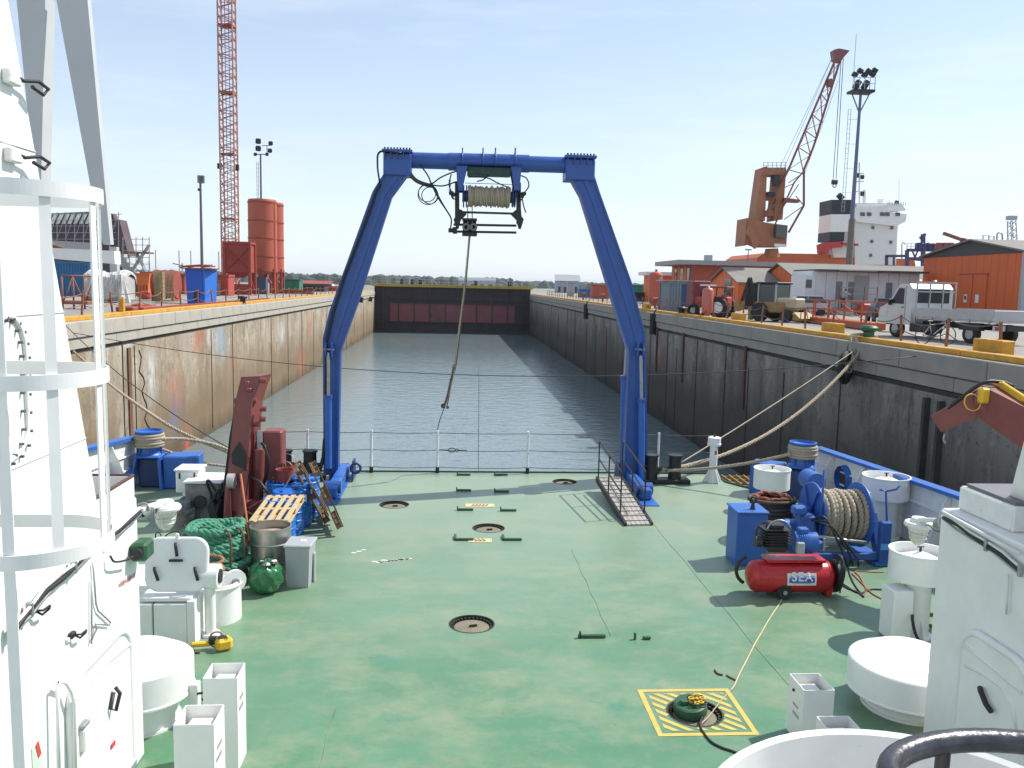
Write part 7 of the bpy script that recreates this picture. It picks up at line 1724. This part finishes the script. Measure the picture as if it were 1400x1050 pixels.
# brick building with flat roof
Yb = 95; xa = A(945,400,Yb).x; zr = A(945,362,Yb).z
bb_ = thing('flat_roof_building', 'red brick building with projecting flat grey roof behind the sheds', 'building', (xa+6, Yb+5, QZ))
M().box((xa+7.5,Yb+4.5,(QZ+zr)/2), (15,9,zr-QZ)).build('wall', brick, bb_); M().box((xa+7,Yb+4.2,zr+.25), (18,11,.5)).build('roof_slab', flat_grey, bb_)
for k in range(3): M().box((xa-.04,Yb+1.3+k*2.8,zr-1.2), (.1,1.0,1.7)).build('window', glass, bb_)
for k in range(3): M().box((xa-.05,Yb+2.7+k*2.6,(QZ+zr)/2), (.12,1.2,zr-QZ-.2)).build('orange_panel', orange, bb_)
M().box((xa+3,Yb+4,zr+.9), (.8,.8,.8)).build('chimney', greyP, bb_)
Ya = 108; xa2 = A(886,400,Ya).x
ob = thing('small_annex', 'low orange annex with white fascia at the far left of the sheds', 'building', (xa2+2,Ya,QZ)); zr2 = A(886,376,Ya).z
M().box((xa2+3,Ya+2,(QZ+zr2)/2), (5.4,4,zr2-QZ)).build('wall', orange, ob); M().box((xa2+2.8,Ya+2,zr2+.2), (6.4,4.6,.45)).build('fascia', whiteD, ob); M().box((xa2+1.2,Ya-.02,QZ+1.6), (.7,.08,1.4)).build('window', glass, ob)
# white cabins
Yw = 69; wx0 = A(1100,400,Yw).x; wx1 = A(1256,400,Yw).x; zw = A(1150,371,Yw).z
cab_w = mat('cabin_white', (.66,.68,.70), .55, var=.06, scale=1, c2=(.32,.30,.27), amt=.12)
wc = thing('white_cabin_block', 'long pale prefab cabin block with dark roof edge and steps', 'building', ((wx0+wx1)/2, Yw+2, QZ))
npan = 10
M().box(((wx0+wx1)/2+.3,Yw+2.2,(QZ+zw)/2+.2), (wx1-wx0-.6,4.2,zw-QZ-.4)).build('shell', cab_w, wc)
for k in range(npan):
    a = wx0+.9+(wx1-wx0-.9)*k/npan; c = wx0+.9+(wx1-wx0-.9)*(k+1)/npan; M().box(((a+c)/2,Yw+.06,(QZ+zw)/2+.2), (c-a-.05,.08,zw-QZ-.5)).build('wall_panel', cab_w, wc)
M().box((wx0+.45,Yw+1.5,(QZ+zw)/2), (.9,3,zw-QZ-.9)).build('end_annex', cab_w, wc)
M().box(((wx0+wx1)/2+.6,Yw+1.9,zw+.05), (wx1-wx0-.4,5.2,.16)).build('roof', mat('cabin_roof_dark', (.08,.07,.07), .7), wc)
for px, w_ in ((1147,.5),(1163,.5),(1215,.55)): M().box((A(px,400,Yw).x,Yw-.0,zw-1.6), (w_,.06,1.5)).build('window', mat('cabin_window', (.16,.2,.24), .2), wc)
M().box((A(1177,400,Yw).x,Yw-.0,QZ+2.0), (1.3,.06,2.4)).build('door', greyP, wc); M().box((A(1105,400,Yw).x,Yw-.0,zw-1.1), (.5,.06,.7)).build('window', glass, wc)
stp = thing('stair_landing', 'metal stair landing with rails in front of the pale cabin door', 'stairs', V(A(1172,400,Yw-2).x,Yw-2,QZ)); p = V(A(1172,400,Yw-2).x,Yw-1.6,QZ)
M().box(p+V(0,0,1.1), (3.2,1.3,.12)).build('landing', steel, stp)
for dx in (-1.6,-.5,.5,1.6): M().box(p+V(dx,-.6,1.15), (.06,.06,2.3)).build('post', rustO, stp)
for z_ in (1.7,2.2): M().box(p+V(0,-.6,z_), (3.2,.05,.05)).build('rail', steel, stp)
M().box(p+V(.2,.1,3.6), (2.6,1.4,.08)).build('canopy', steel, stp)
for k in range(5): M().box(p+V(-1.9-.28*k,0,1.0-.2*k), (.28,1.0,.05)).build('step', steel, stp)
M().rbox(p+V(1.3,-1.6,.5), (3.2,1.2,.9), .1).build('red_crate', redpl, None, label='long low dark red box below the cabin stairs', cat='box')
M().rbox(rp(1115,66)+V(0,0,.5), (2.0,1.2,.9), .08).build('orange_crate', orange, None, label='orange crate in front of the left end of the pale cabins', cat='crate')
# big orange warehouse
Ywh = 70; pW0 = rp(1261,70); pW1 = rp(1398,57); gx_ = (pW1-pW0).normalized(); LW = (pW1-pW0).length; gy_ = V(-gx_.y,gx_.x,0)
wh = thing('orange_warehouse', 'large orange sheet-clad warehouse with dark gable top and double door', 'warehouse', pW0+gx_*LW/2)
orW = mat('warehouse_orange', (.62,.12,.025), .6, var=.08, scale=1.2, c2=(.42,.09,.03), amt=.1, stretch=(1,1,.3))
def wp(u, v_, z): return pW0+gx_*u+gy_*v_+V(0,0,z-QZ)
zl = A(1261,352,pW0.y).z; zrr = A(1398,345,pW1.y).z; zea = (zl+zrr)/2; ua = LW*.52; zap = A(1324,329,wp(ua,0,0).y).z
M().prism([wp(0,0,QZ),wp(LW,0,QZ),wp(LW,0,zea),wp(ua,0,zap),wp(0,0,zea)], gy_*18).build('shell', orW, wh)
nps = 14
def wbox(u, v_, z, du, dv, dz, nm, m_): R = Matrix((gx_, gy_, V(0,0,1))).transposed(); return M().box(wp(u,v_,z), (du,dv,dz), R=R).build(nm, m_, wh)
for k in range(nps): wbox(LW*(k+.5)/nps, -.04, (QZ+zea)/2, LW/nps-.03, .06, zea-QZ-.05, 'wall_sheet', orW)
M().prism([wp(-.1,-.10,zea-.03),wp(LW+.1,-.10,zea-.03),wp(LW+.1,-.10,zea+.03),wp(ua,-.10,zap),wp(-.1,-.10,zea+.03)], gy_*.08).build('gable_cladding', mat('gable_dark_grey', (.07,.065,.065), .7, var=.15), wh)
for u0 in (-.3, LW+.3): M().prism([wp(ua,-.4,zap+.02),wp(u0,-.4,zea+.02),wp(u0,-.4,zea+.14),wp(ua,-.4,zap+.14)], gy_*18.6).build('roof_slope', rooff, wh)
ud = LW*.56; zd = A(1340,376,wp(ud,0,0).y).z
for s_ in (0,1): wbox(ud-.9+1.8*s_, -.12, (QZ+zd)/2, 1.7, .06, zd-QZ, 'door_leaf', orW)
wbox(ud, -.13, zd+.05, 3.7, .08, .10, 'door_lintel', rustO)
for s_ in (-.75,.75): wbox(ud+s_, -.17, QZ+1.55, .42, .02, .62, 'notice', whiteD)
wbox(ud-.75, -.185, QZ+1.6, .24, .01, .3, 'notice_symbol', blackM); wbox(LW+.12, -.1, (QZ+zea)/2, .3, .3, zea-QZ, 'corner_column', greyP)
Ywh = 66
for px0_, px1_, py_ in ((1344,1352,322),(1352,1359,323)): M().tube([A(px0_,336,Ywh), A(px0_,py_,Ywh), A(px1_,py_,Ywh), A(px1_,336,Ywh)], .05, 5).build('roof_hoop', steel, wh)
M().tube([A(1363,338,Ywh)]+[A(1363+3.7*(1-math.cos(t_)),322-4*math.sin(t_),Ywh) for t_ in [PI*i/8 for i in range(9)]]+[A(1370.5,338,Ywh)], .06, 6).build('roof_pipe', steel, wh)
# ---- ship behind the sheds with slewing crane
YS = 150
sh = thing('cargo_ship', 'orange-hulled cargo ship with white bridge and striped funnel behind the sheds', 'ship', V(75,YS,0))
def sp3(px,py,dy=0): return A(px,py,YS+dy)
def pan(nm, pts, m_, d_=6, dy=0, root=None): return M().prism([sp3(px,py,dy) for px,py in pts], (0,d_,0)).build(nm, m_, root or sh)
pan('hull', [(1033,364),(1036,352),(1045,346),(1110,347),(1162,349),(1168,420),(1033,420)], hullO, 18)
pan('hull', [(1160,352),(1250,354),(1262,420),(1160,420)], hullO, 18, .3)
pan('bridge_block', [(1169,362),(1168,302),(1171,296),(1228,297),(1225,362)], whiteD, 14, 0)
pan('bridge_wing', [(1168,296),(1168,283),(1214,281),(1217,290),(1240,293),(1238,303),(1226,309),(1171,303)], white, 12, -1)
pan('wheelhouse', [(1171,284),(1171,278),(1233,279),(1238,286),(1238,288),(1171,291)], white, 10, -.5)
for k, px in enumerate((1177,1186,1204,1211,1225)): pan('bridge_window', [(px,290.2),(px+5.5,290.4),(px+5.5,295.2),(px,295)], glass, .2, -1.2)
for px, py in ((1194,311),(1220,311.5),(1192.5,330),(1218.5,331),(1191,349)): pan('porthole', [(px-1.5,py-2),(px+1.5,py-2),(px+1.5,py+2),(px-1.5,py+2)], glass, .3, -.25)
M().cyl(sp3(1204,281,3), sp3(1204,272,3), .6, n=12).build('radar_dome', white, sh)
for (px, y0_, y1_, r_) in ((1175,222,284,.16),(1182,260,282,.35),(1229,245,282,.07),(1216,273,281,.1),(1227,276,284,.1)): M().cyl(sp3(px,y1_,3), sp3(px,y0_,3), r_, n=6).build('signal_mast', whiteD, sh)
for py in (237,242,248,262): M().beam(sp3(1170,py,3), sp3(1181,py,3), .15,.15).build('yard', steel, sh)
for (px,py) in ((1172,240),(1179,242),(1179,265),(1226,277)): M().rbox(sp3(px,py,3), (.6,.6,.8), .1).build('nav_lamp', blackM, sh)
pan('funnel', [(1137,274),(1164,272),(1165,285),(1138.5,292)] if False else [(1137,273),(1165,273),(1164.5,293),(1136.5,293)], mat('funnel_black', (.02,.022,.03), .5), 5, -2)
pan('funnel_band', [(1136.5,293),(1164.5,293),(1163.5,317),(1135,317)], white, 5, -2); pan('funnel_base', [(1135,317),(1155,317),(1154,330),(1134,330)], mat('funnel_black', (.02,.022,.03), .5), 5, -2)
M().beam(sp3(1146,266,0), sp3(1152,272,0), .8,.8).build('funnel_pipe', blackM, sh)
rdm = mat('lifeboat_red', (.48,.04,.03), .5)
pan('lifeboat', [(1126,334),(1134,331),(1152,330),(1152,338),(1135,339),(1132,347),(1127,346)], rdm, 3, -3); pan('davit_beam', [(1150,331),(1174,333),(1174,336),(1150,334)], rdm, 2, -3)
pan('deck_house', [(1137,338),(1163,336),(1163,352),(1140,352)], whiteD, 4, -1)
q = M()
for k in range(9): q.cyl(sp3(1214+k*3,281,-2), sp3(1214+k*3,276,-2), .05, n=4)
q.cyl(sp3(1172,278,-2), sp3(1232,278,-2), .05, n=4); q.build('guard_rail', steel, sh, kind='stuff')
# the ship crane
kr = thing('slewing_crane', 'rusty orange slewing crane with long lattice jib above the sheds', 'crane', V(sp3(1052,345).x,YS,0)); YK = -6
def kp(px,py,dy=0): return sp3(px,py,YK+dy)
def kpan(nm, pts, m_, d_=3, dy=0): return M().prism([kp(px,py,dy) for px,py in pts], (0,d_,0)).build(nm, m_, kr)
M().cyl(kp(1055,352,2), kp(1055,340,2), 1.4, 1.1, n=18).build('pedestal', craneO, kr)
kpan('machinery_house', [(1021,298),(1033,299),(1046,304),(1060,306),(1077,308),(1075,337),(1044,337),(1033,332),(1018,336),(1018,334)], craneO, 5)
kpan('counterweight', [(1026,306),(1041,330),(1033,340),(1022,318)], craneO, 1, -1.1); kpan('operator_cab', [(1062,307),(1077,309),(1076,325),(1061,324)], glass, 1.2, -1.4); kpan('name_board', [(1059,333),(1074,334),(1074,338),(1059,337)], whiteD, .2, -1.3)
kpan('tower_leg', [(1042,229),(1049,227),(1046,302),(1032,300)], craneO, 3.5, .5); kpan('tower_leg', [(1064,234),(1075,232),(1070,300),(1058,302)], craneO, 3.5, .5); kpan('tower_head', [(1042,229),(1075,229),(1074,239),(1042,239)], craneO, 3.5, .3); kpan('tower_tie', [(1046,268),(1066,266),(1066,272),(1046,274)], craneO, 2, .8)
kpan('tower_tie', [(1045,288),(1062,286),(1062,295),(1045,296)], craneO, 2, .8); kpan('winch_drum', [(1050,262),(1060,262),(1060,268),(1050,268)], blackM, 1.5, -.2); kpan('winch_drum', [(1058,240),(1066,238),(1068,250),(1060,254)], blackM, 1.5, -.2); kpan('side_platform', [(1072,270),(1094,273),(1093,277),(1072,276)], redM, 1.2, -.5)
for px in (1044,1050,1056,1062,1068,1074): M().cyl(kp(px,230), kp(px,222), .06, n=4).build('rail_post', steel, kr)
for py in (222,226): M().cyl(kp(1043,py), kp(1076,py), .05, n=4).build('rail_bar', steel, kr)
def kb_(pts, r_, nm='jib_chord', m_=redM): 
    for a, c in zip(pts, pts[1:]): M().beam(kp(*a), kp(*c), r_, r_).build(nm, m_, kr)
chA = [(1045,296),(1078,232),(1091,201),(1142,82)]; chB = [(1078,318),(1099,281),(1099,232),(1112,201),(1148,84)]
kb_(chA, .30); kb_(chB, .30); kb_([(1060,306),(1086,249),(1099,234)], .22)
nodesA = [(1078,232),(1091,201),(1100,178),(1110,156),(1122,128),(1131,108),(1141,85)]; nodesB = [(1099,238),(1108,212),(1117,190),(1124,168),(1132,140),(1139,115),(1147,86)]
for i in range(6): kb_([nodesA[i], nodesB[i]], .14, 'jib_brace', craneO); kb_([nodesB[i], nodesA[i+1]], .14, 'jib_brace', craneO); kb_([nodesA[i], nodesB[i+1]], .10, 'jib_brace', craneO)
for a, c in (((1060,262),(1087,250)),((1066,290),(1092,252)),((1072,300),(1099,281)),((1088,268),(1099,281)),((1078,250),(1099,236)),((1062,300),(1080,262)),((1048,290),(1070,270))): kb_([a,c], .14, 'jib_brace', craneO)
kpan('jib_head', [(1140,68),(1147,66),(1162,69),(1154,78),(1150,84),(1142,82)], redM, 1.5, -.3); kpan('jib_sheave', [(1132,108),(1138,107),(1140,116),(1134,118)], redM, 1.2, -.6)
for (a, c) in (((1150,80),(1139,245)),((1153,80),(1143,245))): M().cyl(kp(*a), kp(*c), .06, n=4).build('hoist_wire', wire, kr)
for (a, c) in (((1070,234),(1140,74)),((1064,234),(1138,78)),((1075,234),(1145,100)),((1099,240),(1146,110))): M().cyl(kp(*a), kp(*c), .045, n=4).build('luffing_wire', steel, kr)
M().rbox(kp(1141,249), (1.0,.6,.8), .1).build('hook_block', blackM, kr); q = M(); torus(q, kp(1141,254), .3, .08, rot=Matrix.Rotation(PI/2,3,'X'), n=10, k=5); q.build('hook', blackM, kr)
# tall light tower with ladder
YL = 88
lt_ = thing('light_tower', 'tall blue-grey floodlight tower with platform beside the white bridge', 'light mast', rp(1158,YL)); pm = mat('tower_blue_grey', (.15,.15,.24), .5, .2, var=.15)
p0_ = rp(1158,YL); p1_ = A(1167,262,YL); p2_ = A(1173.5,125,YL)
xx = p0_.x
M().cyl((xx,YL,QZ),(xx,YL,A(1163,300,YL).z), .36, .32, n=16).build('lower_pole', mat('tower_brown_grey', (.17,.145,.13), .6, var=.15), lt_); M().cyl((xx,YL,A(1163,300,YL).z),(xx,YL,p2_.z), .23, .13, n=14).build('upper_pole', pm, lt_)
xt = xx
zt2 = p2_.z
M().box((xt,YL,zt2-.05), (2.3,1.6,.25)).build('platform', blackM, lt_)
for dx in (-1.1,-.55,0,.55,1.1): M().box((xt+dx,YL-.75,zt2+.65), (.06,.06,1.3)).build('rail_post', steel, lt_)
for z_ in (.65,1.25): M().box((xt,YL-.75,zt2+z_), (2.3,.05,.05)).build('rail_bar', steel, lt_)
for s_ in (-1,1): M().beam((xt+s_*1.0,YL,zt2-.1),(xt+s_*.1,YL,zt2-2.0), .10,.10).build('strut', pm, lt_)
for k, (dx, dz) in enumerate(((-.9,1.6),(-.35,2.0),(.15,1.6),(.55,2.0),(1.0,1.7),(1.2,2.1),(-.6,.6),(.3,.6))):
    f = M().rbox((xt+dx,YL-.3,zt2+dz), (.55,.5,.42 if k < 6 else .9), .05, R=Matrix.Rotation(.5,3,'Y')).build('floodlight', blackM, lt_)
for dx in (-1.15,-.85): M().cyl((xx+dx-.2,YL-.3,A(1158,290,YL).z),(xx+dx-.2,YL-.3,A(1158,150,YL).z), .03, n=4).build('ladder_rail', steel, lt_)
q = M(); z_ = A(1158,290,YL).z
while z_ < A(1158,150,YL).z: q.box((xx-1.2,YL-.3,z_), (.34,.03,.03)); q.box((xx-.6,YL-.2,z_), (1.0,.03,.03)) if int(z_*2) % 5 == 0 else None; z_ += .5
q.build('ladder_rungs', steel, lt_, kind='stuff')
M().cyl((xt-.9,YL,zt2),(xt-.9,YL,A(1165,46,YL).z), .03, n=4).build('lightning_rod', steel, lt_)
# pipe gantry, tower far right, pole
gq = thing('pipe_gantry', 'purple-blue steel pipe gantry with rails between ship and warehouse', 'gantry', V(A(1270,400,100).x,100,QZ)); gmm = mat('gantry_purple', (.08,.06,.14), .6, var=.2)
def gp(px,py,dy=0): return A(px,py,100+dy)
def gb_(a, c, r_=.25, nm='girder', m_=gmm): M().beam(gp(*a), gp(*c), r_, r_).build(nm, m_, gq)
for a, c, r_ in (((1240,342),(1312,342),.35),((1240,364),(1240,342),.35),((1262,364),(1262,320),.4),((1240,353),(1262,353),.25),((1240,354),(1260,356),.2),((1258,326),(1265,320),.3),((1280,345),(1312,345),.25),((1211,350),(1240,350),.3),((1212,368),(1212,350),.3),((1222,368),(1222,350),.2),((1247,342),(1251,352),.15),((1255,342),(1251,352),.15)): gb_(a, c, r_)
for k in range(14): gb_((1240+k*5.5,342),(1240+k*5.5,333), .06, 'rail_post', steel)
for py in (333,337): gb_((1240,py),(1312,py), .05, 'rail_bar', steel)
for px in (1257,1271,1276,1283,1292,1298): M().rbox(gp(px,337), (.8,.8,.9), .1).build('valve_motor', blueD if px < 1275 else redM, gq)
gb_((1290,319),(1318,329), .35, 'loading_arm', redM); gb_((1316,332),(1318,326), .5, 'arm_joint', redM)
ft = thing('far_lattice_tower', 'pale lattice tower far away at the right edge', 'tower', V(A(1385,400,400).x,400,0))
lattice(ft, A(1386,380,400), A(1383,302,400), 3.4, 2.6, 8, .35, .22, steel, steel); M().box(A(1383,298,400), (4,3,2)).build('tower_head', greyP, ft)
gn2 = M().tube([gp(1233,362), gp(1233,334), gp(1235,331), gp(1238,334)], .07, 5).build('lamp_hook_pole', steel, None, label='thin hooked pole left of the pipe gantry', cat='pole')
lr3, lt3 = lamp_pole(1020, 120, A(1020,342,120).z, 'small street lamp pole rising behind the brick building', .08); M().rbox(lt3+V(0,0,.1), (.9,.4,.25), .05).build('lamp_head', steel, lr3)
# misc. quay clutter on the far right side (beyond the container)
clutter(866,120,3,2,2.2,gt_,'green_container','green container far down the right quay','container'); clutter(873,112,2.4,1.5,1.2,dkb,'dark_load','dark low load beside the green container','load')
clutter(820,128,2.6,2,2.2,mat('far_red',(.42,.09,.05),.7),'red_hut','reddish hut far down the right quay','hut'); clutter(836,135,6,2,1.8,redM,'covered_stack','long dark red covered stack on the far right quay','stack'); clutter(800,140,2.2,2,1.4,mat('far_blue',(.06,.15,.35),.7),'blue_load','small blue load on the far right quay','load')
clutter(780,150,1.2,1,2.6,steel,'pump_kiosk','narrow grey kiosk near the far right dock corner','kiosk'); clutter(852,98,2,1,.8,rustO,'rusty_crate','rusty crate by the fence far right quay','crate')
for k in range(5):
    p = V(XR+2.6+.3*(k % 2), 60+k*13, QZ); t_ = thing('valve_post', 'rusty valve post %s on the right quay' % ['nearest the red tractor','by the grey container','beyond the grey container','farther along the fence','farthest along the fence'][k], 'post', p, group='rusty valve posts'); M().cyl(p, p+V(0,0,.8), .12, n=8).build('stem', rustO, t_); M().cyl(p+V(-.25,0,.8), p+V(.25,0,.8), .2, n=10).build('valve_head', rustO, t_)
# ---- people
def person(loc, rz, label, pose, shirt, trousers, bend=0):
    r = thing('person', label, 'person', loc, rz)
    J = pose
    def skinmesh(nm, ch, rad, m_, sub=1):
        names = list(ch['v'].keys()); me = bpy.data.meshes.new(nm); me.from_pydata([ch['v'][k] for k in names], [(names.index(a), names.index(b__)) for a, b__ in ch['e']], []); me.update()
        o = bpy.data.objects.new(nm, me); col.objects.link(o); o.parent = r; me.materials.append(m_)
        md = o.modifiers.new('skin', 'SKIN'); sv = me.skin_vertices[0].data
        for i, k in enumerate(names): sv[i].radius = rad[k] if isinstance(rad[k], tuple) else (rad[k], rad[k])
        sv[0].use_root = True; md.use_smooth_shade = True; o.modifiers.new('sub', 'SUBSURF').levels = 1; o.modifiers[-1].render_levels = 1
        return o
    e = [('pel','chest'),('chest','neck'),('neck','head'),('head','crown')]
    for s in 'lr': e += [('pel','hip'+s),('hip'+s,'knee'+s),('knee'+s,'ank'+s),('ank'+s,'toe'+s),('chest','sh'+s),('sh'+s,'elb'+s),('elb'+s,'wr'+s),('wr'+s,'fing'+s)]
    rad = dict(pel=.13, chest=(.15,.11), neck=.055, head=.095, crown=.085)
    for s in 'lr': rad.update({'hip'+s:.085,'knee'+s:.058,'ank'+s:.042,'toe'+s:.035,'sh'+s:.058,'elb'+s:.042,'wr'+s:.03,'fing'+s:.025})
    skinmesh('body', dict(v=J, e=e), rad, skin)
    te = [('pel','chest'),('chest','neckc')]; tv = {k: J[k] for k in ('pel','chest')}; tv['neckc'] = tuple(Vector(J['chest']).lerp(Vector(J['neck']),.7)); tr_ = dict(pel=.145, chest=(.175,.13), neckc=.07)
    for s in 'lr':
        for a in ('sh','elb','wr'): tv[a+s] = J[a+s]; tr_[a+s] = {'sh':.072,'elb':.056,'wr':.045}[a]
        te += [('chest','sh'+s),('sh'+s,'elb'+s),('elb'+s,'wr'+s)]
    skinmesh('jacket', dict(v=tv, e=te), tr_, shirt)
    te = []; tv = {'pel': J['pel']}; tr_ = dict(pel=.15)
    for s in 'lr':
        for a in ('hip','knee','ank'): tv[a+s] = J[a+s]; tr_[a+s] = {'hip':.10,'knee':.075,'ank':.062}[a]
        te += [('pel','hip'+s),('hip'+s,'knee'+s),('knee'+s,'ank'+s)]
    skinmesh('trousers', dict(v=tv, e=te), tr_, trousers)
    for s in 'lr': M().rbox(Vector(J['ank'+s]).lerp(Vector(J['toe'+s]),.6)+V(0,0,-.02), (.10,.26,.10), .03).build('shoe', blackM, r, local=True)
    h_ = Vector(J['crown']); M().lathe([(.0,.05),(.06,.035),(.09,-.01),(.098,-.07),(.085,-.10)], h_+V(0,-.012,.03), 14, smooth=True).build('hair', mat('dark_hair', (.03,.02,.015), .8), r, local=True)
    M().rbox(Vector(J['head'])+V(0,.10,.02), (.03,.04,.05), .01).build('nose', skin, r, local=True)
    return r
standing = dict(pel=(0,0,.95), chest=(0,.01,1.32), neck=(0,.02,1.50), head=(0,.03,1.62), crown=(0,.03,1.70))
for s, sg in (('l',-1),('r',1)):
    standing.update({'hip'+s:(sg*.10,0,.88),'knee'+s:(sg*.12,.05 if s == 'l' else -.03,.49),'ank'+s:(sg*.13,.02 if s == 'l' else -.12,.09),'toe'+s:(sg*.14,.18 if s == 'l' else .05,.05),'sh'+s:(sg*.19,0,1.42),'elb'+s:(sg*.25,-.02,1.14),'wr'+s:(sg*.22,.14,.93),'fing'+s:(sg*.20,.20,.86)})
person(rp(991.5,53.6), 2.6, 'man in grey jacket and dark trousers standing beside the red tractor', standing, clothG, cloth)
lean_ = dict(standing); lean_.update(dict(chest=(0,.12,1.28), neck=(0,.22,1.44), head=(0,.29,1.54), crown=(0,.31,1.62), shl=(-.19,.15,1.38), shr=(.19,.15,1.38), elbl=(-.26,.30,1.16), elbr=(.26,.38,1.24), wrl=(-.2,.52,1.12), wrr=(.2,.62,1.22), fingl=(-.19,.6,1.1), fingr=(.2,.7,1.22)))
person(V(A(1150,400,Yw-3).x,Yw-3.4,QZ+.4), -1.0, 'man in light shirt leaning on the rail below the cabin stairs', lean_, mat('light_shirt', (.30,.29,.26), .9, var=.1), cloth)
M().box((A(1150,400,Yw-3).x,Yw-3.4,QZ+.2), (1.4,1.2,.38)).build('concrete_step', cope, None, label='low concrete step under the leaning man', cat='step')
